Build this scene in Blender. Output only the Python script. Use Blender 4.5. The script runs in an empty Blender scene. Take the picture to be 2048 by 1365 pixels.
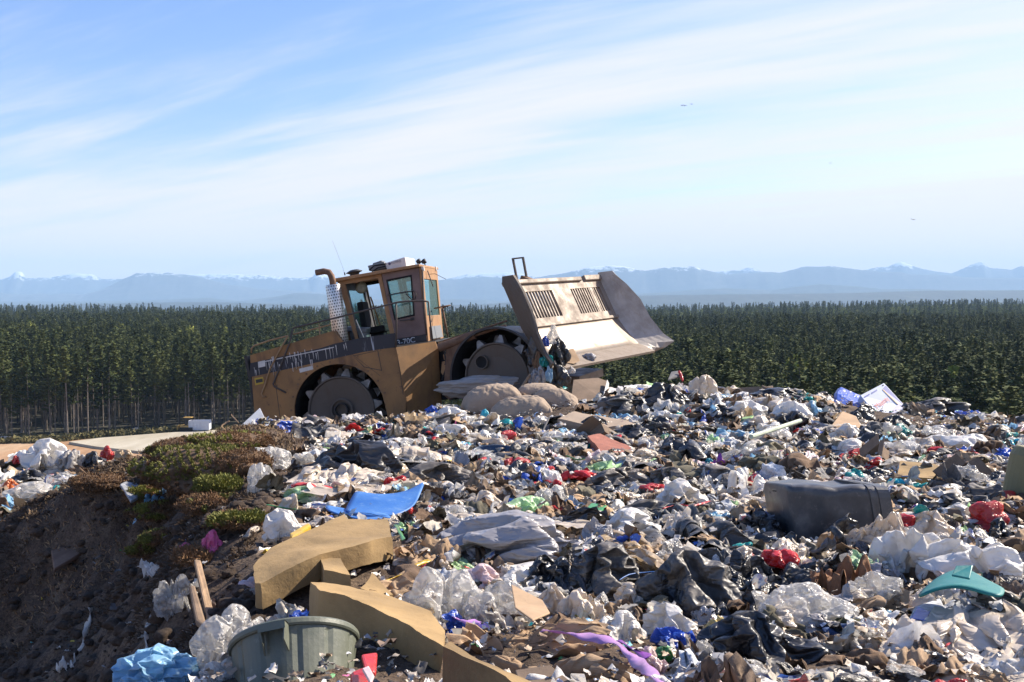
import bpy, bmesh, math, random
import numpy as np
from mathutils import Vector, Matrix, Euler, noise
R = math.radians
C = bpy.context.scene.collection
scn = bpy.context.scene

# ------------------------------------------------------------ camera, sky, sun, exposure
EYE = 30.0                      # eye height above the plain
FPX = 2000.0                    # focal length in photo pixels (photo 2048 wide)
PITCH = math.atan((682.5 - 604.0) / FPX)
cam_d = bpy.data.cameras.new("camera"); cam = bpy.data.objects.new("camera", cam_d); C.objects.link(cam)
cam.location = (0, 0, EYE); cam.rotation_euler = (R(90) - PITCH, 0, 0)
cam_d.sensor_width = 36; cam_d.lens = 36 * FPX / 2048; cam_d.clip_end = 80000; cam_d.clip_start = 0.1
scn.camera = cam

SUN_EL, SUN_AZ = R(38), R(62)     # azimuth measured from +Y (view direction) towards +X (right)
SUNV = Vector((math.sin(SUN_AZ) * math.cos(SUN_EL), math.cos(SUN_AZ) * math.cos(SUN_EL), math.sin(SUN_EL)))
sl = bpy.data.lights.new("sun", 'SUN'); so = bpy.data.objects.new("sun", sl); C.objects.link(so)
sl.energy = 5.0; sl.angle = R(0.5); sl.color = (1.0, 0.90, 0.76)
so.rotation_euler = (-SUNV).to_track_quat('-Z', 'Y').to_euler(); so.location = (60, 40, 90)

W = bpy.data.worlds.new("World"); scn.world = W; W.use_nodes = True
wn, wl = W.node_tree.nodes, W.node_tree.links
for n in list(wn): wn.remove(n)
def N(t, **kw):
    n = wn.new(t)
    for k, v in kw.items(): setattr(n, k, v)
    return n
def WM(op, a, b=None, c=None, clamp=False):
    n = N('ShaderNodeMath', operation=op); n.use_clamp = clamp
    for i, v in enumerate((a, b, c)):
        if v is None: continue
        if isinstance(v, (int, float)): n.inputs[i].default_value = v
        else: wl.new(v, n.inputs[i])
    return n.outputs[0]
sky = N('ShaderNodeTexSky', sky_type='NISHITA'); sky.sun_disc = False
sky.sun_elevation = SUN_EL; sky.sun_rotation = SUN_AZ
sky.altitude = 200; sky.air_density = 1.0; sky.dust_density = 1.0; sky.ozone_density = 2.0
bg = N('ShaderNodeBackground'); bg.inputs[1].default_value = 0.15
tc = N('ShaderNodeTexCoord'); sep = N('ShaderNodeSeparateXYZ'); wl.new(tc.outputs['Generated'], sep.inputs[0])
sx, sy, sz = sep.outputs
zz = WM('ADD', WM('MAXIMUM', sz, 0.0), 0.10)
u = WM('DIVIDE', sx, zz); v = WM('DIVIDE', sy, zz)
ca, sa = 0.85, 0.53            # streak direction on the cloud plane is (-ca, sa)
al = WM('ADD', WM('MULTIPLY', u, -ca), WM('MULTIPLY', v, sa))
ac = WM('ADD', WM('MULTIPLY', u, sa), WM('MULTIPLY', v, ca))
def cloudnoise(sa_, sc_, scale, detail, rough, off, dist=0.0):
    cb = N('ShaderNodeCombineXYZ'); wl.new(WM('MULTIPLY', al, sa_), cb.inputs[0]); wl.new(WM('MULTIPLY', ac, sc_), cb.inputs[1]); cb.inputs[2].default_value = off
    n = N('ShaderNodeTexNoise'); n.inputs['Scale'].default_value = scale; n.inputs['Detail'].default_value = detail
    n.inputs['Roughness'].default_value = rough; n.inputs['Distortion'].default_value = dist
    wl.new(cb.outputs[0], n.inputs['Vector']); return n.outputs['Fac']
n1 = cloudnoise(0.22, 0.8, 0.75, 5, 0.55, 3.7, 0.3)
n2 = cloudnoise(0.45, 2.2, 1.1, 7, 0.62, 9.1, 0.5)
n3 = cloudnoise(0.35, 2.4, 1.6, 6, 0.6, 21.0, 0.4)
cov = WM('ADD', WM('ADD', WM('MULTIPLY', n1, 0.80), WM('MULTIPLY', n2, 0.50)), WM('SUBTRACT', WM('MULTIPLY', n3, 0.36), 0.33))
cov = WM('ADD', cov, WM('ADD', WM('MULTIPLY', sx, 0.16), 0.03))                       # more cloud towards the right
cov = WM('SUBTRACT', cov, WM('MULTIPLY', WM('MAXIMUM', WM('SUBTRACT', sz, 0.10), 0.0), 0.35))
low = WM('MULTIPLY', WM('SUBTRACT', 0.15, WM('ABSOLUTE', WM('SUBTRACT', sz, 0.03))), 1.5)
cov = WM('ADD', cov, WM('MAXIMUM', low, 0.0))
mr = N('ShaderNodeMapRange'); mr.interpolation_type = 'SMOOTHSTEP'; wl.new(cov, mr.inputs['Value'])
mr.inputs['From Min'].default_value = 0.36; mr.inputs['From Max'].default_value = 0.72; mr.inputs['To Max'].default_value = 0.92
skyc = N('ShaderNodeMix', data_type='RGBA'); 
hs = N('ShaderNodeHueSaturation'); hs.inputs['Saturation'].default_value = 1.22; hs.inputs['Value'].default_value = 0.70
wl.new(sky.outputs[0], hs.inputs['Color'])
cm = N('ShaderNodeMix', data_type='RGBA'); mz = N('ShaderNodeMapRange'); wl.new(sz, mz.inputs['Value']); mz.inputs['From Max'].default_value = 0.30
wl.new(mz.outputs[0], cm.inputs[0]); cm.inputs[6].default_value = (3.8, 3.4, 3.1, 1); cm.inputs[7].default_value = (3.4, 3.35, 3.7, 1)
wl.new(cm.outputs[2], skyc.inputs[7])
tn = N('ShaderNodeMix', data_type='RGBA'); tn.blend_type = 'MULTIPLY'; tn.inputs[0].default_value = 1; wl.new(hs.outputs[0], tn.inputs[6]); tn.inputs[7].default_value = (1.02, .90, 1.04, 1)
wl.new(mr.outputs[0], skyc.inputs[0]); wl.new(tn.outputs[2], skyc.inputs[6])
wl.new(skyc.outputs[2], bg.inputs[0])
wo = N('ShaderNodeOutputWorld'); wl.new(bg.outputs[0], wo.inputs[0])

vs = scn.view_settings; vs.view_transform = 'Standard'; vs.look = 'None'; vs.exposure = 1.0; vs.gamma = 1.0
scn.render.engine = 'CYCLES'
cy = scn.cycles
cy.max_bounces = 6; cy.diffuse_bounces = 2; cy.glossy_bounces = 2; cy.transmission_bounces = 4; cy.transparent_max_bounces = 12
cy.volume_bounces = 1; cy.use_denoising = True; cy.sample_clamp_indirect = 4
try: cy.denoiser = 'OPENIMAGEDENOISE'
except Exception: pass

# ------------------------------------------------------------ helpers
def ray(px, py):
    x, y, z = (px - 1024) / FPX, 1.0, (682.5 - py) / FPX
    c, s = math.cos(PITCH), math.sin(PITCH)
    d = Vector((x, y * c + z * s, -y * s + z * c))
    return d
def at(px, py, dist):            # world point seen at photo pixel, at ground distance `dist` along Y
    d = ray(px, py); k = dist / d.y
    return Vector((d.x * k, dist, EYE + d.z * k))

def tag(o, label=None, cat=None, group=None, kind=None):
    if label: o['label'] = label
    if cat: o['category'] = cat
    if group: o['group'] = group
    if kind: o['kind'] = kind
    return o
def empty(name, loc=(0, 0, 0), rz=0.0):
    o = bpy.data.objects.new(name, None); C.objects.link(o); o.location = loc; o.rotation_euler = (0, 0, rz); o.empty_display_size = .2
    return o
def link(name, me, mats=None, parent=None, loc=None):
    o = bpy.data.objects.new(name, me); C.objects.link(o)
    if mats is not None:
        for m in (mats if isinstance(mats, (list, tuple)) else [mats]): me.materials.append(m)
    if parent: o.parent = parent
    if loc is not None: o.location = loc
    return o
def np_mesh(name, V, F, smooth=False, col=None, matidx=None):
    """V (n,3); F (m,k) same-size faces or a list of lists"""
    me = bpy.data.meshes.new(name)
    V = np.asarray(V, dtype=np.float32)
    if isinstance(F, np.ndarray):
        m, k = F.shape
        me.vertices.add(len(V)); me.vertices.foreach_set('co', V.ravel())
        me.loops.add(m * k); me.loops.foreach_set('vertex_index', F.astype(np.int32).ravel())
        me.polygons.add(m); me.polygons.foreach_set('loop_start', np.arange(0, m * k, k, dtype=np.int32))
        me.update(calc_edges=True); me.validate()
    else:
        me.from_pydata([tuple(map(float, v)) for v in V], [], [list(map(int, f)) for f in F]); me.update()
    if smooth: me.polygons.foreach_set('use_smooth', [True] * len(me.polygons))
    if matidx is not None: me.polygons.foreach_set('material_index', np.asarray(matidx, dtype=np.int32))
    if col is not None:            # colour per vertex
        a = me.color_attributes.new('tint', 'FLOAT_COLOR', 'POINT')
        c = np.ones((len(V), 4), dtype=np.float32); c[:, :3] = col; a.data.foreach_set('color', c.ravel())
    return me

class MB:                        # collects simple shapes into ONE mesh
    def __init__(s): s.v = []; s.f = []
    def add(s, V, F):
        b = len(s.v); s.v += [tuple(p) for p in V]; s.f += [[b + i for i in f] for f in F]; return s
    def box(s, c, d, M=None):
        x, y, z = d[0] / 2, d[1] / 2, d[2] / 2
        V = [Vector((sx_ * x, sy_ * y, sz_ * z)) for sz_ in (-1, 1) for sx_, sy_ in ((-1, -1), (1, -1), (1, 1), (-1, 1))]
        V = [(M @ p if M else p) + Vector(c) for p in V]
        return s.add(V, [(0, 3, 2, 1), (4, 5, 6, 7), (0, 1, 5, 4), (1, 2, 6, 5), (2, 3, 7, 6), (3, 0, 4, 7)])
    def prism(s, pts, y0, y1):   # pts (x,z) outline extruded along y
        n = len(pts); V = [(p[0], y0, p[1]) for p in pts] + [(p[0], y1, p[1]) for p in pts]
        F = [list(range(n)), list(range(2 * n - 1, n - 1, -1))] + [[(i + 1) % n, i, n + i, n + (i + 1) % n] for i in range(n)]
        return s.add(V, F)
    def tube(s, pts, r, n=8, caps=True):
        pts = [Vector(p) for p in pts]; rs = r if isinstance(r, (list, tuple)) else [r] * len(pts)
        V = []; F = []; up = None
        for i, p in enumerate(pts):
            t = (pts[min(i + 1, len(pts) - 1)] - pts[max(i - 1, 0)]).normalized()
            if up is None: up = t.orthogonal().normalized()
            else: up = (up - t * up.dot(t)).normalized()
            w = t.cross(up)
            for k in range(n):
                a = 2 * math.pi * k / n; V.append(p + (up * math.cos(a) + w * math.sin(a)) * rs[i])
        for i in range(len(pts) - 1):
            for k in range(n): F.append([i * n + k, i * n + (k + 1) % n, (i + 1) * n + (k + 1) % n, (i + 1) * n + k])
        if caps: F.append(list(range(n))[::-1]); F.append([(len(pts) - 1) * n + k for k in range(n)])
        return s.add(V, F)
    def lathe(s, prof, n=32, M=None, a0=0, a1=2 * math.pi):   # prof [(r, h)], axis z
        V = []; F = []; full = abs(a1 - a0 - 2 * math.pi) < 1e-6; m = n if full else n + 1
        for (r_, h_) in prof:
            for k in range(m):
                a = a0 + (a1 - a0) * k / n; p = Vector((r_ * math.cos(a), r_ * math.sin(a), h_)); V.append(M @ p if M else p)
        for i in range(len(prof) - 1):
            for k in range(n):
                k2 = (k + 1) % m; F.append([i * m + k, i * m + k2, (i + 1) * m + k2, (i + 1) * m + k])
        return s.add(V, F)
    def build(s, name, mat, parent=None, smooth=False, bevel=0.0, loc=None, solid=0.0, seg=2):
        me = bpy.data.meshes.new(name); me.from_pydata([tuple(p) for p in s.v], [], s.f); me.update()
        bm = bmesh.new(); bm.from_mesh(me); bmesh.ops.recalc_face_normals(bm, faces=bm.faces)
        bm.to_mesh(me); bm.free()
        o = link(name, me, mat, parent, loc)
        if smooth: me.polygons.foreach_set('use_smooth', [True] * len(me.polygons))
        if solid: m = o.modifiers.new('s', 'SOLIDIFY'); m.thickness = solid; m.offset = 0
        if bevel: m = o.modifiers.new('b', 'BEVEL'); m.width = bevel; m.segments = seg; m.limit_method = 'ANGLE'
        return o

# ------------------------------------------------------------ materials
def mat(name, base=(.5, .5, .5), rough=.6, metal=0.0, **kw):
    m = bpy.data.materials.new(name); m.use_nodes = True
    b = m.node_tree.nodes['Principled BSDF']
    b.inputs['Base Color'].default_value = (*base, 1); b.inputs['Roughness'].default_value = rough; b.inputs['Metallic'].default_value = metal
    for k, v_ in kw.items(): b.inputs[k].default_value = v_
    return m
def nodes(m): return m.node_tree.nodes, m.node_tree.links, m.node_tree.nodes['Principled BSDF']
def ntex(m, scale, detail=5, rough=.6, coord='Object', stretch=None, dist=0.0):
    n, l, b = nodes(m); t = n.new('ShaderNodeTexCoord'); x = n.new('ShaderNodeTexNoise')
    x.inputs['Scale'].default_value = scale; x.inputs['Detail'].default_value = detail; x.inputs['Roughness'].default_value = rough; x.inputs['Distortion'].default_value = dist
    if stretch:
        mp = n.new('ShaderNodeMapping'); mp.inputs['Scale'].default_value = stretch; l.new(t.outputs[coord], mp.inputs[0]); l.new(mp.outputs[0], x.inputs['Vector'])
    else: l.new(t.outputs[coord], x.inputs['Vector'])
    return x.outputs['Fac']
def ramp(m, fac, stops, interp='LINEAR'):
    n, l, b = nodes(m); r = n.new('ShaderNodeValToRGB'); r.color_ramp.interpolation = interp
    e = r.color_ramp.elements
    while len(e) < len(stops): e.new(0.5)
    for i, (p, c) in enumerate(stops): e[i].position = p; e[i].color = (*c, 1) if len(c) == 3 else c
    l.new(fac, r.inputs[0]); return r.outputs[0]
def mixc(m, fac, a, b_, mode='MIX'):
    n, l, b = nodes(m); x = n.new('ShaderNodeMix'); x.data_type = 'RGBA'; x.blend_type = mode
    for i, v_ in ((0, fac), (6, a), (7, b_)):
        if isinstance(v_, (int, float)): x.inputs[i].default_value = v_
        elif isinstance(v_, tuple): x.inputs[i].default_value = (*v_, 1)
        else: l.new(v_, x.inputs[i])
    return x.outputs[2]
def bump(m, fac, strength=.3, dist=.02, prev=None):
    n, l, b = nodes(m); x = n.new('ShaderNodeBump'); x.inputs['Strength'].default_value = strength; x.inputs['Distance'].default_value = dist
    l.new(fac, x.inputs['Height'])
    if prev is not None: l.new(prev, x.inputs['Normal'])
    l.new(x.outputs[0], b.inputs['Normal']); return x.outputs[0]
def setc(m, sock, name='Base Color'): n, l, b = nodes(m); l.new(sock, b.inputs[name])
def attr(m, name='tint'):
    n, l, b = nodes(m); a = n.new('ShaderNodeAttribute'); a.attribute_name = name; return a.outputs['Color']
def objrand(m):
    n, l, b = nodes(m); return n.new('ShaderNodeObjectInfo').outputs['Random']
def mathn(m, op, a, b_, clamp=False):
    n, l, b = nodes(m); x = n.new('ShaderNodeMath'); x.operation = op; x.use_clamp = clamp
    for i, v_ in ((0, a), (1, b_)):
        if isinstance(v_, (int, float)): x.inputs[i].default_value = v_
        else: l.new(v_, x.inputs[i])
    return x.outputs[0]

# numpy fractal value noise (cheap, vectorised)
_rs = np.random.RandomState(11); _LAT = _rs.rand(64, 64, 64).astype(np.float32)
def vnoise(P):
    P = np.asarray(P, dtype=np.float64); i = np.floor(P).astype(int); f = P - i; f = f * f * (3 - 2 * f); i &= 63; j = (i + 1) & 63
    x, y, z = f[..., 0], f[..., 1], f[..., 2]
    def g(a, b, c): return _LAT[a[..., 0], b[..., 1], c[..., 2]]
    return ((g(i, i, i) * (1 - x) + g(j, i, i) * x) * (1 - y) + (g(i, j, i) * (1 - x) + g(j, j, i) * x) * y) * (1 - z) + \
           ((g(i, i, j) * (1 - x) + g(j, i, j) * x) * (1 - y) + (g(i, j, j) * (1 - x) + g(j, j, j) * x) * y) * z
def fbm(P, oct=4, gain=.5):
    s = 0; a = 1; t = 0; P = np.asarray(P, dtype=np.float64)
    for k in range(oct): s = s + a * vnoise(P + 17.3 * k); t += a; a *= gain; P = P * 2.03
    return s / t
def ridged(P, oct=4, gain=.55):
    s = 0; a = 1; t = 0; P = np.asarray(P, dtype=np.float64)
    for k in range(oct): s = s + a * (1 - np.abs(2 * vnoise(P + 11.7 * k) - 1)) ** 2; t += a; a *= gain; P = P * 2.1
    return s / t
# ------------------------------------------------------------ the landfill mound and the plain
_ctl = [  # photo px, py, distance
 (300,1365,5.1),(420,1365,4.6),(600,1365,4.3),(1024,1365,4.2),(1500,1365,4.2),(2048,1365,4.3),
 (450,1200,6.0),(700,1200,5.8),(1024,1200,5.7),(1500,1200,5.7),(2048,1200,5.6),
 (380,1060,8.2),(600,1050,8.3),(1024,1050,8.2),(1500,1050,8.0),(2048,1050,7.8),
 (420,950,11.2),(650,950,11.0),(1024,950,11.0),(1500,950,10.8),(2048,950,10.2),
 (430,880,14.0),(600,890,14.3),(800,872,15),(1024,872,15.0),(1300,862,14.6),(1600,865,14.0),(1900,880,13.2),(2048,900,12.5),
 (640,868,16.5),(800,840,17.4),(1024,822,17.8),(1200,805,17.6),(1340,790,17.6),(1480,800,17.8),(1700,822,17.6),(1850,843,17.0),(2048,868,16.4),
 (430,870,15.0),(520,864,16.0),(365,900,13.6),(330,945,12.6),(240,1000,11.8),(150,1015,12.0),(90,1040,12.1),(30,1090,12.0),(-60,1150,11.8),
 (330,960,14.2),(280,990,14.2),(200,1000,14.5),(100,1020,14.5),(0,1090,14.0),(390,905,15.5),(300,960,16.5),(150,1000,17.0),(0,1060,17.0),
 (240,1090,11.4),(240,1160,10.8),(230,1240,9.9),(120,1120,11.8),(110,1220,11.0),(0,1270,11.4),(0,1365,10.2),(100,1365,9.5),(200,1365,8.5),(300,1365,6.4),(350,1365,5.2),
 (310,1200,8.2),(345,1200,7.0),(325,1110,9.5),(335,1060,10.4),(290,1290,7.6),
 (-200,1300,13),(-300,1150,15),
]
def _P(c):
    p = at(*c); return (p.x, p.y, p.z)
_cp = [_P(c) for c in _ctl] + [ # ground the machine stands on, and sides
 (-7.0,19.5,EYE-3.9),(-5.2,20,EYE-3.75),(-3.4,20,EYE-3.5),(-1.8,20,EYE-3.05),(-0.2,20,EYE-2.75),(1.2,20,EYE-2.6),
 (-5.2,23,EYE-3.9),(-3.4,23,EYE-3.6),(-0.2,23,EYE-2.9),(2,22.5,EYE-2.7),(6,22,EYE-2.9),(10,21,EYE-4.0),
 (-2,2.5,EYE-1.5),(2,2.5,EYE-1.45),(0,0,EYE-1.55),(7,8,EYE-1.7),(9,12,EYE-1.9),(12,16,EYE-2.6),(-4.5,3,EYE-3.8),(-7,6,EYE-4.8),(-9,10,EYE-5.0)]
_cp = np.array(_cp)
def _tps(r2): return np.where(r2 > 1e-9, 0.5 * r2 * np.log(np.maximum(r2, 1e-12)), 0)
def _fit(P, z, lam=0.05):
    n = len(P); K = _tps(((P[:, None] - P[None]) ** 2).sum(-1)) + lam * np.eye(n); Q = np.c_[np.ones(n), P]
    A = np.block([[K, Q], [Q.T, np.zeros((3, 3))]]); return np.linalg.solve(A, np.r_[z, 0, 0, 0])
_wt = _fit(_cp[:, :2], _cp[:, 2])
X0, X1, Y0, Y1 = -10.0, 12.5, 0.0, 22.5
def ground_z(X, Y):
    X = np.atleast_1d(np.asarray(X, float)); Y = np.atleast_1d(np.asarray(Y, float))
    cx, cy_ = np.clip(X, X0, X1), np.clip(Y, Y0, Y1)
    r2 = (cx[..., None] - _cp[:, 0]) ** 2 + (cy_[..., None] - _cp[:, 1]) ** 2
    z = _tps(r2) @ _wt[:len(_cp)] + _wt[-3] + _wt[-2] * cx + _wt[-1] * cy_
    d = np.hypot(X - cx, Y - cy_)
    zz_ = z - 0.46 * np.maximum(d - .5, 0) - 0.0
    # lower bench of garbage on the left, about 25-32 m out
    bench = EYE - 4.95 - 0.02 * (Y - 27) - 0.9 * np.maximum(Y - 30, 0) - 0.5 * np.maximum(np.abs(X + 14) - 9.5, 0) - 0.6 * np.maximum(17 - Y, 0)
    zz_ = np.where((d > 0) | (X < -5), np.maximum(zz_, bench), zz_)
    base = -0.0 + 0 * X
    zz_ = np.maximum(zz_, base)
    return zz_
def gz(x, y): return float(ground_z(x, y)[0])
def hit(px, py, lift=0.0):
    """point where the photo ray meets the mound"""
    d = ray(px, py); t = np.linspace(2.5, 60, 1200); z = EYE + d.z * t; g = ground_z(d.x * t, d.y * t) + lift
    k = np.argmax(z < g)
    if not (z < g).any(): k = len(t) - 1
    k = max(k, 1); a = (z[k-1] - g[k-1]) / max(1e-9, (z[k-1] - g[k-1]) - (z[k] - g[k])); tt = t[k-1] + a * (t[k] - t[k-1])
    return Vector((d.x * tt, d.y * tt, EYE + d.z * tt - lift))

# dirt material of the mound
m_dirt = mat('dirt', rough=.95)
f1 = ntex(m_dirt, 3.0, 8, .7); f2 = ntex(m_dirt, 40, 4, .7)
c1 = ramp(m_dirt, f1, [(.3, (.05, .034, .023)), (.5, (.105, .072, .047)), (.7, (.20, .15, .10))])
c2 = ramp(m_dirt, f2, [(.35, (.35, .3, .28)), (.65, (1.25, 1.2, 1.15))])
setc(m_dirt, mixc(m_dirt, 1.0, c1, c2, 'MULTIPLY'))
bump(m_dirt, f2, .6, .04)
def grid_mesh(xs, ys, zf, name, m, rough_amp=0.0, smooth=True):
    XX, YY = np.meshgrid(xs, ys); Z = zf(XX.ravel(), YY.ravel()).reshape(XX.shape)
    V = np.c_[XX.ravel(), YY.ravel(), Z.ravel()]
    nx, ny = len(xs), len(ys); i = np.arange(nx * ny).reshape(ny, nx)
    F = np.stack([i[:-1, :-1], i[:-1, 1:], i[1:, 1:], i[1:, :-1]], -1).reshape(-1, 4)
    return link(name, np_mesh(name, V, F, smooth), m)
def mound_z(X, Y):
    z = ground_z(X, Y); P = np.c_[X, Y, np.zeros_like(X)]
    d = np.hypot(X, Y); amp = np.clip((60 - d) / 40, 0, 1)
    z = z + amp * ((fbm(P * 1.1, 5) - .5) * .26 + (ridged(P * 4.5 + 5, 3) - .4) * .05)
    left = np.clip((-X - .25 * Y - .4) / 1.0, 0, 1) * (Y < 19)
    return z + left * amp * ((fbm(P * 2.3 + 9, 5, .6) - .5) * .30 + (ridged(P * 3.1 + 2, 4) - .45) * .16 + (fbm(P * 9, 3) - .5) * .09)
def unev(a, b, n0, b2, n1): return np.r_[np.linspace(a, b, n0), np.linspace(b, b2, n1)[1:]]
xs = np.r_[np.linspace(-110, -28, 40)[:-1], np.linspace(-28, -8, 70)[:-1], np.linspace(-8, 9, 300), np.linspace(9, 25, 60)[1:], np.linspace(25, 110, 40)[1:]]
ys = np.r_[np.linspace(-60, 1, 40)[:-1], np.linspace(1, 21, 360), np.linspace(21, 36, 80)[1:], np.linspace(36, 110, 50)[1:]]
mound = grid_mesh(xs, ys, lambda X, Y: mound_z(X, Y), 'terrain', m_dirt); tag(mound, kind='structure')
# the wide plain
m_plain = mat('plain_soil', rough=1.0)
f1 = ntex(m_plain, .05, 6, .6); f2 = ntex(m_plain, .6, 6, .7, stretch=(1, .25, 1))
geo = m_plain.node_tree.nodes.new('ShaderNodeNewGeometry'); sp = m_plain.node_tree.nodes.new('ShaderNodeSeparateXYZ'); m_plain.node_tree.links.new(geo.outputs['Position'], sp.inputs[0])
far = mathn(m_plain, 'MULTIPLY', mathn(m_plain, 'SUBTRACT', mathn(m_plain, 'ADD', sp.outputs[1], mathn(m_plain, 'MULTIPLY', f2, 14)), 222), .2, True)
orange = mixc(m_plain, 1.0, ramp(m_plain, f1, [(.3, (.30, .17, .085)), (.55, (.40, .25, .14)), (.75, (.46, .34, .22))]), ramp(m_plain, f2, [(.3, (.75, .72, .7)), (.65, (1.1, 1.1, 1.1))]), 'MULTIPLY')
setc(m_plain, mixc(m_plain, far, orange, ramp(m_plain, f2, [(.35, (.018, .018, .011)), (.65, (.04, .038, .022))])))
xs = np.r_[np.linspace(-29000, -1500, 8)[:-1], np.linspace(-1500, 1500, 60), np.linspace(1500, 29000, 8)[1:]]
ys = np.r_[np.linspace(-2000, 0, 5)[:-1], np.linspace(0, 2600, 60), np.array([2800, 3000, 3300])]
def plain_z(X, Y):
    X = np.asarray(X, float); Y = np.asarray(Y, float); rise_ = np.clip((X / np.maximum(Y, 1) - .09) / .35, 0, 1) * np.clip((Y - 950) / 500, 0, 1) * 12 * np.clip((2500 - Y) / 300, 0, 1)
    z = -0.15 + 0 * X + (fbm(np.c_[X, Y, 0 * X] / 260., 3) - .5) * 6 * np.clip((Y - 260) / 400, 0, 1)
    return z + rise_ - np.clip((Y - 2300) / 900, 0, 1) ** 1.5 * 60
plain = grid_mesh(xs, ys, plain_z, 'ground', m_plain); tag(plain, kind='structure')
# sea
m_sea = mat('water', (.05, .08, .10), .25)
sea = link('water', np_mesh('water', [(-29000, 2900, -22), (29000, 2900, -22), (29000, 19000, -22), (-29000, 19000, -22)], [[0, 1, 2, 3]]), m_sea); tag(sea, kind='structure')
# pale concrete pad in the clearing
m_pad = mat('concrete_pad', rough=.9); f = ntex(m_pad, .25, 6, .6, stretch=(1, .3, 1))
setc(m_pad, ramp(m_pad, f, [(.3, (.33, .29, .21)), (.7, (.47, .43, .34))]))
pp = [(138,884),(200,876),(330,866),(400,861),(470,857),(520,862),(520,905),(300,905),(190,893)]
def plain_pt(px, py, z=0.02):
    d = ray(px, py); k = (z - EYE) / d.z; return Vector((d.x * k, d.y * k, z))
bmp = MB(); pv = [plain_pt(*q, z=.35) for q in pp]; n = len(pv)
bmp.add(pv + [p - Vector((0, 0, 1.2)) for p in pv], [list(range(n))] + [[i, n + i, n + (i + 1) % n, (i + 1) % n] for i in range(n)])
pad = bmp.build('pavement', m_pad); tag(pad, kind='structure')

# ------------------------------------------------------------ hills and snow mountains
def ridge_mesh(name, Yc, prof, depth, base, m, rough, sd, nx=900, ny=26, xw=1.35):
    """terrain strip: crest profile (photo px -> photo py) placed at distance Yc"""
    px = np.linspace(1024 - 1024 * xw, 1024 + 1024 * xw, nx)
    py = np.interp(px, [p[0] for p in prof], [p[1] for p in prof])
    py = py + (fbm(np.c_[px / 26., 0 * px + sd, 0 * px], 4, .6) - .5) * rough * .035
    X = (px - 1024) / FPX * Yc; Zc = EYE + (604 - py) / FPX * Yc
    t = np.linspace(-1, 1, ny); V = []
    for j, tj in enumerate(t):
        Y = Yc + tj * depth; k = 1 - abs(tj) ** 1.15
        P = np.c_[X / (rough * 18), np.full(nx, Y / (rough * 18)), np.full(nx, sd)]
        rg = (ridged(P, 5, .55) - .45)
        z = base + (Zc - base) * k + rg * rough * (k * (1 - k) * 4 + .22)
        V.append(np.c_[X * (1 + tj * depth / Yc * .6), np.full(nx, Y), z])
    V = np.concatenate(V); i = np.arange(nx * ny).reshape(ny, nx)
    F = np.stack([i[:-1, :-1], i[:-1, 1:], i[1:, 1:], i[1:, :-1]], -1).reshape(-1, 4)
    o = link(name, np_mesh(name, V, F, True), m); tag(o, kind='structure'); return o
m_near = mat('wooded_hill', rough=1); f = ntex(m_near, .012, 8, .7, stretch=(1, .3, 2)); setc(m_near, ramp(m_near, f, [(.35, (.012, .022, .022)), (.6, (.03, .04, .035)), (.72, (.07, .075, .06))]))
m_rock = mat('mountain_slope', rough=1)
f = ntex(m_rock, .009, 9, .72); g = m_rock.node_tree.nodes.new('ShaderNodeNewGeometry'); s_ = m_rock.node_tree.nodes.new('ShaderNodeSeparateXYZ'); m_rock.node_tree.links.new(g.outputs['Position'], s_.inputs[0])
snow = mathn(m_rock, 'MULTIPLY', mathn(m_rock, 'SUBTRACT', mathn(m_rock, 'ADD', mathn(m_rock, 'SUBTRACT', s_.outputs[2], mathn(m_rock, 'MULTIPLY', mathn(m_rock, 'MAXIMUM', mathn(m_rock, 'ADD', s_.outputs[0], 300.0), 0.0), .027)), mathn(m_rock, 'MULTIPLY', mathn(m_rock, 'SUBTRACT', f, .5), 520)), 425), .02, True)
setc(m_rock, mixc(m_rock, snow, ramp(m_rock, f, [(.3, (.03, .045, .05)), (.7, (.09, .10, .10))]), (.62, .66, .7)))
m_rock2 = mat('forested_mountain', rough=1); f = ntex(m_rock2, .004, 6, .6); setc(m_rock2, ramp(m_rock2, f, [(.3, (.025, .04, .04)), (.7, (.06, .07, .06))]))
ridge_mesh('hills', 7400, [(-400,612),(0,611),(120,609),(260,606),(420,604),(560,608),(700,611),(840,611),(960,609),(1100,600),(1240,592),(1330,590),(1500,588),(1700,586),(1850,581),(2048,580),(2500,578)], 1400, -25, m_near, 9, 1.0)
ridge_mesh('hills', 11200, [(-400,606),(120,603),(260,602),(330,600),(420,596),(480,602),(560,592),(590,586),(640,588),(700,596),(780,600),(860,600),(930,598),(1000,602),(1300,586),(1380,580),(1450,576),(1540,581),(1590,573),(1640,568),(1700,571),(1760,578),(1830,577),(1900,581),(2048,580),(2500,583)], 700, -25, m_rock2, 30, 4.0)
ridge_mesh('mountains', 14500, [(-400,580),(100,590),(170,588),(210,578),(240,562),(275,545),(330,544),(400,553),(450,568),(520,578),(600,584),(660,588),(760,575),(880,560),(960,553),(1060,556),(1120,545),(1180,533),(1240,531),(1290,540),(1330,533),(1390,532),(1440,548),(1560,545),(1600,534),(1660,531),(1760,542),(1900,552),(2048,556),(2500,550)], 1000, -25, m_rock, 130, 7.0)
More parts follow.
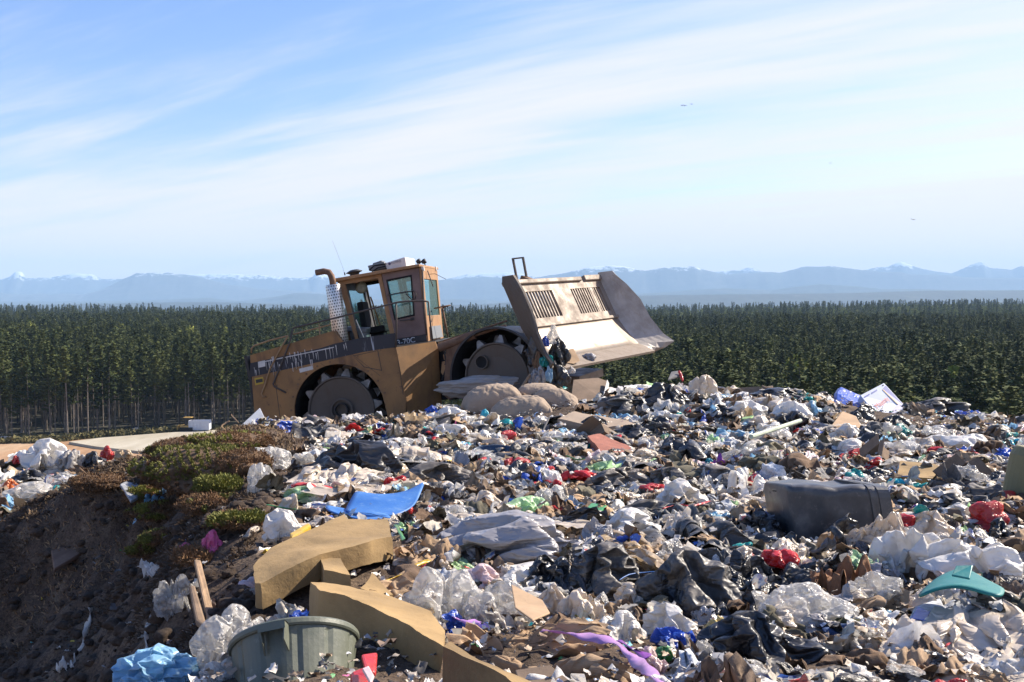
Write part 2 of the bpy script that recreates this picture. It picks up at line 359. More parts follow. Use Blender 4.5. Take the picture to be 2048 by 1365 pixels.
ridge_mesh('mountains', 17500, [(-400,560),(-50,563),(0,558),(22,553),(34,543),(44,543),(54,556),(90,556),(125,551),(150,546),(185,547),(205,556),(235,558),(262,556),(330,560),(370,547),(430,546),(500,549),(560,553),(625,555),(632,545),(640,541),(655,550),(700,556),(780,560),(880,560),(930,548),(990,544),(1040,546),(1080,555),(1150,548),(1260,541),(1330,545),(1400,548),(1480,537),(1500,532),(1520,542),(1620,548),(1700,545),(1780,530),(1800,524),(1830,535),(1900,548),(1940,530),(1960,523),(1975,535),(2020,540),(2040,532),(2100,545),(2500,550)], 900, -25, m_rock, 130, 9.0)

# ------------------------------------------------------------ forest
m_bark = mat('bark', rough=.95); f = ntex(m_bark, 6, 5, .7, stretch=(1, 1, .2)); setc(m_bark, mixc(m_bark, objrand(m_bark), ramp(m_bark, f, [(.3, (.03, .024, .02)), (.7, (.07, .06, .05))]), ramp(m_bark, f, [(.3, (.10, .085, .07)), (.7, (.34, .29, .25))])))
def leafmat(name, c0, c1):
    m = mat(name, rough=.9); n, l, b = nodes(m)
    o = objrand(m); f = ntex(m, .9, 3, .6)
    k = mathn(m, 'ADD', mathn(m, 'MULTIPLY', o, .6), mathn(m, 'MULTIPLY', f, .6))
    setc(m, ramp(m, k, [(.25, c0), (.85, c1)]))
    b.inputs['Specular IOR Level'].default_value = .15
    return m
m_needle = leafmat('needles', (.024, .040, .014), (.118, .135, .044))
m_leaf = leafmat('spring_leaves', (.10, .12, .02), (.24, .25, .05))
def pine_parts(seed, h=18.0, bare=.45, rad=2.0, ncl=420, top=.9, big=1.0, round_=False):
    rg = np.random.RandomState(seed)
    lean = rg.randn(2) * .25
    # trunk
    tb = MB(); zs = np.linspace(0, h * .98, 7); tb.tube([(lean[0] * (z / h) ** 2, lean[1] * (z / h) ** 2, z) for z in zs], [.17 * (1 - .85 * z / h) for z in zs], 6, caps=False)
    for k in range(16):      # dead snags on the bare stem
        z = h * (bare * rg.uniform(.25, 1.15)); a = rg.uniform(0, 6.28); L = rg.uniform(.3, 1.0)
        tb.tube([(0, 0, z), (math.cos(a) * L, math.sin(a) * L, z + .08)], .02, 3, caps=False)
    # crown: drooping sprays along whorled boughs
    V = []; F = []
    nb = 46
    for i in range(nb):
        t = (i + rg.rand()) / nb; z = h * (bare + (1 - bare) * t)
        prof = (min(1.0, math.sqrt(max(0, 1.02 - t)) * 1.05) if round_ else min(1.0, (1.0 - t) * 1.15 + .05)) * (0.55 + .45 * min(1, t * 4))
        L = rad * prof * rg.uniform(.6, 1.2); a = rg.uniform(0, 6.283) ; up = .35 - .15 * rg.rand() + .6 * t ** 2
        nn = max(3, int(ncl / nb * (.5 + prof)))
        for k in range(nn):
            s = (k + rg.rand()) / nn; r_ = L * s
            cx_, cy2, cz = math.cos(a) * r_, math.sin(a) * r_, z + r_ * up - .12 * r_ * r_
            cx_ += rg.randn() * .16; cy2 += rg.randn() * .16; cz += rg.randn() * .14
            w = rg.uniform(.24, .5) * (1.1 - .4 * s) * big; q = a + rg.randn() * .9; tip = rg.uniform(-.15, .45)
            d1 = np.array([math.cos(q), math.sin(q), tip]) * w; d2 = np.array([-math.sin(q), math.cos(q), rg.randn() * .5]) * w * .42
            c = np.array([cx_, cy2, cz]); b0 = len(V)
            V += [c - d1 * .5, c + d2, c + d1, c - d2]; F += [[b0, b0 + 1, b0 + 2], [b0, b0 + 2, b0 + 3]]
    V = np.array(V); V[:, 0] += lean[0]; V[:, 1] += lean[1]
    return tb, V, np.array(F)
crowns, trunks = [], []
for s in range(8):
    edge = s < 3
    tb, V, F = pine_parts(100 + s, h=18.5, bare=(.35, .5, .62)[s] if edge else .34, rad=2.3 if edge else (2.7 + .25 * (s % 3)), ncl=900 if edge else 1300, big=1.25 if edge else 1.1, round_=s in (4, 5, 7))
    me = bpy.data.meshes.new('trunk'); me.from_pydata([tuple(p) for p in tb.v], [], tb.f); me.update(); me.materials.append(m_bark); trunks.append(me)
    cm = np_mesh('crown', V, F); cm.materials.append(m_needle); crowns.append(cm)
def broad_parts(seed):
    rg = np.random.RandomState(seed); V = []; F = []
    for i in range(34):
        c0 = rg.randn(3) * np.array([2.3, 2.3, 1.9]) + np.array([0, 0, 8.0]); rr = rg.uniform(1.0, 1.9)
        for k in range(26):
            d = rg.randn(3); d /= np.linalg.norm(d); c = c0 + d * rr * rg.uniform(.6, 1); w = rg.uniform(.3, .6)
            d1 = rg.randn(3) * w * .6; d2 = rg.randn(3) * w * .6; b0 = len(V)
            V += [c - d1, c + d2, c + d1, c - d2]; F += [[b0, b0 + 1, b0 + 2], [b0, b0 + 2, b0 + 3]]
    return np.array(V), np.array(F)
rngf = np.random.RandomState(5)
def edgeY(X):
    return np.interp(X, [-300, -111, -90, -73, -55, -20, 0, 40, 160, 400], [205, 216, 226, 237, 240, 225, 112, 96, 96, 130]) + (vnoise(np.c_[X / 9., 0 * X, 0 * X]) - .5) * 9
pts = []
sp_ = 3.9
y = 86.0
while y < 900:
    w = .62 * y + 60; step = sp_ * (1.0 if y < 420 else 1.45)
    xsr = np.arange(-w, w, step); X = xsr + rngf.uniform(-.8, .8, len(xsr)) * step; Y = y + rngf.uniform(-.9, .9, len(xsr)) * step
    k = Y > edgeY(X); pts.append(np.c_[X[k], Y[k]]); y += step
pts = np.concatenate(pts)
pts = pts[(pts[:, 1] < 860) | (rngf.rand(len(pts)) < .8)]
dn = np.hypot(pts[:, 0], pts[:, 1]); fr = pts[:, 1] - edgeY(pts[:, 0])
inview = np.abs(pts[:, 0] / pts[:, 1]) < .53
leftfront = inview & (pts[:, 0] < -40) & (fr < 9) & (fr > -9)
rightnear = inview & (pts[:, 0] > 8)
il = np.where(leftfront)[0]; il = il[np.argsort(dn[il])][:130]
ir = np.where(rightnear)[0]; ir = ir[np.argsort(dn[ir])][:300 - len(il)]
solo = np.zeros(len(pts), bool); solo[il] = True; solo[ir] = True
pz = plain_z(pts[:, 0], pts[:, 1])
for i in np.where(solo)[0]:
    isl = pts[i, 0] < -40; vsn = rngf.randint(0, 3) if isl else rngf.randint(3, 8)
    o = empty('pine_tree', (pts[i, 0], pts[i, 1], pz[i] - .1), rngf.uniform(0, 6.28)); k = rngf.uniform(.74, 1.14); o.scale = (k * rngf.uniform(.9, 1.2),) * 2 + (k,)
    if isl: tag(o, 'tall pine with a long bare trunk at the clearing edge left of the machine', 'tree', 'pines along the clearing edge')
    else: tag(o, 'dark green pine in the dense forest directly behind the right part of the garbage heap', 'tree', 'pines seen over the crest of the heap')
    for nm, me in (('trunk', trunks[vsn]), ('crown', crowns[vsn])): link(nm, me, None, o)
# the rest of the forest: one stuff object, instanced
def scatter_instances(name, P, srcs, rot, scl, label, cat):
    me = bpy.data.meshes.new(name); me.from_pydata([tuple(p) for p in P], [], []); me.update()
    a = me.attributes.new('rot', 'FLOAT', 'POINT'); a.data.foreach_set('value', rot.astype(np.float32))
    a = me.attributes.new('scl', 'FLOAT', 'POINT'); a.data.foreach_set('value', scl.astype(np.float32))
    a = me.attributes.new('var', 'INT', 'POINT'); a.data.foreach_set('value', rngf.randint(0, len(srcs), len(P)).astype(np.int32))
    o = link(name, me); g = bpy.data.node_groups.new(name, 'GeometryNodeTree')
    g.interface.new_socket('Geometry', in_out='INPUT', socket_type='NodeSocketGeometry'); g.interface.new_socket('Geometry', in_out='OUTPUT', socket_type='NodeSocketGeometry')
    n, l = g.nodes, g.links; gi = n.new('NodeGroupInput'); go = n.new('NodeGroupOutput')
    ip = n.new('GeometryNodeInstanceOnPoints'); gg = n.new('GeometryNodeGeometryToInstance')
    for s in srcs[::-1]:
        oi = n.new('GeometryNodeObjectInfo'); oi.inputs['Object'].default_value = s; oi.inputs['As Instance'].default_value = True; oi.transform_space = 'ORIGINAL'
        l.new(oi.outputs['Geometry'], gg.inputs[0])
    def at_(nm, ty):
        x = n.new('GeometryNodeInputNamedAttribute'); x.data_type = ty; x.inputs['Name'].default_value = nm; return x.outputs[0]
    l.new(gi.outputs[0], ip.inputs['Points']); l.new(gg.outputs[0], ip.inputs['Instance']); ip.inputs['Pick Instance'].default_value = True
    l.new(at_('var', 'INT'), ip.inputs['Instance Index'])
    cb = n.new('ShaderNodeCombineXYZ'); l.new(at_('rot', 'FLOAT'), cb.inputs[2]); l.new(cb.outputs[0], ip.inputs['Rotation'])
    l.new(at_('scl', 'FLOAT'), ip.inputs['Scale']); l.new(ip.outputs[0], go.inputs[0])
    md = o.modifiers.new('scatter', 'NODES'); md.node_group = g
    tag(o, label, cat, kind='stuff'); return o
def far_src(i, tm, cmesh):
    bm = bmesh.new(); bm.from_mesh(tm) if tm else None; nt = len(bm.faces); bm.from_mesh(cmesh)
    bm.faces.ensure_lookup_table()
    for k, f in enumerate(bm.faces): f.material_index = 0 if k < nt else 1
    me = bpy.data.meshes.new('tree_form'); bm.to_mesh(me); bm.free(); me.materials.append(m_bark); me.materials.append(m_needle if tm else m_leaf)
    return bpy.data.objects.new('tree_form', me)
srcE = [far_src(i, trunks[i], crowns[i]) for i in range(8)]
rest = np.where(~solo)[0]
P = np.c_[pts[rest], pz[rest] - .1]
isl = (P[:, 0] < -30) & ((P[:, 1] - edgeY(P[:, 0])) < 25)
scatter_instances('forest', P[isl], srcE[:3], rngf.uniform(0, 6.28, isl.sum()), rngf.uniform(.7, 1.12, isl.sum()), 'dark pine forest behind the clearing edge', 'forest')
P2 = P[~isl]
tall = 1 + .22 * (vnoise(np.c_[P2[:, :2] / 22., 0 * P2[:, 0]]) - .5) + .16 * (vnoise(np.c_[P2[:, :2] / 90., 0 * P2[:, 0] + 5]) - .5)
scatter_instances('forest', P2, srcE[3:], rngf.uniform(0, 6.28, len(P2)), rngf.uniform(.70, 1.16, len(P2)) * tall, 'dense dark pine forest reaching to the far shore', 'forest')
# far right belt: mixed conifers and pale spring-green broadleaf trees
srcB = []
for s in range(3):
    V, F = broad_parts(300 + s); bmsh = np_mesh('crown', V, F); srcB.append(far_src(0, None, bmsh))
q = []
for _ in range(3600):
    Y = rngf.uniform(950, 2100); X = rngf.uniform(-.15, .56) * Y
    q.append((X, Y))
q = np.array(q); pxq = 1024 + FPX * q[:, 0] / q[:, 1]
k = rngf.rand(len(q)) < np.clip((pxq - 1180) / 250, 0, 1) ; q = q[k]; pxq = pxq[k]
zq = plain_z(q[:, 0], q[:, 1])
br = rngf.rand(len(q)) < .55
scatter_instances('forest', np.c_[q, zq][br], srcB, rngf.uniform(0, 6.28, br.sum()), rngf.uniform(.8, 1.3, br.sum()), 'pale green broadleaf woodland beyond the dark forest on the right', 'woodland')
scatter_instances('forest', np.c_[q, zq][~br], srcE[3:], rngf.uniform(0, 6.28, (~br).sum()), rngf.uniform(.9, 1.35, (~br).sum()), 'distant conifers rising out of pale green woodland on the right', 'woodland')
kf = []
for _ in range(5900):
    Y = rngf.uniform(880, 2000); X = rngf.uniform(-.64, .64) * Y; kf.append((X, Y))
kf = np.array(kf); pk = 1024 + FPX * kf[:, 0] / kf[:, 1]; kf = kf[rngf.rand(len(kf)) > np.clip((pk - 1150) / 200, 0, 1)]
scatter_instances('forest', np.c_[kf, plain_z(kf[:, 0], kf[:, 1]) ], srcE[3:], rngf.uniform(0, 6.28, len(kf)), rngf.uniform(.7, 1.3, len(kf)) * (1 + .5 * (vnoise(np.c_[kf / 60., kf[:, 0] * 0]) - .5)), 'hazy far edge of the pine forest', 'forest')
# a few pale bushes poking out of the forest on the left
bq = np.array([(at(px, 640, Y).x, Y) for px, Y in ((40,480),(50,470),(165,470),(235,500),(260,430),(280,470),(318,480),(370,440),(448,400),(455,410),(1620,200),(1880,150))])
scatter_instances('forest', np.c_[bq, np.full(len(bq), 7.5)], srcB, rngf.uniform(0, 6, len(bq)), rngf.uniform(.8, 1.0, len(bq)), 'pale olive leafy tree tops among the dark pines', 'woodland')
# low brush at the foot of the forest edge
V = []; F = []
for _ in range(9000):
    X = rngf.uniform(-125, -38); Y = float(edgeY(np.array([X]))[0]) + rngf.uniform(-6, 2); 
    c = np.array([X, Y, rngf.uniform(0, 1.1) * rngf.rand()]); d1 = rngf.randn(3) * .25; d2 = rngf.randn(3) * .25; b0 = len(V)
    V += [c - d1, c + d2, c + d1, c - d2]; F += [[b0, b0 + 1, b0 + 2], [b0, b0 + 2, b0 + 3]]
m_brush = leafmat('brush', (.05, .05, .02), (.15, .13, .06))
tag(link('undergrowth', np_mesh('undergrowth', np.array(V), np.array(F)), m_brush), 'low olive brush along the foot of the pines', 'undergrowth', kind='stuff')

# ------------------------------------------------------------ haze
hz = MB().box((0, 8700, 390), (60000, 21600, 862)).build('haze', None); hz.data.materials.clear()
mh = bpy.data.materials.new('haze'); mh.use_nodes = True; nn_ = mh.node_tree.nodes
for n_ in list(nn_): nn_.remove(n_)
pv_ = nn_.new('ShaderNodeVolumePrincipled'); oo = nn_.new('ShaderNodeOutputMaterial'); mh.node_tree.links.new(pv_.outputs[0], oo.inputs['Volume'])
pv_.inputs['Color'].default_value = (.47, .71, .98, 1); pv_.inputs['Density'].default_value = 0.72e-4; pv_.inputs['Anisotropy'].default_value = 0.0
hz.data.materials.append(mh); tag(hz, 'pale blue haze', 'haze', kind='stuff')
# ------------------------------------------------------------ the compactor
YAW, PIT = R(7), R(11)
M3 = (Matrix.Rotation(-YAW, 3, 'Z') @ Matrix.Rotation(-PIT, 3, 'Y'))
Pn = at(679, 822, 20.0)
MO = Pn - M3 @ Vector((0, -1.6, 0.95))
MM = Matrix.Translation(MO) @ M3.to_4x4(); MI = MM.inverted()
def L(px, py, y=-1.6):
    """machine-local (x, z) of the point of the plane local y = const seen at a photo pixel"""
    d = (MI.to_3x3() @ ray(px, py)); o = MI @ Vector((0, 0, EYE)); k = (y - o.y) / d.y
    return (o.x + d.x * k, o.z + d.z * k)
def LL(pts, y=-1.6): return [L(*p, y) for p in pts]
comp = empty('landfill_compactor'); comp.matrix_world = MM
tag(comp, 'rusty yellow compactor with spiked steel wheels and a raised blade', 'compactor')
def part(mb, name, m, parent=comp, F=None, **kw):
    o = mb.build(name, m, parent, **kw)
    if F is not None: o.data.transform(MI @ F)
    return o
# materials
def worn(name, base, dark, scale=3.0, rough=.55, metal=0.0, amt=.5, rust=(.10, .05, .028), streak=True):
    m = mat(name, rough=rough, metal=metal)
    f = ntex(m, scale, 8, .65); g = ntex(m, scale * 5, 5, .7); s = ntex(m, scale * 2.2, 5, .6, stretch=(1, 1, .12) if streak else None)
    c = mixc(m, ramp(m, f, [(.35, (0, 0, 0)), (.72, (1, 1, 1))]), base, dark)
    c = mixc(m, ramp(m, s, [(.56, (0, 0, 0)), (.75, (amt,) * 3)]), c, rust)
    c = mixc(m, ramp(m, g, [(.60, (0, 0, 0)), (.70, (amt,) * 3)]), c, rust)
    setc(m, c); bump(m, g, .25, .01)
    setc(m, ramp(m, f, [(.3, (rough - .12,) * 3), (.7, (min(1, rough + .25),) * 3)]), 'Roughness'); return m
m_yel = worn('yellow_paint', (.32, .16, .05), (.17, .10, .048), 1.6, .6, amt=.9)
m_yel2 = worn('cab_paint', (.36, .20, .085), (.25, .13, .065), 2.0, .6, amt=.5)
m_door = worn('door_paint', (.19, .125, .11), (.13, .088, .078), 2.4, .6, amt=.3)
m_blk = worn('black_paint', (.015, .016, .02), (.035, .033, .032), 4, .5, amt=.2, rust=(.06, .045, .035))
m_strp = mat('black_stripe', rough=.6)
f = ntex(m_strp, 16, 3, .6, stretch=(1, 1, .07)); g = ntex(m_strp, 1.2, 3, .6)
k = mathn(m_strp, 'MULTIPLY', ramp(m_strp, f, [(.60, (0, 0, 0)), (.68, (1, 1, 1))]), ramp(m_strp, g, [(.48, (0, 0, 0)), (.56, (1, 1, 1))]))
setc(m_strp, mixc(m_strp, k, (.018, .02, .028), (.36, .38, .42)))
m_stl = worn('worn_steel', (.27, .22, .175), (.17, .135, .105), 3.4, .58, metal=.2, amt=.45, rust=(.17, .10, .06))
m_stlp = worn('polished_steel', (.36, .31, .26), (.22, .18, .145), 2.6, .42, metal=.5, amt=.6, rust=(.25, .17, .11))
m_stld = worn('dark_steel', (.095, .078, .065), (.14, .12, .10), 4, .6, metal=.3, amt=.3)
m_rust = worn('rusty_steel', (.20, .12, .075), (.13, .075, .05), 5, .75, metal=.2, amt=.6)
m_dark = mat('black_void', (.008, .008, .009), .9)
m_cleat = worn('cleat_steel', (.26, .25, .24), (.07, .06, .05), 5, .45, metal=.3, amt=.7)
m_white = worn('white_paint', (.62, .60, .57), (.45, .43, .41), 5, .5, amt=.2)
m_grey = mat('grey_plastic', (.16, .17, .18), .5)
m_tube = worn('rail_tube', (.055, .045, .04), (.10, .075, .06), 9, .6, amt=.4)
m_tuby = worn('yellow_tube', (.36, .22, .10), (.24, .14, .07), 9, .6, amt=.4)
def glassmat(name, col, gl=.10):
    m = bpy.data.materials.new(name); m.use_nodes = True; n, l = m.node_tree.nodes, m.node_tree.links
    for x in list(n): n.remove(x)
    t = n.new('ShaderNodeBsdfTransparent'); t.inputs[0].default_value = (*col, 1)
    g = n.new('ShaderNodeBsdfGlossy'); g.inputs['Roughness'].default_value = .08; g.inputs[0].default_value = (.8, .95, .95, 1)
    d = n.new('ShaderNodeBsdfDiffuse'); d.inputs[0].default_value = (.20, .33, .30, 1)
    mx = n.new('ShaderNodeMixShader'); mx.inputs[0].default_value = gl; mx2 = n.new('ShaderNodeMixShader'); mx2.inputs[0].default_value = .25
    o = n.new('ShaderNodeOutputMaterial'); l.new(t.outputs[0], mx2.inputs[1]); l.new(d.outputs[0], mx2.inputs[2])
    l.new(mx2.outputs[0], mx.inputs[1]); l.new(g.outputs[0], mx.inputs[2]); l.new(mx.outputs[0], o.inputs[0]); return m
m_glass = glassmat('tinted_glass', (.42, .66, .66))
def ringprism(mb, outer, inner, y0, y1):
    n = len(outer)
    V = [(p[0], y0, p[1]) for p in outer] + [(p[0], y0, p[1]) for p in inner] + [(p[0], y1, p[1]) for p in outer] + [(p[0], y1, p[1]) for p in inner]
    F = []
    for i in range(n):
        j = (i + 1) % n
        F += [[i, j, n + j, n + i], [2 * n + i, 3 * n + i, 3 * n + j, 2 * n + j], [i, 2 * n + i, 2 * n + j, j], [n + i, n + j, 3 * n + j, 3 * n + i]]
    return mb.add(V, F)
def text_mesh(body, size, F, name, m, parent, ext=.002, shear=0.0, F2=None):
    cu = bpy.data.curves.new('lettering', 'FONT'); cu.body = body; cu.size = size; cu.extrude = ext; cu.shear = shear; cu.align_x = 'CENTER'; cu.align_y = 'CENTER'
    o = bpy.data.objects.new('lettering', cu); me = bpy.data.meshes.new_from_object(o); bpy.data.objects.remove(o)
    me.transform(F); r = link(name, me, m, parent); return r

# ---- rear body
wr = (0.0, .95)                                   # wheel centre, local x, z
AR = .94
def arc(c, r, a0, a1, n=22): return [(c[0] + r * math.cos(a0 + (a1 - a0) * i / n), c[1] + r * math.sin(a0 + (a1 - a0) * i / n)) for i in range(n + 1)]
top = LL([(500, 711), (667, 662), (672, 688), (793, 679), (793, 695)])
lowR = L(812, 800); lowL = L(508, 838); bR = L(805, 862); bL = L(583, 840)
archp = arc(wr, AR, math.pi, 0)
skirt = top[:2] + [L(700, 700), L(793, 695), lowR, (archp[-1][0] + .32, archp[-1][1] - .55), (archp[-1][0] + .02, archp[-1][1] - .55)] + archp[::-1] + [(archp[0][0] - .02, archp[0][1] - .30), (lowL[0] + .02, lowL[1])]
def skirt_mb(y0, y1):
    mb = MB(); mb.prism(skirt, y0, y1); return mb
def tri(o):                                        # n-gon with an arch: triangulate properly
    bm = bmesh.new(); bm.from_mesh(o.data); bmesh.ops.triangulate(bm, faces=[f for f in bm.faces if len(f.verts) > 4]); bm.to_mesh(o.data); bm.free(); return o
body = tri(part(skirt_mb(-1.6, -1.55), 'body_panel', m_yel))
tri(part(skirt_mb(1.55, 1.6), 'body_panel', m_yel))
mb = MB(); h0 = [(p[0] + .01, p[1] - .01) for p in top[:2]] + [L(690, 700), L(793, 697)]; hb = [L(793, 716), L(506, 728)]
mb.prism(h0 + hb, -1.545, 1.545); part(mb, 'hood', m_yel)
mb = MB(); lx = L(503, 711)[0]; mb.box((lowL[0] + .05, 0, (lowL[1] + top[0][1]) / 2), (.06, 3.08, top[0][1] - lowL[1])); part(mb, 'rear_panel', m_blk)
mb = MB(); mb.box(((lowL[0] + lowR[0]) / 2, 0, .95), (lowR[0] - lowL[0] - .3, 1.2, 1.3)); part(mb, 'chassis', m_dark)
# fender inner arch sheets
for s in (-1, 1):
    mb = MB(); a = arc(wr, AR + .01, math.pi * 1.02, -.02 * math.pi, 26); b = arc(wr, AR + .03, math.pi * 1.02, -.02 * math.pi, 26)
    mb.prism(a + b[::-1], *((-1.545, -.62) if s < 0 else (.62, 1.545))); tri(part(mb, 'fender', m_blk))
# black stripe, white pin line
mb = MB(); mb.prism(LL([(500, 727), (640, 697), (668, 688), (724, 676), (793, 666), (793, 694), (724, 705), (600, 733), (500, 755)]), -1.603, -1.6); tri(part(mb, 'black_stripe', m_strp))
mb = MB(); mb.prism(LL([(530, 722.5), (668, 694), (668, 696), (530, 724.5)]), -1.607, -1.603); part(mb, 'pin_line', m_white)
mb = MB(); mb.prism(LL([(598, 738), (625, 732), (627, 739), (600, 746)]), -1.603, -1.6); part(mb, 'label_plate', m_white)
mb = MB(); mb.prism(LL([(509, 757), (526, 754), (528, 767), (511, 771)]), -1.606, -1.6); pl = part(mb, 'badge', mat('badge_yellow', (.45, .30, .03), .5))
mb = MB(); mb.prism(LL([(511.5, 760), (525, 757.5), (526, 764), (512.5, 767)]), -1.608, -1.606); part(mb, 'badge_mark', m_blk, pl)
mb = MB(); mb.prism(LL([(516, 724), (530, 721), (531, 733), (517, 736)]), -1.606, -1.603); part(mb, 'louvre', m_white)
# panel joints, bolts round the wheel arch, access door
mb = MB()
for a, b in (((700, 706), (760, 752)), ((548, 746), (560, 838)), ((640, 727), (650, 733)), ((793, 700), (806, 790))): mb.prism(LL([a, (a[0] + .9, a[1]), (b[0] + .9, b[1]), b]), -1.6035, -1.6)
part(mb, 'panel_joint', m_blk)
mb = MB(); ringprism(mb, LL([(706, 712), (756, 701), (764, 742), (728, 735)]), LL([(707, 713), (755, 702.2), (762.6, 740.5), (728.5, 733.8)]), -1.604, -1.6); part(mb, 'access_door', m_blk)
for k in range(11):
    a = math.pi * (.06 + .088 * k); q_ = (wr[0] + (AR + .06) * math.cos(a), -1.605, wr[1] + (AR + .06) * math.sin(a)); part(MB().box(q_, (.035, .012, .035)), 'bolt', m_rust, body)
# droppings and drips on the tank side
rd = random.Random(3); mb = MB()
for i in range(46):
    px_ = rd.uniform(506, 640) if i < 36 else rd.uniform(640, 700); t_ = 748 - (px_ - 500) * .21; y0_ = rd.uniform(t_ - 26, t_ - 2); ln = rd.uniform(5, 24); w_ = rd.uniform(.3, .9)
    mb.prism(LL([(px_ - w_, y0_), (px_ + w_, y0_), (px_ + w_ * .3 + ln * .14, y0_ + ln), (px_ - w_ * .3 + ln * .14, y0_ + ln)]), -1.6105, -1.609)
part(mb, 'paint_drips', m_white)
# bevelled front panel of the rear frame
def quadsheet(mb, P, th=.04):
    n = (P[1] - P[0]).cross(P[2] - P[0]).normalized() * th; m_ = len(P); return mb.add([*P] + [p + n for p in P], [list(range(m_)), list(range(2 * m_ - 1, m_ - 1, -1))] + [[(i + 1) % m_, i, m_ + i, m_ + (i + 1) % m_] for i in range(m_)])
def L3(px, py, y): x, z = L(px, py, y); return Vector((x, y, z))
mb = MB(); P = [L3(793, 695, -1.6), L3(813, 800, -1.6), L3(816, 850, -1.6), L3(885, 830, -.85), L3(881, 761, -.85), L3(877, 700, -.87), L3(871, 683, -.9)]
quadsheet(mb, P, -.04); part(mb, 'bevelled_panel', m_yel)
mb = MB(); mb.add([L3(793, 695, -1.6), L3(871, 683, -.9), L3(871, 683, -.9) + Vector((0, 1.8, 0)), L3(793, 695, -1.6) + Vector((0, 3.2, 0)), L3(700, 700, -1.6) + Vector((0, 3.1, 0)), L3(700, 700, -1.6)], [[0, 1, 2, 3, 4, 5]]); part(mb, 'deck', m_blk, solid=.03)
mb = MB(); mb.box((L(840, 760)[0] + .15, .1, 1.35), (.75, 1.8, 1.15)); part(mb, 'engine_bay', m_dark)
# lettering on the bevelled panel
xa = (P[6] - P[0]).normalized(); dn_ = (P[1] - P[0]); nn = xa.cross(dn_).normalized(); za = nn.cross(xa).normalized()
if za.z < 0: za = -za
nn = xa.cross(za).normalized()                    # outward normal
def lf(u_, v_, off=.004): 
    c = P[0].lerp(P[6], u_) - za * v_ + nn * off
    return Matrix(((xa.x, za.x, nn.x, c.x), (xa.y, za.y, nn.y, c.y), (xa.z, za.z, nn.z, c.z), (0, 0, 0, 1)))
m_faint = mat('faded_lettering', (.16, .10, .07), .7)
bp = [o for o in comp.children if o.name.startswith('bevelled')][0]
text_mesh('TRASHMASTER', .125, lf(.52, .11, .004), 'lettering', m_faint, bp, .003)
Fp = lf(.55, .27, .003); mb = MB(); mb.box((0, 0, 0), (.42, .10, .004)); o = mb.build('placard', m_white, bp); o.data.transform(Fp)
text_mesh('SSL 6729', .085, lf(.55, .27, .007), 'placard_lettering', m_faint, bp, .002)

# ---- wheels
def wheel(F, name='wheel', rows=2):
    """axis along local y of frame F, outer face at y=0, drum goes to y=.85"""
    W3 = Matrix(((1, 0, 0), (0, 0, 1), (0, -1, 0))).to_4x4()   # lathe z -> y
    mb = MB(); prof = ([(.0, .10), (.19, .10), (.20, .03), (.23, .03), (.235, .10)] if rows != 3 else [(0, .08)]) + [(.40, .07), (.64, .04), (.66, .0), (.685, .0), (.69, .02), (.69, .83), (.66, .85), (0, .85)]
    T = Matrix(((1, 0, 0, 0), (0, 0, 1, 0), (0, 1, 0, 0), (0, 0, 0, 1)))
    mb.lathe(prof, 48, T); w = part(mb, name, m_stld, F=F, smooth=False)
    for p in w.data.polygons: p.use_smooth = abs((MI.to_3x3() @ F.to_3x3() @ Vector((0, 1, 0))).dot(p.normal)) < .3
    hub = MB(); hub.lathe([(.118, .09), (.12, -.01), (.14, -.01), (.145, .10)], 28, Matrix.Translation((-.24, 0, .36)) @ T if name == 'wheel' and rows == 3 else T)
    part(hub, 'hub_ring', m_stld if rows == 3 else m_blk, w, F=F)
    if rows == 3:
        hb_ = MB(); hb_.lathe([(0, .03), (.12, .03), (.12, .05)], 24, Matrix.Translation((-.24, 0, .36)) @ T); part(hb_, 'hub_hole', m_dark, w, F=F)
    for r_ in range(2):
        n = 10
        for k in range(n):
            a = 2 * math.pi * (k + .5 * r_) / n; c, s = math.cos(a), math.sin(a)
            def q(r, t, y): return Vector((c * r - s * t, y, s * r + c * t))
            y0 = .06 + .36 * r_; b = [q(.685, -.10, y0), q(.685, .10, y0), q(.685, .10, y0 + .19), q(.685, -.10, y0 + .19)]; t_ = [q(.835, -.028, y0 + .03), q(.835, .028, y0 + .03), q(.835, .028, y0 + .15), q(.835, -.028, y0 + .15)]
            mc = MB(); mc.add(b + t_, [[0, 1, 5, 4], [1, 2, 6, 5], [2, 3, 7, 6], [3, 0, 4, 7], [4, 5, 6, 7]])
            if r_ == 0 or rows: part(mc, 'cleat', m_cleat, w, F=F)
    return w
wheel(MM @ Matrix.Translation((wr[0], -1.50, wr[1])))
wheel(MM @ Matrix.Translation((wr[0], .66, wr[1])), rows=0)

# ---- cab
CY0, CY1 = -1.0, .72
def CL(pts): return LL(pts, CY0)
ct = CL([(673, 561), (838, 531)]); cbm = CL([(716, 700), (854, 683)])
mb = MB(); mb.prism(CL([(664, 559), (838, 529), (841, 529), (842, 534), (670, 565)]), CY0 - .12, CY1 + .12); part(mb, 'cab_roof', m_yel2, bevel=.012)
def cabring(y0, y1, m=m_yel2):
    mb = MB(); ringprism(mb, CL([(675, 563), (762, 548), (792, 684), (716, 698)]), CL([(690, 569), (756, 557), (780, 668), (716, 682)]), y0, y1); part(mb, 'cab_frame', m)
cabring(CY0, CY0 + .07); cabring(CY1 - .05, CY1, m_dark)
do, di = CL([(763.5, 548), (838, 536), (852, 669), (792, 679)]), CL([(774, 561), (823, 551), (829, 631), (790, 640)])
mb = MB(); ringprism(mb, do, di, CY0 - .025, CY0 + .03); door = part(mb, 'cab_door', m_door, bevel=.008)
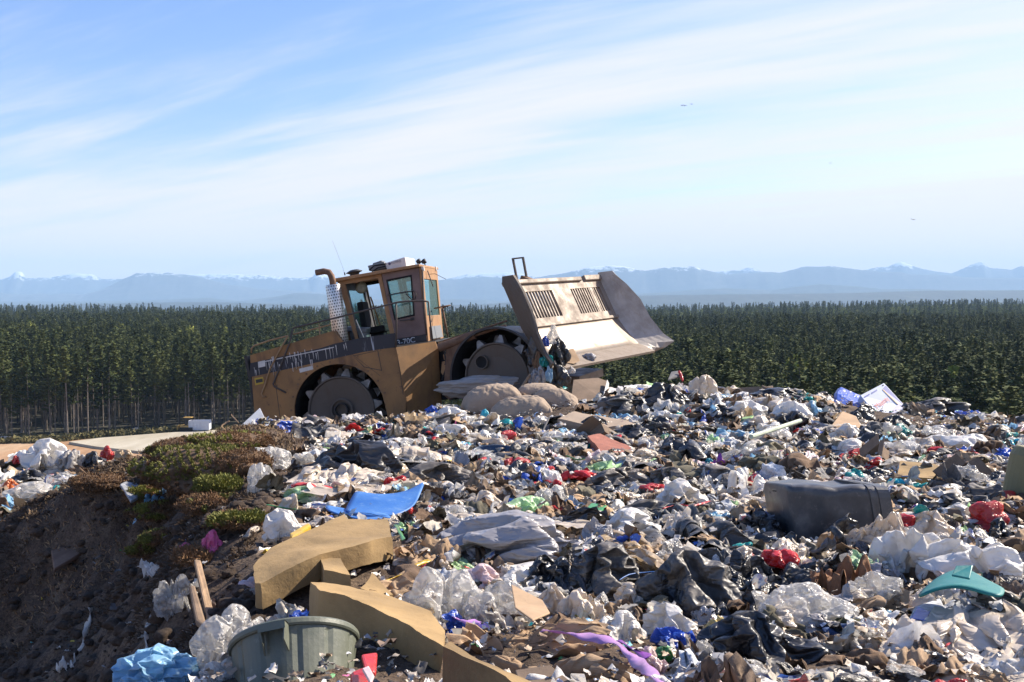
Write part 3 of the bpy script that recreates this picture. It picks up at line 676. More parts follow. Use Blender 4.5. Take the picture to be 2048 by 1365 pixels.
mb = MB(); ringprism(mb, [(p[0], p[1]) for p in CL([(773, 560), (824, 550), (830, 632), (789.5, 641)])], CL([(776, 563), (821.5, 554), (827, 629), (791.5, 637)]), CY0 - .035, CY0 - .02); part(mb, 'window_seal', m_dark, door)
mb = MB(); mb.prism(di, CY0, CY0 + .008); part(mb, 'door_window', m_glass, door)
mb = MB(); mb.prism(CL([(800, 641), (827, 638), (827, 640), (800, 643)]), CY0 - .05, CY0 - .026); mb.prism(CL([(822, 636), (829, 635), (829, 641), (822, 642)]), CY0 - .05, CY0 - .026); part(mb, 'door_handle', m_blk, door)
mb = MB(); ringprism(mb, do, di, CY1 - .05, CY1); part(mb, 'cab_frame', m_dark)
mb = MB(); mb.prism(CL([(838, 531), (843, 531), (857, 683), (852, 683)]), CY0 - .01, CY0 + .06); part(mb, 'corner_post', m_yel2)
mb = MB(); mb.prism(CL([(708, 690), (792, 679), (852, 669), (854, 683), (793, 693), (711, 708)]), CY0 - .02, CY1); base = part(mb, 'cab_base', m_blk)
# white lettering on the black band under the door
a_, b_ = L3(793, 687, CY0 - .02), L3(830, 680, CY0 - .02); xa2 = (b_ - a_).normalized(); na2 = Vector((0, -1, 0)); za2 = na2.cross(xa2) * 1.0
c_ = a_.lerp(b_, .52) + Vector((0, -.004, 0))
text_mesh('3-70C', .155, Matrix(((xa2.x, za2.x, 0, c_.x), (xa2.y, za2.y, -1, c_.y), (xa2.z, za2.z, 0, c_.z), (0, 0, 0, 1))), 'cab_lettering', mat('lettering_white', (.6, .6, .6), .6), base, .003)
# front face with windscreen, rear face, far side
def yz_ring(xtop, xbot, zt, zb, y0, y1, iy, izt, izb, th=.05):
    def q(y, z): t = (z - zb) / (zt - zb); return Vector((xbot + (xtop - xbot) * t, y, z))
    o_ = [q(y0, zt), q(y1, zt), q(y1, zb), q(y0, zb)]; i_ = [q(y0 + iy, izt), q(y1 - iy, izt), q(y1 - iy, izb), q(y0 + iy, izb)]
    V = o_ + i_ + [p + Vector((-th, 0, 0)) for p in o_ + i_]; F = []
    for i in range(4):
        j = (i + 1) % 4; F += [[i, j, 4 + j, 4 + i], [8 + i, 12 + i, 12 + j, 8 + j], [i, 8 + i, 8 + j, j], [4 + i, 4 + j, 12 + j, 12 + i]]
    return MB().add(V, F), i_
t1, b1 = L(841, 531, CY0), L(855, 683, CY0)
mb, ip = yz_ring(t1[0], b1[0], t1[1], b1[1], CY0 + .06, CY1, .16, t1[1] - .27, b1[1] + .52); ff = part(mb, 'cab_front', m_yel2, bevel=.008)
mb = MB(); mb.add([p + Vector((-.02, 0, 0)) for p in ip], [[0, 1, 2, 3]]); part(mb, 'windscreen', m_glass, ff)
mb = MB(); mb.box((b1[0] + .035, -.15, b1[1] + .16), (.05, 1.1, .26)); part(mb, 'front_cover', m_grey, ff)
mb = MB(); mb.tube([(t1[0] + .02, -.5, t1[1] - .1), (t1[0] + .06, -.42, t1[1] - .45)], .012, 5); part(mb, 'wiper', m_blk, ff)
t2, b2 = L(686, 565, CY0), L(716, 692, CY0)
mb, ip = yz_ring(t2[0], b2[0], t2[1], b2[1], CY0 + .07, CY1, .22, t2[1] - .16, b2[1] + .35); rf = part(mb, 'cab_rear', m_blk)
mb = MB(); mb.add([p + Vector((-.02, 0, 0)) for p in ip], [[0, 1, 2, 3]]); part(mb, 'rear_window', m_glass, rf)
# cab interior
sx0, sz0 = L(735, 690, -.2)
mb = MB(); mb.box((sx0 + .25, -.15, sz0 + .28), (.5, .5, .14)); mb.box((sx0 + .05, -.15, sz0 + .62), (.13, .48, .6)); mb.box((sx0 + .28, -.15, sz0 + .1), (.3, .3, .25)); seat = part(mb, 'seat', m_dark, bevel=.03)
mb = MB(); mb.box((sx0 - .02, -.62, sz0 + .35), (.45, .35, .10), Matrix.Rotation(R(14), 3, 'Y')); mb.box((sx0 + .0, -.62, sz0 + .15), (.35, .3, .35)); part(mb, 'console', m_grey, bevel=.02)
mb = MB(); cx2, cz2 = L(722, 575, -.7); mb.lathe([(0, .02), (.06, .03), (.10, .0), (.13, -.04), (.10, -.09), (0, -.1)], 16, Matrix.Translation((cx2, -.72, cz2)) @ Matrix.Rotation(R(80), 4, 'X')); mb.tube([(cx2, -.72, cz2), (cx2 + .04, -.72, cz2 + .18)], .015, 6); part(mb, 'fan', worn('fan_paint', (.33, .33, .25), (.2, .2, .15), 6), smooth=True)
mb = MB(); mb.tube([L3(741, 594, -.2), L3(760, 650, -.2)], .018, 6); mb.tube([L3(722, 600, .3), L3(742, 650, .3)], .03, 6); part(mb, 'control_lever', m_tuby)
mb = MB(); q0 = L3(712, 640, -1.06); mb.tube([q0, L3(733, 689, -1.06)], .012, 6); part(mb, 'gas_strut', mat('strut_steel', (.6, .56, .45), .3, .8))
# roof top: air conditioner, junction box, fan cowl, lamps, antenna
m_ac = worn('aircon_paint', (.62, .60, .58), (.5, .48, .46), 6, .5, amt=.15)
mb = MB(); mb.prism(LL([(770, 526.5), (810, 514), (813, 534), (774, 541)], -.55), -.55, .35); ac = part(mb, 'air_conditioner', m_ac, bevel=.02)
mb = MB(); c3 = L3(779, 528, -.553); mb.lathe([(0, 0), (.028, 0)], 16, Matrix.Translation(c3) @ Matrix.Rotation(R(90), 4, 'X')); part(mb, 'round_mark', mat('mark_blue', (.06, .06, .14), .5), ac)
c3 = L3(792, 524.5, -.554); text_mesh('ALPINE', .07, Matrix(((xa2.x, za2.x, 0, c3.x), (xa2.y, za2.y, -1, c3.y), (xa2.z, za2.z, 0, c3.z), (0, 0, 0, 1))), 'aircon_lettering', mat('lettering_grey', (.22, .22, .26), .6), ac, .002)
mb = MB(); mb.prism(LL([(735, 532), (768, 524), (771, 537), (739, 543)], -.5), -.5, .1); mb.prism(LL([(745, 527), (763, 521), (764, 524), (746, 531)], -.4), -.4, -.1); jb = part(mb, 'junction_box', m_grey, bevel=.012)
mb = MB(); mb.tube([L3(738, 541, -.55), L3(748, 532, -.56), L3(760, 530, -.56), L3(772, 528, -.55)], .014, 5); mb.tube([L3(744, 544, -.55), L3(756, 536, -.57), L3(771, 533, -.56)], .014, 5); part(mb, 'cable', m_dark, jb)
c4 = L3(709, 548, -.3); mb = MB(); mb.lathe([(0, .09), (.08, .085), (.17, .045), (.175, .03), (.16, .03), (.10, .0), (.10, -.06)], 20, Matrix.Translation(c4)); part(mb, 'vent_cowl', m_blk, smooth=True)
for px_, y_ in ((838, -.75), (848.5, -.72)):
    c5 = L3(px_, 523, y_); mb = MB(); mb.lathe([(0, -.06), (.035, -.055), (.05, -.02), (.052, .03), (.045, .035), (0, .03)], 14, Matrix.Translation(c5) @ Matrix.Rotation(R(75), 4, 'Y')); mb.tube([c5, c5 + Vector((0, 0, -.09))], .012, 5); part(mb, 'work_lamp', m_blk, smooth=True)
for px_ in (846, 871):
    c5 = L3(px_, 538, -1.02 if px_ < 860 else .55); mb = MB(); mb.box(c5, (.05, .06, .09)); part(mb, 'marker_lamp', m_white)
mb = MB(); q = L3(690, 551, -.9); mb.tube([q, q + Vector((-.02, 0, .2)), q + Vector((-.12, 0, .75))], .0022, 4); part(mb, 'antenna', m_blk)
mb = MB(); mb.tube([q, q + Vector((0, 0, .06))], .015, 6); part(mb, 'antenna_mount', m_blk)
mb = MB(); mb.tube([L3(858, 549, -.9), L3(870, 548, -1.0), L3(892, 559, -1.15)], .006, 4); part(mb, 'hose', m_blk)
# ---- exhaust
m_muf = mat('perforated_shroud', rough=.35, metal=.8)
n_, l_, bs_ = nodes(m_muf); tcn = n_.new('ShaderNodeTexCoord'); sp3 = n_.new('ShaderNodeSeparateXYZ'); l_.new(tcn.outputs['Object'], sp3.inputs[0])
mx0, mz0 = L(684, 690, -1.35)
ang = mathn(m_muf, 'ARCTAN2', mathn(m_muf, 'ADD', sp3.outputs[1], 1.25), mathn(m_muf, 'SUBTRACT', sp3.outputs[0], (L(678, 630, -1.25)[0])))
ua = mathn(m_muf, 'MULTIPLY', ang, 18 / 6.2832); va = mathn(m_muf, 'MULTIPLY', sp3.outputs[2], 17.0)
rowp = mathn(m_muf, 'MULTIPLY', mathn(m_muf, "FLOOR", va, 0.0), .5)
fu = mathn(m_muf, 'SUBTRACT', mathn(m_muf, 'FRACT', mathn(m_muf, 'ADD', ua, rowp), 0), .5); fv = mathn(m_muf, 'SUBTRACT', mathn(m_muf, 'FRACT', va, 0), .5)
rr_ = mathn(m_muf, 'SQRT', mathn(m_muf, 'ADD', mathn(m_muf, 'MULTIPLY', fu, fu), mathn(m_muf, 'MULTIPLY', fv, fv)), 0)
hole = mathn(m_muf, 'LESS_THAN', rr_, .27); setc(m_muf, mixc(m_muf, hole, (.62, .60, .56), (.03, .03, .03)))
setc(m_muf, mathn(m_muf, 'SUBTRACT', .8, mathn(m_muf, 'MULTIPLY', hole, .8)), 'Metallic')
mt, mbm = L3(666, 570, -1.25), L3(684, 695, -1.25); axm = (mt - mbm).normalized(); Fm = Matrix.Translation(mbm) @ axm.to_track_quat('Z', 'X').to_matrix().to_4x4(); Lm = (mt - mbm).length
mb = MB(); mb.lathe([(0, 0), (.145, 0), (.155, .02), (.155, Lm - .02), (.145, Lm), (0, Lm)], 32, Fm); muf = part(mb, 'muffler', m_muf, smooth=True)
e0 = mt; e1 = L3(663, 553, -1.25); e2 = L3(658, 545, -1.25); e3 = L3(648, 543, -1.25); e4 = L3(632, 546, -1.25)
mb = MB(); mb.tube([e0 - axm * .02, L3(665, 560, -1.25), e1, e2, e3, e4], [.062, .062, .062, .06, .06, .058], 16, caps=False); part(mb, 'exhaust_pipe', m_rust, muf, smooth=True, solid=.008)
# ---- handrails
def rail(name, pts, y, r, m, n=8):
    mb = MB()
    for seg in pts: mb.tube([L3(p[0], p[1], y if len(p) < 3 else p[2]) for p in seg], r, n)
    return part(mb, name, m, smooth=True)
rail('handrail', [[(586, 657), (600, 653), (660, 639), (795, 605), (815, 603), (845, 602), (857, 604)], [(792, 605), (793, 640), (792, 695)], [(857, 604), (860, 640), (865, 682)], [(586, 657), (578, 690), (562, 730), (546, 769), (549, 774), (572, 786)]], -1.62, .018, m_tube)
rail('handrail', [[(587, 669), (660, 650)], [(638, 648), (640, 672), (645, 702)]], -1.45, .015, m_tuby)
rail('handrail', [[(503, 707), (503, 697), (508, 692), (540, 681), (576, 672)], [(576, 672), (560, 700), (540, 738), (528, 776), (523, 788), (526, 795), (532, 794)]], -1.63, .017, m_tuby)
rail('grab_bar', [[(775, 591), (800, 586), (827, 582)], [(827, 582), (833, 590), (829, 600)], [(812, 588), (826, 602)]], -1.10, .012, m_tube)
rail('grab_bar', [[(845, 540, -1.06), (848, 620, -1.06), (854, 671, -1.06)]], -1.06, .018, m_tube)
# hand wheel on a post ahead of the cab
q0, q1 = L3(896, 675, -.2), L3(885, 617, -.2); mb = MB(); mb.tube([q0, q1], .02, 8)
for k in range(3):
    a = k * 2.094; mb.tube([q1, q1 + Vector((.16 * math.cos(a), .16 * math.sin(a), .03))], .01, 5)
ring = [q1 + Vector((.17 * math.cos(2 * math.pi * k / 24), .17 * math.sin(2 * math.pi * k / 24), .03)) for k in range(25)]; mb.tube(ring, .014, 6, caps=False)
part(mb, 'hand_wheel', m_rust, smooth=True)

# ---- front frame (articulated further towards the camera)
Y2, P2 = R(24), R(14)
R2 = (Matrix.Rotation(-Y2, 3, 'Z') @ Matrix.Rotation(-P2, 3, 'Y'))
F2 = Matrix.Translation(at(992, 755, 19.7)) @ R2.to_4x4(); F2I = F2.inverted()       # origin: near front wheel centre, outer face
def L2(px, py, y=0.0):
    d = F2I.to_3x3() @ ray(px, py); o = F2I @ Vector((0, 0, EYE)); k = (y - o.y) / d.y; return Vector((o.x + d.x * k, y, o.z + d.z * k))
def l2(pts, y=0.0): return [(L2(*p, y).x, L2(*p, y).z) for p in pts]
wheel(F2, rows=3)
wheel(F2 @ Matrix.Translation((0, 2.2, 0)), rows=0)
mb = MB(); a = arc((0, 0), .96, math.pi * 1.06, -.05, 26); b = arc((0, 0), 1.0, math.pi * 1.06, -.05, 26); mb.prism(a + b[::-1], -.05, .95); fd = tri(part(mb, 'fender', m_blk, F=F2))
mb = MB(); mb.prism(arc((0, 0), .97, math.pi * 1.06, -.05, 26), .88, .92); tri(part(mb, 'fender_wall', m_dark, fd, F=F2))
mb = MB(); mb.prism(arc((0, 0), 1.0, math.pi * 1.06, math.pi * .55, 14) + l2([(952, 668), (905, 688), (893, 700), (886, 790), (898, 800)], -.0), .0, .06); tri(part(mb, 'front_frame_panel', m_rust, F=F2))
mb = MB(); mb.prism(l2([(884, 690), (1010, 655), (1040, 690), (1040, 780), (884, 800)], .95), .95, 2.15); part(mb, 'front_frame', m_stld, F=F2)
for i, (a, b) in enumerate((((878, 696), (950, 670)),)):
    A = L2(a[0], a[1], -.02); B = L2(b[0], b[1], .1); Cc = L2(1012, 652, .3)
    mb = MB(); mb.tube([A, B], [.085, .085], 16); mb.tube([B, Cc], [.04, .03], 12); part(mb, 'lift_cylinder', m_rust, F=F2, smooth=False)
A, B = L2(886, 683, .4), L2(1014, 642, .5); mb = MB(); mb.tube([A, B], .02, 6); part(mb, 'hydraulic_line', m_rust, F=F2)
mb = MB()
for p_ in (((876, 686), (890, 690), (888, 700)), ((880, 690), (893, 702), (905, 700)), ((885, 700), (898, 712), (890, 730)), ((889, 705), (893, 735), (884, 760))):
    mb.tube([L2(x, y, .02) for x, y in p_], .018, 6)
part(mb, 'hydraulic_hoses', m_blk, F=F2)
mb = MB(); mb.prism(l2([(886, 710), (897, 706), (900, 716), (888, 720)], .1), .1, .5); mb.prism(l2([(884, 724), (891, 722), (894, 738), (886, 752), (882, 745)], .1), .1, .5); mb.prism(l2([(876, 684), (888, 683), (889, 693), (876, 696)], .0), .0, .4); part(mb, 'articulation_joint', m_yel2, F=F2)
mb = MB(); mb.prism(l2([(880, 700), (905, 696), (905, 800), (882, 800)], .3), .3, 1.9); part(mb, 'articulation_frame', m_dark, F=F2)
# lift bracket with two upright bars behind the blade
mb = MB(); mb.box((0, 0, 0), (.22, .20, .24), Matrix.Rotation(R(20), 3, 'Y')); FB = Matrix.Translation(at(1052, 566, 20.6)) @ Matrix.Rotation(-R(34), 4, 'Z'); br_ = part(mb, 'lift_bracket', m_rust, F=FB, bevel=.01)
for (a, b) in (((1025.6, 517), (1036, 570)), ((1046, 516), (1054, 560))):
    mb = MB(); mb.tube([at(a[0], a[1], 20.6), at(b[0], b[1], 20.6)], .028, 6); part(mb, 'guard_bar', m_tube, br_, F=Matrix.Identity(4))
mb = MB(); mb.tube([at(1024, 518, 20.6), at(1048, 515.5, 20.6)], .016, 6); part(mb, 'guard_bar', m_tube, br_, F=Matrix.Identity(4))

# ---- blade
BA = R(34); bn = Vector((math.cos(BA), -math.sin(BA), 0)); bw = Vector((math.sin(BA), math.cos(BA), 0)); BO = at(1006, 566, 19.5); BW = 3.8; rise = .045
def Bp(s, w, h): return BO + bn * s + bw * w + Vector((0, 0, h + rise * w))
prof = [(0, 0), (.46, -.88), (.54, -.99), (.66, -1.14), (.82, -1.32), (1.01, -1.48), (1.40, -1.63)]
def sheet(rows, name, m, parent, th=.05):
    V = [p for r_ in rows for p in r_]; n = len(rows[0]); F = [[i * n + k, i * n + k + 1, (i + 1) * n + k + 1, (i + 1) * n + k] for i in range(len(rows) - 1) for k in range(n - 1)]
    mb = MB().add(V, F); return part(mb, name, m, parent, F=Matrix.Identity(4), solid=th)
ws = np.linspace(0, BW, 9)
blade = sheet([[Bp(s, w, h) for w in ws] for s, h in prof[1:6]], 'blade', m_stlp, comp, .06)
for p in blade.data.polygons: p.use_smooth = True
sheet([[Bp(s, w, h) for w in ws] for s, h in ((1.0, -1.475), (1.42, -1.63))], 'cutting_edge', m_stl, blade, .05)
def onp(w, p, off=0.0):          # point of the flat upper panel: w along blade, p 0..1 down
    nrm = Vector((.88, 0, .46)).normalized(); b = Bp(.46 * p, w, -.88 * p); return b + (bn * nrm.x + Vector((0, 0, nrm.z))) * off
mb = MB()
def slab(w0, w1, p0, p1, t0=-.03, t1=.03):
    P = [onp(w0, p0, t0), onp(w1, p0, t0), onp(w1, p1, t0), onp(w0, p1, t0), onp(w0, p0, t1), onp(w1, p0, t1), onp(w1, p1, t1), onp(w0, p1, t1)]
    mb.add(P, [(0, 3, 2, 1), (4, 5, 6, 7), (0, 1, 5, 4), (1, 2, 6, 5), (2, 3, 7, 6), (3, 0, 4, 7)])
slab(0, BW, .06, .24); slab(0, BW, .84, 1.0); slab(0, .14, .24, .84); slab(1.58, 2.32, .24, .84); slab(3.62, BW, .24, .84)
part(mb, 'upper_panel', m_stl, blade, F=Matrix.Identity(4))
for a, b, dv in ((.14, 1.58, .52), (2.32, 3.62, 3.18)):
    n = 13; mb = MB()
    for k in range(1, n):
        w = a + (b - a) * k / n; h_ = .016
        if abs(w - dv) < .06: h_ = .055
        slab(w - h_, w + h_, .24, .84, -.02, .02)
    part(mb, 'grille', m_stl, blade, F=Matrix.Identity(4))
mb = MB(); slab(0, 2.9, -.02, .08, -.05, .09); slab(3.05, BW, -.05, .08, -.05, .09); part(mb, 'top_rail', m_stl, blade, F=Matrix.Identity(4), bevel=.02)
mb = MB(); slab(0, BW, .97, 1.04, -.02, .075); part(mb, 'cross_rib', m_stl, blade, F=Matrix.Identity(4), bevel=.01)
wingpx = [(1225, 542), (1232, 550), (1253, 568), (1281, 599), (1300, 635), (1326, 668), (1348, 683), (1330, 694), (1298, 706)]
inner = [(0, .12), (.0, .0), (.25, -.48), (.46, -.88), (.66, -1.14), (.82, -1.32), (1.01, -1.48), (1.2, -1.55), (1.40, -1.63)]
outw = [at(px, py, 22.55 - i * .035) for i, (px, py) in enumerate(wingpx)]
m_wing_lit = worn('lit_wing_steel', (.46, .41, .36), (.30, .265, .23), 2.8, .5, metal=.1, amt=.35, rust=(.2, .14, .1))  # right wing: worn steel, base lightened to stand in for missing light
def wing(mirror):
    rows = []
    for (s, h), o_ in zip(inner, outw):
        q = o_ - BO; qs, qw = q.dot(bn), q.dot(bw); qh = q.z - rise * qw
        row = []
        for t in np.linspace(0, 1, 5):
            s_, w_, h_ = s + (qs - s) * t, BW + (qw - BW) * t, h + (qh - h) * t
            if mirror: w_ = BW - w_
            row.append(Bp(s_, w_, h_))
        rows.append(row)
    sheet(rows, 'blade_wing', m_wing_lit if not mirror else m_stld, blade, .05)  # mirrored left wing gets darker steel: its shade is put into the colour
wing(False); wing(True)
mb = MB(); mb.tube([Bp(.9, 0, -1.55), Bp(.9, BW, -1.55)], .05, 8); part(mb, 'rear_brace', m_stld, blade, F=Matrix.Identity(4))
mb = MB(); mb.box((0, 0, 0), (.55, 1.0, .16)); part(mb, 'push_arm', m_stl, blade, F=Matrix.Translation(at(1160, 752, 20.7)) @ Matrix.Rotation(-BA, 4, 'Z') @ Matrix.Rotation(R(6), 4, 'X'))
# ------------------------------------------------------------ refuse: materials
def film(name, base, rough=.32, trans=.25, clear=0.0, bs=.5, scale=10, dirt=.45, dirtc=(.30, .23, .16)):
    m = mat(name, base, rough); n, l, b = nodes(m)
    f = ntex(m, scale * .35, 6, .65); tcx = n.new('ShaderNodeTexCoord'); r_ = n.new('ShaderNodeTexNoise'); r_.noise_type = 'RIDGED_MULTIFRACTAL'
    r_.inputs['Scale'].default_value = scale; r_.inputs['Detail'].default_value = 5; r_.inputs['Roughness'].default_value = .55; r_.inputs['Distortion'].default_value = .6
    l.new(tcx.outputs['Object'], r_.inputs['Vector'])
    oi = objrand(m)
    dk = ramp(m, mathn(m, 'ADD', f, mathn(m, 'MULTIPLY', mathn(m, 'SUBTRACT', oi, .5), .2)), [(.48, (0, 0, 0)), (.74, (dirt,) * 3)])
    vary = mixc(m, mathn(m, 'MULTIPLY', oi, .35), base, tuple(c * .72 for c in base))
    setc(m, mixc(m, dk, vary, dirtc)); bump(m, r_.outputs['Fac'], bs, .035)
    b.inputs['Specular IOR Level'].default_value = .6
    out = n['Material Output']; sh = b.outputs[0]
    if trans:
        t = n.new('ShaderNodeBsdfTranslucent'); t.inputs[0].default_value = (*[min(1, c * 1.15) for c in base], 1); mx = n.new('ShaderNodeMixShader'); mx.inputs[0].default_value = trans
        l.new(sh, mx.inputs[1]); l.new(t.outputs[0], mx.inputs[2]); sh = mx.outputs[0]
    if clear:
        t = n.new('ShaderNodeBsdfTransparent'); mx = n.new('ShaderNodeMixShader'); mx.inputs[0].default_value = clear
        l.new(sh, mx.inputs[1]); l.new(t.outputs[0], mx.inputs[2]); sh = mx.outputs[0]
    l.new(sh, out.inputs[0]); return m
def matte(name, base, rough=.9, scale=6, amt=.6, bs=.4, stretch=None):
    m = mat(name, base, rough); f = ntex(m, scale, 7, .65, stretch=stretch); g = ntex(m, scale * 7, 4, .7)
    oi = objrand(m); k = mathn(m, 'ADD', f, mathn(m, 'MULTIPLY', mathn(m, 'SUBTRACT', oi, .5), .3))
    setc(m, mixc(m, ramp(m, k, [(.32, (0, 0, 0)), (.72, (1, 1, 1))]), tuple(c * (1 - amt * .6) for c in base), tuple(min(.85, c * (1 + amt * .25)) for c in base)))
    bump(m, g, bs, .01); return m
FILM = {
 'white': film('film_white', (.80, .77, .72), dirt=.3), 'dirty white': film('film_dirty', (.72, .62, .50), dirt=.5), 'clear': film('film_clear', (.74, .72, .68), .16, .25, .46, 1.0, dirt=.35),
 'grey': film('film_grey', (.30, .28, .26), .4, .05), 'silver grey': film('film_silver', (.32, .31, .32), .3, 0, scale=11), 'black': film('film_black', (.02, .02, .022), .36, 0, dirt=.4, dirtc=(.11, .10, .09)),
 'dusty black': film('film_dusty', (.06, .055, .05), .5, 0, dirt=.95, dirtc=(.24, .20, .155)), 'sky blue': film('film_blue', (.28, .52, .72), trans=.3), 'bright blue': film('film_cobalt', (.04, .12, .55)),
 'teal': film('film_teal', (.02, .36, .34)), 'turquoise': film('film_turq', (.03, .45, .58)), 'pink': film('film_pink', (.72, .12, .30)), 'red': film('film_red', (.60, .03, .03)), 'pale green': film('film_green', (.48, .70, .40), trans=.35),
 'green': film('film_leaf', (.06, .34, .12)), 'yellow': film('film_yellow', (.75, .50, .03)), 'purple': film('film_purple', (.25, .05, .40)), 'lilac': film('film_lilac', (.60, .32, .72)), 'orange': film('film_orange', (.75, .20, .04)),
 'pale pink': film('film_palepink', (.75, .58, .58)), 'tan': film('film_tan', (.50, .38, .24)),
}
pm = film('film_printed', (.76, .73, .68), dirt=.3); nP, lP, bP = nodes(pm); old = bP.inputs['Base Color'].links[0].from_socket; fP = ntex(pm, 3.2, 2, .5)
FILM['printed'] = pm; lP.new(mixc(pm, ramp(pm, fP, [(.56, (0, 0, 0)), (.58, (1, 1, 1))]), mixc(pm, ramp(pm, fP, [(.36, (1, 1, 1)), (.38, (0, 0, 0))]), old, (.5, .05, .05)), (.04, .12, .42)), bP.inputs['Base Color'])
def sim_pillow(seed, n=22):
    """two cloth squares sewn along the rim and blown up until the seams pucker"""
    rg = np.random.RandomState(seed); g = np.linspace(-1, 1, n); X, Y = np.meshgrid(g, g * .72); P = np.c_[X.ravel(), Y.ravel(), 0 * X.ravel()]; i = np.arange(n * n).reshape(n, n)
    q = np.stack([i[:-1, :-1], i[:-1, 1:], i[1:, 1:], i[1:, :-1]], -1).reshape(-1, 4); F1 = np.concatenate([q[:, [0, 1, 2]], q[:, [0, 2, 3]]]); rim = np.zeros((n, n), bool); rim[0] = rim[-1] = True; rim[:, 0] = rim[:, -1] = True
    idx = np.arange(n * n); inner = np.where(~rim.ravel())[0]; idx2 = idx.copy(); idx2[inner] = n * n + np.arange(len(inner)); R_ = np.concatenate([P, P[inner]]); F = np.concatenate([F1, idx2[F1][:, ::-1]])
    f_ = (np.clip(1 - (P[:, 0]) ** 2, 0, 1) * np.clip(1 - (P[:, 1] / .72) ** 2, 0, 1)) ** .4 * .18; V = R_.copy(); V[:n * n, 2] = f_; V[n * n:, 2] = -f_[inner]; V += rg.randn(*V.shape) * .006
    def press(V, F, amt, it, S):
        for _ in range(it):
            fn = np.cross(S.V[F[:, 1]] - S.V[F[:, 0]], S.V[F[:, 2]] - S.V[F[:, 0]]); N_ = np.zeros_like(S.V)
            for a in range(3):
                for c in range(3): N_[:, c] += np.bincount(F[:, a], fn[:, c], len(S.V))
            N_ /= np.linalg.norm(N_, axis=1)[:, None] + 1e-9; S.V += N_ * amt; S.V[:, 2] -= .003; S.proj(7); S.V[:, 2] = np.maximum(S.V[:, 2], -.25)
        return S.V
    S = Solver(V, F, R_, .10); V = press(V, F, .0055, 46, S)
    F, (R_, V) = _subdiv(F, [R_, V]); S = Solver(V + rg.randn(*V.shape) * .008, F, R_, .06, 1.05); V = press(V, F, .004, 14, S)
    F, (R_, V) = _subdiv(F, [R_, V]); S = Solver(V + rg.randn(*V.shape) * .003, F, R_, .1, 1.03); S.proj(12); V = S.V; V[:, 2] += creases(V * 1.3 + seed, rg, 10, .45, .16) * np.sign(V[:, 2] - V[:, 2].mean()); return V, F
m_card = matte('cardboard', (.40, .27, .16), .9, 3, .5); m_card2 = matte('cardboard_dark', (.21, .145, .095), .9, 3, .5); m_paper = matte('paper', (.66, .63, .58), .9, 8, .5)
m_paper2 = matte('printed_paper', (.50, .52, .55), .8, 14, .9)
m_foam = matte('foam', (.31, .205, .09), .95, 2.2, .7, .6); m_foamy = matte('foam_yellow', (.62, .48, .20), .95, 7, .4, .4)
m_pillow = matte('pillow_cloth', (.35, .27, .20), .95, 3, .3, .2); m_brown = matte('brown_cloth', (.16, .10, .06), .95, 6, .6, .5); m_olive = matte('olive_cloth', (.17, .15, .10), .95, 6, .6, .5)
m_greyc = matte('grey_cloth', (.15, .145, .145), .95, 6, .6, .5); m_redc = matte('red_cloth', (.42, .03, .04), .9, 6, .5, .5); m_bluec = matte('blue_cloth', (.05, .09, .20), .9, 6, .5, .5); m_creamc = matte('cream_cloth', (.55, .49, .40), .9, 6, .5, .4)
m_woven = matte('woven_brown', (.24, .12, .06), .9, 12, .5)
m_wood = matte('wood', (.30, .20, .12), .9, 5, .7, .5, (1, 1, 8)); m_woodg = matte('grey_wood', (.33, .31, .29), .9, 4, .7, .7, (.4, 1, 3)); m_blackp = worn('black_plastic', (.022, .023, .027), (.06, .06, .062), 3, .42, amt=.2, rust=(.13, .12, .11), streak=False)
m_bluep = worn('blue_plastic', (.03, .13, .42), (.07, .20, .46), 5, .4, amt=.7, rust=(.18, .3, .5), streak=False); m_greenp = worn('olive_plastic', (.105, .115, .085), (.14, .15, .11), 3, .45, amt=.35, rust=(.28, .27, .22), streak=False)
m_tealp = worn('teal_plastic', (.0, .14, .13), (.01, .18, .17), 3, .4, amt=.2, rust=(.1, .25, .23), streak=False); m_navy = worn('navy_plastic', (.02, .04, .08), (.04, .08, .14), 3, .3, amt=.3, rust=(.2, .22, .25), streak=False)
CLOTH = {'brown': m_brown, 'olive': m_olive, 'grey': m_greyc, 'red': m_redc, 'navy': m_bluec, 'cream': m_creamc}

# ------------------------------------------------------------ refuse: shapes
def ico(sub):
    bm = bmesh.new(); bmesh.ops.create_icosphere(bm, subdivisions=sub, radius=1); V = np.array([v.co for v in bm.verts]); F = np.array([[v.index for v in f.verts] for f in bm.faces]); bm.free(); return V, F
_I = {k: ico(k) for k in (3, 4, 5)}
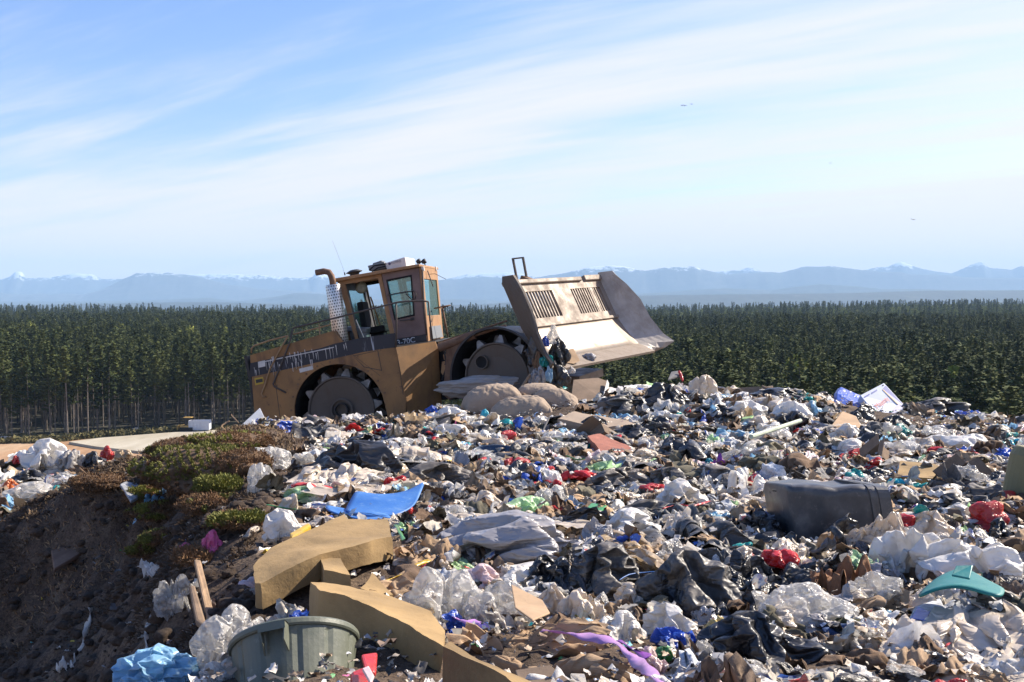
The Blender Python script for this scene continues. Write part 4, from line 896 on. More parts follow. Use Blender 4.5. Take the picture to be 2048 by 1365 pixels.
# ---- crumpling: a small position-based cloth solver, coarse folds first, then fine creases
def _edges(F):
    E = np.concatenate([F[:, [0, 1]], F[:, [1, 2]], F[:, [2, 0]]]); return np.unique(np.sort(E, 1), axis=0)
def _bends(F):
    H_ = np.concatenate([F[:, [0, 1, 2]], F[:, [1, 2, 0]], F[:, [2, 0, 1]]]); s = np.sort(H_[:, :2], 1); key = s[:, 0].astype(np.int64) * 1000003 + s[:, 1]
    o = np.argsort(key, kind='stable'); k, c = key[o], H_[o, 2]; m = k[1:] == k[:-1]; return np.c_[c[:-1][m], c[1:][m]]
def _subdiv(F, arrs):
    n = len(arrs[0]); E = _edges(F); key = {(a, b): n + i for i, (a, b) in enumerate(map(tuple, E.tolist()))}
    k_ = E[:, 0].astype(np.int64) * 1000003 + E[:, 1]
    def idx(a, b): q = np.sort(np.c_[a, b], 1); return n + np.searchsorted(k_, q[:, 0].astype(np.int64) * 1000003 + q[:, 1])
    ab, bc, ca = idx(F[:, 0], F[:, 1]), idx(F[:, 1], F[:, 2]), idx(F[:, 2], F[:, 0])
    F2_ = np.concatenate([np.c_[F[:, 0], ab, ca], np.c_[ab, F[:, 1], bc], np.c_[ca, bc, F[:, 2]], np.c_[ab, bc, ca]])
    return F2_, [np.concatenate([A, (A[E[:, 0]] + A[E[:, 1]]) / 2]) for A in arrs]
class Solver:
    def __init__(s, V, F, Rst, bend=.25, stretch=1.0):
        s.V = V.copy(); s.F = F; s.n = len(V); s.E = _edges(F); s.B = _bends(F); s.bend = bend
        st = stretch if np.isscalar(stretch) else stretch[s.E].mean(1); st2 = stretch if np.isscalar(stretch) else stretch[s.B].mean(1)
        s.le = np.linalg.norm(Rst[s.E[:, 0]] - Rst[s.E[:, 1]], axis=1) * st; s.lb = np.linalg.norm(Rst[s.B[:, 0]] - Rst[s.B[:, 1]], axis=1) * st2
        s.cnt = np.bincount(s.E.ravel(), minlength=s.n)[:, None] * .5; s.cb = np.maximum(np.bincount(s.B.ravel(), minlength=s.n)[:, None] * .5, 1)
    def proj(s, it, over=.7):
        for _ in range(it):
            for C_, l0, cn, st, one in ((s.E, s.le, s.cnt, 1.0, False), (s.B, s.lb, s.cb, s.bend, True)):
                d = s.V[C_[:, 1]] - s.V[C_[:, 0]]; l = np.sqrt((d * d).sum(1)); e = l - l0
                if one: e = np.minimum(e, 0)
                g = d * (e / np.maximum(l, 1e-9) * .5 * st)[:, None]; D = np.empty((s.n, 3))
                for a in range(3): D[:, a] = np.bincount(C_[:, 0], g[:, a], s.n) - np.bincount(C_[:, 1], g[:, a], s.n)
                s.V += D / cn * over
def sim_bag(seed, levels=2, crush=.72, knot=False, bend=.3, fine=1.12, thick=.5, aniso=.8):
    """closed film bag: a flat-ish sack squeezed sideways until it buckles"""
    rg = np.random.RandomState(seed); R0, F = _I[3]; sh = np.array([1, rg.uniform(.7, 1), thick * rg.uniform(.8, 1.2)]); base = lambda P: P * sh * (1 + (fbm(P * 1.2 + seed, 2) - .5)[:, None] * 1.0)
    V0 = base(R0); ax = rg.randn(2); ax /= np.linalg.norm(ax); lumps = rg.randn(5, 3); lumps /= np.linalg.norm(lumps, axis=1)[:, None]; S = Solver(V0, F, V0, bend); steps = 34
    for i in range(steps):
        t = (i + 1) / steps; tgt = V0.copy(); a = tgt[:, :2] @ ax; tgt[:, :2] = tgt[:, :2] * (1 - (1 - crush) * t) - np.outer(a, ax) * (1 - aniso) * t; S.V += (tgt - S.V) * np.array([.22, .22, .05]) + rg.randn(S.n, 3) * .012 * (1 - t)
        for L_ in lumps: w = np.exp(-((R0 - L_) ** 2).sum(1) / .12)[:, None]; S.V -= w * L_ * .012
        if knot: w = np.clip((R0[:, 2:3] - .3) / .6, 0, 1); S.V[:, :2] *= 1 - .13 * w; S.V[:, 2:3] += .022 * w
        S.proj(6); S.V[:, 2] = np.maximum(S.V[:, 2], -thick * .75)
    V = S.V; R_ = R0
    for l in range(levels):
        F, (R_, V) = _subdiv(F, [R_, V]); R_ = R_ / np.linalg.norm(R_, axis=1)[:, None]; m_ = fbm(R_ * 1.8 + seed * 1.3, 2); st = 1 + (fine - 1) * np.clip((m_ - .34) * 5, 0, 1.6)
        S = Solver(V + rg.randn(*V.shape) * .010 / (l + 1), F, base(R_), bend * .6, st); S.proj(26 if l == 0 else 14); V = S.V; V[:, 2] = np.maximum(V[:, 2], V[:, 2].min() + .02)
    return V, F
def sim_sheet(seed, levels=2, n=14, squeeze=.75, bend=.3, aspect=.8, fine=1.04, relief=.5):
    rg = np.random.RandomState(seed); g = np.linspace(-1, 1, n); X, Y = np.meshgrid(g, g * aspect); i = np.arange(n * n).reshape(n, n)
    q = np.stack([i[:-1, :-1], i[:-1, 1:], i[1:, 1:], i[1:, :-1]], -1).reshape(-1, 4); F = np.concatenate([q[:, [0, 1, 2]], q[:, [0, 2, 3]]])
    R_ = np.c_[X.ravel(), Y.ravel(), 0 * X.ravel()]; R_[:, :2] += rg.randn(n * n, 2) * .45 / n + (np.stack([fbm(R_ * .9 + seed, 2), fbm(R_ * .9 + seed + 40, 2)], -1) - .5) * .7
    fl = lambda P: (fbm(np.c_[P[:, :2] * 1.4, 0 * P[:, 0]] + seed * 2, 2) - .5) * relief
    S = Solver(R_, F, R_, bend); V0 = R_.copy(); V0[:, 2] = (fbm(R_ * 1.3 + seed, 2) - .4) * .8; S.V = V0.copy(); steps = 30; ax = rg.randn(2); ax /= np.linalg.norm(ax)
    for k in range(steps):
        t = (k + 1) / steps; a = V0[:, :2] @ ax; tgt = V0[:, :2] * (1 - (1 - squeeze) * .5 * t) - np.outer(a, ax) * (1 - squeeze) * t
        S.V[:, :2] += (tgt - S.V[:, :2]) * .22; S.V += rg.randn(S.n, 3) * .012 * (1 - t); S.V[:, 2] -= .008; S.proj(6); S.V[:, 2] = np.maximum(S.V[:, 2], fl(S.V))
    V = S.V
    for l in range(levels):
        F, (R_, V) = _subdiv(F, [R_, V]); m_ = fbm(R_ * 1.8 + seed * 1.3, 2); st = 1 + (fine - 1) * np.clip((m_ - .36) * 5, 0, 1.6)
        S = Solver(V + rg.randn(*V.shape) * .006 / (l + 1), F, R_, bend, st); S.proj(20 if l == 0 else 12); V = S.V
    return V, F
def norm_mesh(V, F, name, smooth=True):
    V = V - V.min(0); s = V.max(0); V[:, :2] -= s[:2] / 2; V = V / s; return np_mesh(name, V, F, smooth)
def creases(P, rg, n, wl, amp):
    """sum of sharp folds: every fold is a bent ridge line across the surface"""
    s = np.zeros(len(P)); W_ = np.stack([fbm(P * 1.3 + o, 2) for o in (3, 19, 37)], -1) * 1.1
    for k in range(n):
        d = rg.randn(3); d /= np.linalg.norm(d); t = (P + W_) @ d / (wl * rg.uniform(.6, 1.5)) + rg.rand()
        tri_ = 1 - np.abs(2 * (t - np.floor(t)) - 1); mask = fbm(P * 1.7 + rg.rand(3) * 30, 2) ** 2
        s += (np.minimum(tri_, 1 - tri_ * .5) - .35) * mask * rg.uniform(.5, 1)
    return s * amp / math.sqrt(n)
def bag_mesh(seed, sub=4, knot=True, soft=.35, name='bag', crease=1.0, levels=None):
    rg = random.Random(seed * 3 + 1); V, F = sim_bag(seed, levels or (2 if sub >= 4 else 1), crush=rg.uniform(.64, .82), knot=knot, bend=rg.choice((.08, .15, .25)), fine=1.10 + .06 * crease, thick=(.34 if not knot else .6) * rg.uniform(.8, 1.2), aniso=rg.uniform(.6, .85))
    return norm_mesh(V, F, name)
def sheet_np(seed, n=44, fold=.22, ragged=.06, curl=.25, name='sheet', thick=0, aspect=.8):
    rg = random.Random(seed * 5 + 2); V, F = sim_sheet(seed, 2 if n > 24 else 1, 14 if n > 24 else 9, rg.uniform(.6, .8), rg.choice((.15, .3, .5)), aspect, rg.uniform(1.03, 1.08), rg.uniform(.3, .6)); return norm_mesh(V, F, name)
def cloth_mesh(seed): 
    return bag_mesh(seed, 4, False, .55, 'cloth', 1.35)
def obox(a, b, h, flap, seed, name='box'):
    """open, dented cardboard box with flaps, unit footprint"""
    rg = random.Random(seed); mb = MB(); t = .5
    c = [(-t, -t), (t, -t), (t, t), (-t, t)]; jit = [(x + rg.uniform(-.06, .06), y + rg.uniform(-.06, .06)) for x, y in c]
    bot = [(*p, 0) for p in c]; top = [(*p, 1 + rg.uniform(-.1, .1)) for p in jit]
    F = [[0, 3, 2, 1]] + [[i, (i + 1) % 4, 4 + (i + 1) % 4, 4 + i] for i in range(4)]; V = bot + top
    for i in range(4):
        if rg.random() < .85:
            p, q = Vector(top[i]), Vector(top[(i + 1) % 4]); out = Vector((q - p).cross(Vector((0, 0, 1)))).normalized() * flap; dz = rg.uniform(-.5, .7) * flap
            b0 = len(V); V += [tuple(q + out + Vector((0, 0, dz))), tuple(p + out + Vector((0, 0, dz)))]; F += [[4 + i, 4 + (i + 1) % 4, b0, b0 + 1]]
    me = bpy.data.meshes.new(name); me.from_pydata(V, [], F); me.update(); return me
def card_mesh(seed, name='cardboard_piece'):
    rg = random.Random(seed); n = 10; V = []; F = []; c1 = rg.uniform(.25, .45); c2 = rg.uniform(.6, .8); a1 = rg.uniform(-.9, .9); a2 = rg.uniform(-.9, .9); sk = rg.uniform(-.15, .15)
    for i in range(n):
        for j in range(n):
            x, y = i / (n - 1), j / (n - 1); z = max(0, x - c1) * a1 + max(0, x - c2) * a2 + max(0, y - .5) * rg.uniform(.28, .3) + noise.noise((x * 2 + seed, y * 2, 0)) * .14
            e = (noise.noise((x * 5, y * 5, seed)) * .05) if i in (0, n - 1) or j in (0, n - 1) else 0
            V.append((x - .5 + y * sk + e, y - .5 + e, z))
    for i in range(n - 1):
        for j in range(n - 1): F.append([i * n + j, (i + 1) * n + j, (i + 1) * n + j + 1, i * n + j + 1])
    V = np.array(V); V[:, 2] -= V[:, 2].min(); s = V.max(0) - V.min(0); V[:, 2] /= max(s[2], .01); return np_mesh(name, V, F, False)
def solidify(o, t):
    m = o.modifiers.new('s', 'SOLIDIFY'); m.thickness = t; m.offset = 0; return o
def wadded(seed, name='paper'):        # faceted paper ball
    rg = np.random.RandomState(seed); V, F = _I[3]; r = 1 + creases(V, rg, 12, .6, 1.0) + (fbm(V * 1.5 + seed, 2) - .5) * .5; Q = V * r[:, None] * np.array([1, rg.uniform(.6, 1), rg.uniform(.5, .8)])
    Q -= Q.min(0); s = Q.max(0); Q[:, :2] -= s[:2] / 2; Q /= s; return np_mesh(name, Q, F, False)

BAGK = [bag_mesh(10 + s, 4, True, .35) for s in range(7)]
BAGS = [bag_mesh(40 + s, 4, False, .6, 'bag', 1.25) for s in range(10)]
SHEETS = [sheet_np(70 + s) for s in range(9)]
CLOTHS = [cloth_mesh(90 + s) for s in range(6)]
CARDS = [card_mesh(s) for s in range(8)]
PAPERS = [sheet_np(120 + s, 20, .28, .02, .4, 'paper') for s in range(6)] + [wadded(140 + s) for s in range(4)]
BOXES = [obox(1, 1, 1, .45, s) for s in range(4)]

placed = []                      # landmarks: (object, short noun phrase, px)
_cache = {}
def with_mat(me, m):
    k = (me.name, m.name)
    if k not in _cache:
        c = me.copy(); c.materials.clear(); c.materials.append(m); _cache[k] = c
    return _cache[k]
rh = random.Random(77)
def put(name, me, m, p, dims, rot=(0, 0, 0), label=None, cat=None, group=None, land=None, sink=.12, thick=0):
    o = bpy.data.objects.new(name, with_mat(me, m)); C.objects.link(o)
    o.location = Vector(p) - Vector((0, 0, sink * dims[2])); o.scale = dims; o.rotation_euler = rot
    if thick: 
        md = o.modifiers.new('s', 'SOLIDIFY'); md.thickness = thick / max(.05, sum(dims) / 3); md.offset = 0
    tag(o, label, cat, group)
    if land: placed.append((o, land))
    return o
def H(px, pyb, w, h, depth=.75, base=None):
    """position on the mound and metric size of something whose foot is at photo (px, pyb), w x h photo pixels"""
    q = hit(px, pyb) if base is None else at(px, pyb, base); k = q.y / FPX
    dm = (w * k, w * k * depth, h * k); return Vector((q.x, q.y + dm[1] * .35, q.z if base else gz(q.x, q.y + dm[1] * .35))), dm
def hero(kind, colour, px, pyb, w, h, label, cat, land=None, seed=None, rz=None, depth=.75, base=None, tilt=(0, 0), sink=.18):
    p, dm = H(px, pyb, w * 1.08, h * 1.15, depth, base); seed = seed if seed is not None else int(px * 7 + pyb)
    if rz is None: rz = rh.uniform(-.5, .5)
    if kind == 'bag': me, nm, m = bag_mesh(seed, 5, True, .32, levels=3 if w > 110 else 2), 'garbage_bag' if 'black' in colour else 'plastic_bag', FILM[colour]
    elif kind == 'soft': me, nm, m = bag_mesh(seed, 5, False, .5, 'bag', 1.4, levels=3 if w > 110 else 2), 'plastic_bag', FILM[colour]
    elif kind == 'sheet': me, nm, m = sheet_np(seed, 70), 'plastic_sheet', FILM[colour]
    elif kind == 'cloth': me, nm, m = bag_mesh(seed, 5, False, .5, 'cloth', 1.3), 'cloth', CLOTH[colour]
    elif kind == 'card': me, nm, m = sheet_np(seed, 70), 'cardboard_sheet', {'tan': m_card, 'brown': m_card2, 'woven': m_woven}[colour]
    elif kind == 'paper': me, nm, m = sheet_np(seed, 30, .3, .02, .5), 'paper', m_paper
    if base is not None: sink = 0
    return put(nm, me, m, p, dm, (R(tilt[0]), R(tilt[1]), rz), label, cat, None, land, sink)
def fit(pts, clear):
    """how much nearer the authored points must be taken so that the piece lies on the refuse"""
    cx = sum(p[0] for p in pts) / len(pts); cy_ = sum(p[1] for p in pts) / len(pts); d = sum(p[2] for p in pts) / len(pts); best = (9, 1)
    for k in np.linspace(.72, 1.15, 44):
        q = at(cx, cy_, d * k); e = abs(q.z - gz(q.x, q.y) - clear); best = min(best, (e, k))
    return best[1]
def slab_px(name, pts, thick, m, label=None, cat=None, land=None, down=(0, 0, -1), bevel=.012, lump=0.0, sub=0, parent=None, clear=None):
    """plate whose top outline is given as (photo px, py, distance); real thickness below it"""
    if clear is not None: kf_ = fit(pts, clear); pts = [(a, b, d * kf_) for a, b, d in pts]
    T = [at(*q) for q in pts]; c = sum(T, Vector()) / len(T); dv = Vector(down).normalized() * thick
    V = [p - c for p in T] + [p - c + dv for p in T]; n = len(T)
    mb = MB().add(V, [list(range(n)), list(range(2 * n - 1, n - 1, -1))] + [[(i + 1) % n, i, n + i, n + (i + 1) % n] for i in range(n)])
    o = mb.build(name, m, parent); o.location = c
    bm = bmesh.new(); bm.from_mesh(o.data); bmesh.ops.triangulate(bm, faces=[f for f in bm.faces if len(f.verts) > 4])
    if lump:
        bmesh.ops.subdivide_edges(bm, edges=bm.edges, cuts=5, use_grid_fill=True); bmesh.ops.triangulate(bm, faces=[f for f in bm.faces if len(f.verts) > 4])
        for v_ in bm.verts:
            q = v_.co * 5 + c; v_.co += Vector((noise.noise(q), noise.noise(q + Vector((9, 0, 0))), noise.noise(q + Vector((0, 9, 0))))) * lump + Vector((noise.noise(q * 4), noise.noise(q * 4 + Vector((9, 0, 0))), noise.noise(q * 4 + Vector((0, 9, 0))))) * lump * .4
    bm.to_mesh(o.data); bm.free()
    if lump: o.data.polygons.foreach_set('use_smooth', [True] * len(o.data.polygons)); o.data.set_sharp_from_angle(angle=R(38))
    if bevel and not lump: md = o.modifiers.new('b', 'BEVEL'); md.width = bevel; md.segments = 2; md.limit_method = 'ANGLE'
    tag(o, label, cat)
    if land: placed.append((o, land))
    return o
def grid_px(name, rows, m, label=None, cat=None, land=None, thick=.004, parent=None, cuts=2, wob=.0, clear=None, kf_=None):
    """curved shell through rows of (px, py, distance) points"""
    if clear is not None: kf_ = fit([q for r_ in rows for q in r_], clear)
    if kf_: rows = [[(a, b, d * kf_) for a, b, d in r_] for r_ in rows]
    P = [[at(*q) for q in r_] for r_ in rows]; c = P[0][0]; n = len(rows[0])
    mb = MB().add([p - c for r_ in P for p in r_], [[i * n + k, i * n + k + 1, (i + 1) * n + k + 1, (i + 1) * n + k] for i in range(len(P) - 1) for k in range(n - 1)])
    o = mb.build(name, m, parent, smooth=True); o.location = c
    s = o.modifiers.new('u', 'SUBSURF'); s.levels = s.render_levels = cuts
    s = o.modifiers.new('s', 'SOLIDIFY'); s.thickness = thick; s.offset = 0
    if wob:
        bm = bmesh.new(); bm.from_mesh(o.data)
        for v_ in bm.verts: v_.co += Vector((noise.noise(v_.co * 6), noise.noise(v_.co * 6 + Vector((7, 7, 7))), noise.noise(v_.co * 5 + Vector((3, 0, 3))))) * wob
        bm.to_mesh(o.data); bm.free()
    tag(o, label, cat)
    if land: placed.append((o, land))
    return o
def ribbon(name, pts, w, m, label=None, cat=None, land=None, thick=.003, lift=.02, twist=0.0, group=None):
    """flat strap lying along (px, py[, distance]) points"""
    P = [(at(*q) if len(q) == 3 else hit(*q, lift)) + Vector((0, 0, lift)) for q in pts]; Q = []
    for i in range(len(P) - 1):
        for k in range(6):
            t = k / 6; a, b = P[max(i - 1, 0)], P[i]; c_, d_ = P[i + 1], P[min(i + 2, len(P) - 1)]
            Q.append(.5 * ((2 * b) + (c_ - a) * t + (2 * a - 5 * b + 4 * c_ - d_) * t * t + (3 * b - a - 3 * c_ + d_) * t ** 3))
    Q.append(P[-1]); V = []
    for i, p in enumerate(Q):
        t = (Q[min(i + 1, len(Q) - 1)] - Q[max(i - 1, 0)]).normalized(); s = t.cross(Vector((0, 0, 1))).normalized(); u_ = s.cross(t); a = math.sin(i * .35) * .5 + twist * i
        e = (s * math.cos(a) + u_ * math.sin(a)) * w * .5 * (1 + .15 * math.sin(i * 1.3)); V += [p - e, p + u_ * .006 * math.sin(i), p + e]
    F = []
    for i in range(len(Q) - 1): F += [[3 * i, 3 * i + 1, 3 * i + 4, 3 * i + 3], [3 * i + 1, 3 * i + 2, 3 * i + 5, 3 * i + 4]]
    c = V[0].copy(); o = MB().add([p - c for p in V], F).build(name, m, smooth=True, solid=thick); o.location = c; tag(o, label, cat, group)
    if land: placed.append((o, land))
    return o
def tube_px(name, pts, r, m, label=None, cat=None, land=None, lift=.03, n=8, group=None):
    P = [(at(*q) if len(q) == 3 else hit(*q, 0) + Vector((0, 0, lift))) for q in pts]; c = P[0].copy(); o = MB().tube([p - c for p in P], r, n).build(name, m, smooth=len(P) > 2); o.location = c; tag(o, label, cat, group)
    if len(P) > 2:
        s = o.modifiers.new('u', 'SUBSURF'); s.levels = s.render_levels = 1
    if land: placed.append((o, land))
    return o
# ------------------------------------------------------------ refuse: the pieces one can tell apart
# upholstery foam
slab_px('foam_slab', [(508,1166,7.0),(506,1131,7.3),(541,1096,7.7),(597,1072,8.0),(688,1028,8.7),(695,1039,8.5),(774,1039,8.5),(784,1074,7.9),(736,1083,7.6),(640,1110,7.3),(575,1140,7.1),(520,1168,6.95)], .15, m_foam, 'long bent slab of tan upholstery foam lying highest of the three', 'foam slab', 'the upper tan foam slab', down=(.05, .12, -1), lump=.012, clear=0.15)
slab_px('foam_slab', [(620,1165,6.0),(642,1180,5.75),(685,1194,5.6),(749,1215,5.4),(794,1237,5.2),(835,1265,5.0),(885,1295,4.85),(890,1262,5.25),(860,1222,5.6),(802,1197,5.9),(698,1174,6.15)], .22, m_foam, 'thick tan foam slab curving down beside the olive dustbin', 'foam slab', 'the curved tan foam slab', down=(-.08, .1, -1), lump=.014, clear=0.21)
slab_px('foam_slab', [(887,1293,4.75),(905,1286,4.85),(960,1318,4.6),(1060,1362,4.3),(1110,1400,4.1),(1070,1400,4.0),(1010,1352,4.2)], .34, m_foam, 'dark-sided foam slab at the bottom edge under the crumpled cardboard', 'foam slab', 'the lowest foam slab', down=(-.05, .1, -1), lump=.01, clear=0.26)
slab_px('foam_block', [(639,1114,7.05),(682,1117,7.0),(701,1151,6.6),(649,1142,6.6)], .15, m_foam, 'small square foam block between the two large foam slabs', 'foam block', 'the small foam block', lump=.008, clear=0.2)
slab_px('foam_wedge', [(746,1146,6.7),(786,1189,6.3),(760,1192,6.25),(721,1178,6.3)], .1, m_foam, 'torn foam wedge behind the curved foam slab', 'foam wedge', lump=.008, clear=0.12)
# olive dustbin leaning away
def dustbin():
    o = empty('dustbin'); c = at(589, 1283, 4.55); ax = Vector((-.16, .60, .78)).normalized(); Fq = Matrix.Translation(c) @ ax.to_track_quat('Z', 'X').to_matrix().to_4x4(); o.matrix_world = Fq
    Rr = 129 * 4.5 / FPX; mb = MB(); N_ = 72; prof_ = [(Rr * .80, -.72), (Rr * .83, -.60), (Rr * .92, -.16), (Rr * .955, -.05), (Rr * .96, -.03)]
    V = []; F = []
    for i, (r_, h_) in enumerate(prof_):
        for k in range(N_):
            a = 2 * math.pi * k / N_; g = -.007 * (1 if (k % 6) == 0 else 0) * (h_ < -.04); V.append(((r_ + g) * math.cos(a), (r_ + g) * math.sin(a), h_))
    for i in range(len(prof_) - 1):
        for k in range(N_): F.append([i * N_ + k, i * N_ + (k + 1) % N_, (i + 1) * N_ + (k + 1) % N_, (i + 1) * N_ + k])
    mb.add(V, F); b = mb.build('body', m_greenp, o, solid=.004)
    mb = MB(); mb.lathe([(Rr * .95, -.03), (Rr * 1.0, -.03), (Rr * 1.02, -.022), (Rr * 1.02, -.004), (Rr * 1.0, .004), (Rr * .955, .004), (Rr * .95, -.03)], 72); mb.build('rim', m_greenp, o, smooth=False)
    u_ = Fq.inverted().to_3x3() @ Vector((0, -1, 0)); a0 = math.atan2(u_.y, u_.x)
    mb = MB(); Mh = Matrix.Rotation(a0, 4, 'Z')
    for yy in (-.055, .055): mb.add([Mh @ Vector(p) for p in ((Rr * .95, yy, -.03), (Rr + .05, yy, -.03), (Rr + .035, yy * .8, -.10), (Rr * .93, yy * .9, -.14), (Rr * .95, yy * 1.08, -.03), (Rr + .05, yy * 1.08, -.03), (Rr + .035, yy * .9, -.10), (Rr * .93, yy, -.14))], [[0, 1, 2, 3], [7, 6, 5, 4], [0, 4, 5, 1], [1, 5, 6, 2], [2, 6, 7, 3]])
    mb.add([Mh @ Vector(p) for p in ((Rr * .98, -.06, -.02), (Rr * .98, .06, -.02), (Rr + .052, .06, -.026), (Rr + .052, -.06, -.026), (Rr + .05, -.06, -.06), (Rr + .05, .06, -.06))], [[0, 1, 2, 3], [3, 2, 5, 4]]); mb.build('handle', m_greenp, o)
    tag(o, 'big ribbed olive plastic dustbin leaning at the bottom edge', 'dustbin'); placed.append((o, 'the olive dustbin'))
dustbin()
hero('soft', 'clear', 445, 1350, 150, 100, 'large clear plastic bag bulging out left of the olive dustbin', 'plastic bag', 'the clear bag by the dustbin', depth=1.0, base=4.75)
hero('soft', 'sky blue', 300, 1382, 175, 62, 'pale blue plastic bag at the bottom left corner of the heap', 'plastic bag', 'the pale blue bag', base=4.7)
hero('soft', 'clear', 440, 1385, 90, 50, 'crumpled clear bag between the pale blue bag and the dustbin', 'plastic bag', base=4.35)
hero('bag', 'grey', 580, 1240, 80, 66, 'smoky grey see-through bag leaning on the end of the foam slab', 'plastic bag', 'the smoky grey bag', base=5.95)
hero('bag', 'pink', 572, 1190, 40, 34, 'bright pink plastic wrapper in the gap below the upper foam slab', 'wrapper', 'the pink wrapper', base=6.35)
hero('bag', 'pink', 420, 1106, 42, 42, 'raspberry pink plastic wrapper on the brown earth', 'wrapper', 'the raspberry wrapper')
hero('soft', 'pink', 366, 1110, 26, 18, 'scrap of pink wrapper on the edge of the bank', 'wrapper')
# red packaging right of the bin
slab_px('red_carton', [(722,1308,4.6),(755,1303,4.7),(752,1345,4.35),(730,1338,4.35)], .02, FILM['red'], 'torn red carton flap right of the dustbin', 'carton', 'the red carton', clear=0.22)
slab_px('red_carton', [(700,1345,4.35),(735,1330,4.4),(748,1362,4.2),(705,1372,4.1)], .05, FILM['red'], 'crushed red carton lowest by the dustbin', 'carton', clear=0.16)
slab_px('pink_carton', [(724,1336,4.38),(738,1330,4.42),(749,1350,4.25),(742,1368,4.1),(733,1352,4.22)], .012, FILM['pale pink'], 'pale pink torn card on the red carton', 'card', clear=0.24)
# blue broken tub
t = empty('broken_tub', at(700, 1020, 8.1)); tag(t, 'cracked bright blue plastic tub lying in two curved pieces', 'plastic tub'); placed.append((t, 'the cracked blue tub'))
def kid(o, par): 
    w = o.location.copy(); o.parent = par; o.location = w - par.location; 
    for k in ('label', 'category'):
        if k in o: del o[k]
    return o
kid(grid_px('tub_wall', [[(712,982,9.6),(745,990,9.5),(785,990,9.5),(820,982,9.6),(850,962,9.8)],[(708,988,9.45),(742,998,9.3),(783,998,9.3),(820,992,9.4),(847,972,9.6)],[(694,1014,9.2),(735,1020,9.1),(780,1020,9.1),(815,1015,9.2),(834,1004,9.3)],[(688,1024,9.0),(730,1034,8.8),(775,1034,8.8),(808,1026,8.9),(826,1012,9.1)]], m_bluep, thick=.012, kf_=.90), t)
kid(grid_px('tub_rim', [[(648,1010,9.3),(685,1018,9.2),(730,1025,9.0),(775,1027,8.9)],[(652,1018,9.1),(690,1030,9.0),(735,1036,8.8),(785,1040,8.7)],[(660,1024,8.95),(697,1036,8.85),(735,1042,8.7),(788,1044,8.6)]], m_bluep, thick=.012, kf_=.90), t)
kid(grid_px('tub_base', [[(716,990,9.5),(706,1006,9.3),(698,1020,9.1)],[(722,992,9.5),(714,1008,9.3),(706,1022,9.1)]], m_bluep, thick=.02, kf_=.90), t)
# black moulded shell, like a torn wheel arch liner
hero('soft', 'black', 692, 962, 215, 88, 'large collapsed black bag hump in the middle left of the heap', 'garbage bag', 'the black hump', rz=-.1, depth=.5, seed=31)
hero('sheet', 'dirty white', 660, 985, 190, 44, 'long off-white sheet draped below the black hump', 'plastic sheet', 'the long off-white sheet', rz=.1, depth=.8)
hero('bag', 'dusty black', 880, 985, 165, 62, 'flattened black garbage bag right of the black hump', 'garbage bag', 'the flattened black bag', rz=0)
hero('soft', 'clear', 537, 936, 72, 44, 'rounded clear plastic bag beside the mossy turf', 'plastic bag', 'the clear bag by the turf', depth=.9)
hero('soft', 'clear', 520, 985, 60, 62, 'thin clear film hanging on the edge of the turf', 'plastic bag')
# silver tarp, black bags in the middle
hero('soft', 'silver grey', 1020, 1124, 285, 92, 'long silver grey plastic bag lying across the middle of the heap', 'plastic bag', 'the silver grey bag', rz=.05, depth=.6)
hero('bag', 'dusty black', 1210, 1200, 180, 110, 'shredded black garbage bag with a torn hole right of the silver bag', 'garbage bag', 'the shredded black bag', depth=.8)
hero('bag', 'black', 1085, 1180, 100, 70, 'small black bag in the shadow below the silver grey bag', 'garbage bag')
hero('bag', 'dusty black', 1388, 1232, 205, 128, 'big dusty black garbage bag in the foreground centre right', 'garbage bag', 'the big dusty black bag', depth=.85, rz=.1)
hero('sheet', 'dusty black', 1400, 1110, 270, 60, 'spread black plastic sheeting above the big dusty bag', 'plastic sheet', 'the black sheeting', rz=0, depth=.9)
hero('sheet', 'dusty black', 1350, 1060, 210, 50, 'folded black sheeting left of the grey bin', 'plastic sheet', rz=.1, depth=.9)
hero('sheet', 'black', 1560, 1185, 180, 70, 'creased black sheeting in front of the grey bin', 'plastic sheet', 'the creased black sheeting', rz=-.2, depth=.9)
hero('sheet', 'dusty black', 1470, 1055, 120, 40, 'grey-black film tucked against the side of the grey bin', 'plastic sheet', rz=0)
# bags in the lower middle
hero('soft', 'clear', 878, 1250, 165, 118, 'large milky clear bag right of the curved foam slab', 'plastic bag', 'the milky clear bag', depth=.8, rz=.2)
hero('soft', 'clear', 988, 1256, 135, 92, 'crinkled clear bag between the milky bag and the brown card', 'plastic bag', depth=.8)
hero('bag', 'pale pink', 955, 1176, 90, 44, 'thin pink and white printed bag below the silver grey bag', 'plastic bag')
hero('soft', 'red', 968, 1150, 34, 16, 'red printed patch of film on the pink bag', 'wrapper')
slab_px('cardboard_sheet', [(1022,1168,6.35),(1085,1200,6.0),(1100,1225,5.6),(1065,1240,5.4),(1030,1215,5.7)], .01, m_card, 'stiff brown card standing between two clear bags', 'cardboard', 'the stiff brown card', clear=0.22)
hero('bag', 'white', 1045, 1185, 110, 48, 'white plastic bag spread over the stiff brown card', 'plastic bag', depth=.9)
hero('bag', 'dirty white', 1105, 1232, 62, 66, 'knotted white bag right of the stiff brown card', 'plastic bag', 'the knotted white bag')
hero('soft', 'dirty white', 1165, 1258, 95, 80, 'cream-coloured rounded bag above the lilac ribbon', 'plastic bag', 'the cream bag', depth=.8)
hero('soft', 'white', 1245, 1290, 110, 66, 'crumpled white bag just above the lilac ribbon', 'plastic bag', depth=.8)
hero('bag', 'white', 1350, 1278, 128, 66, 'soft white bag below the big dusty black bag', 'plastic bag', 'the soft white bag', depth=.8)
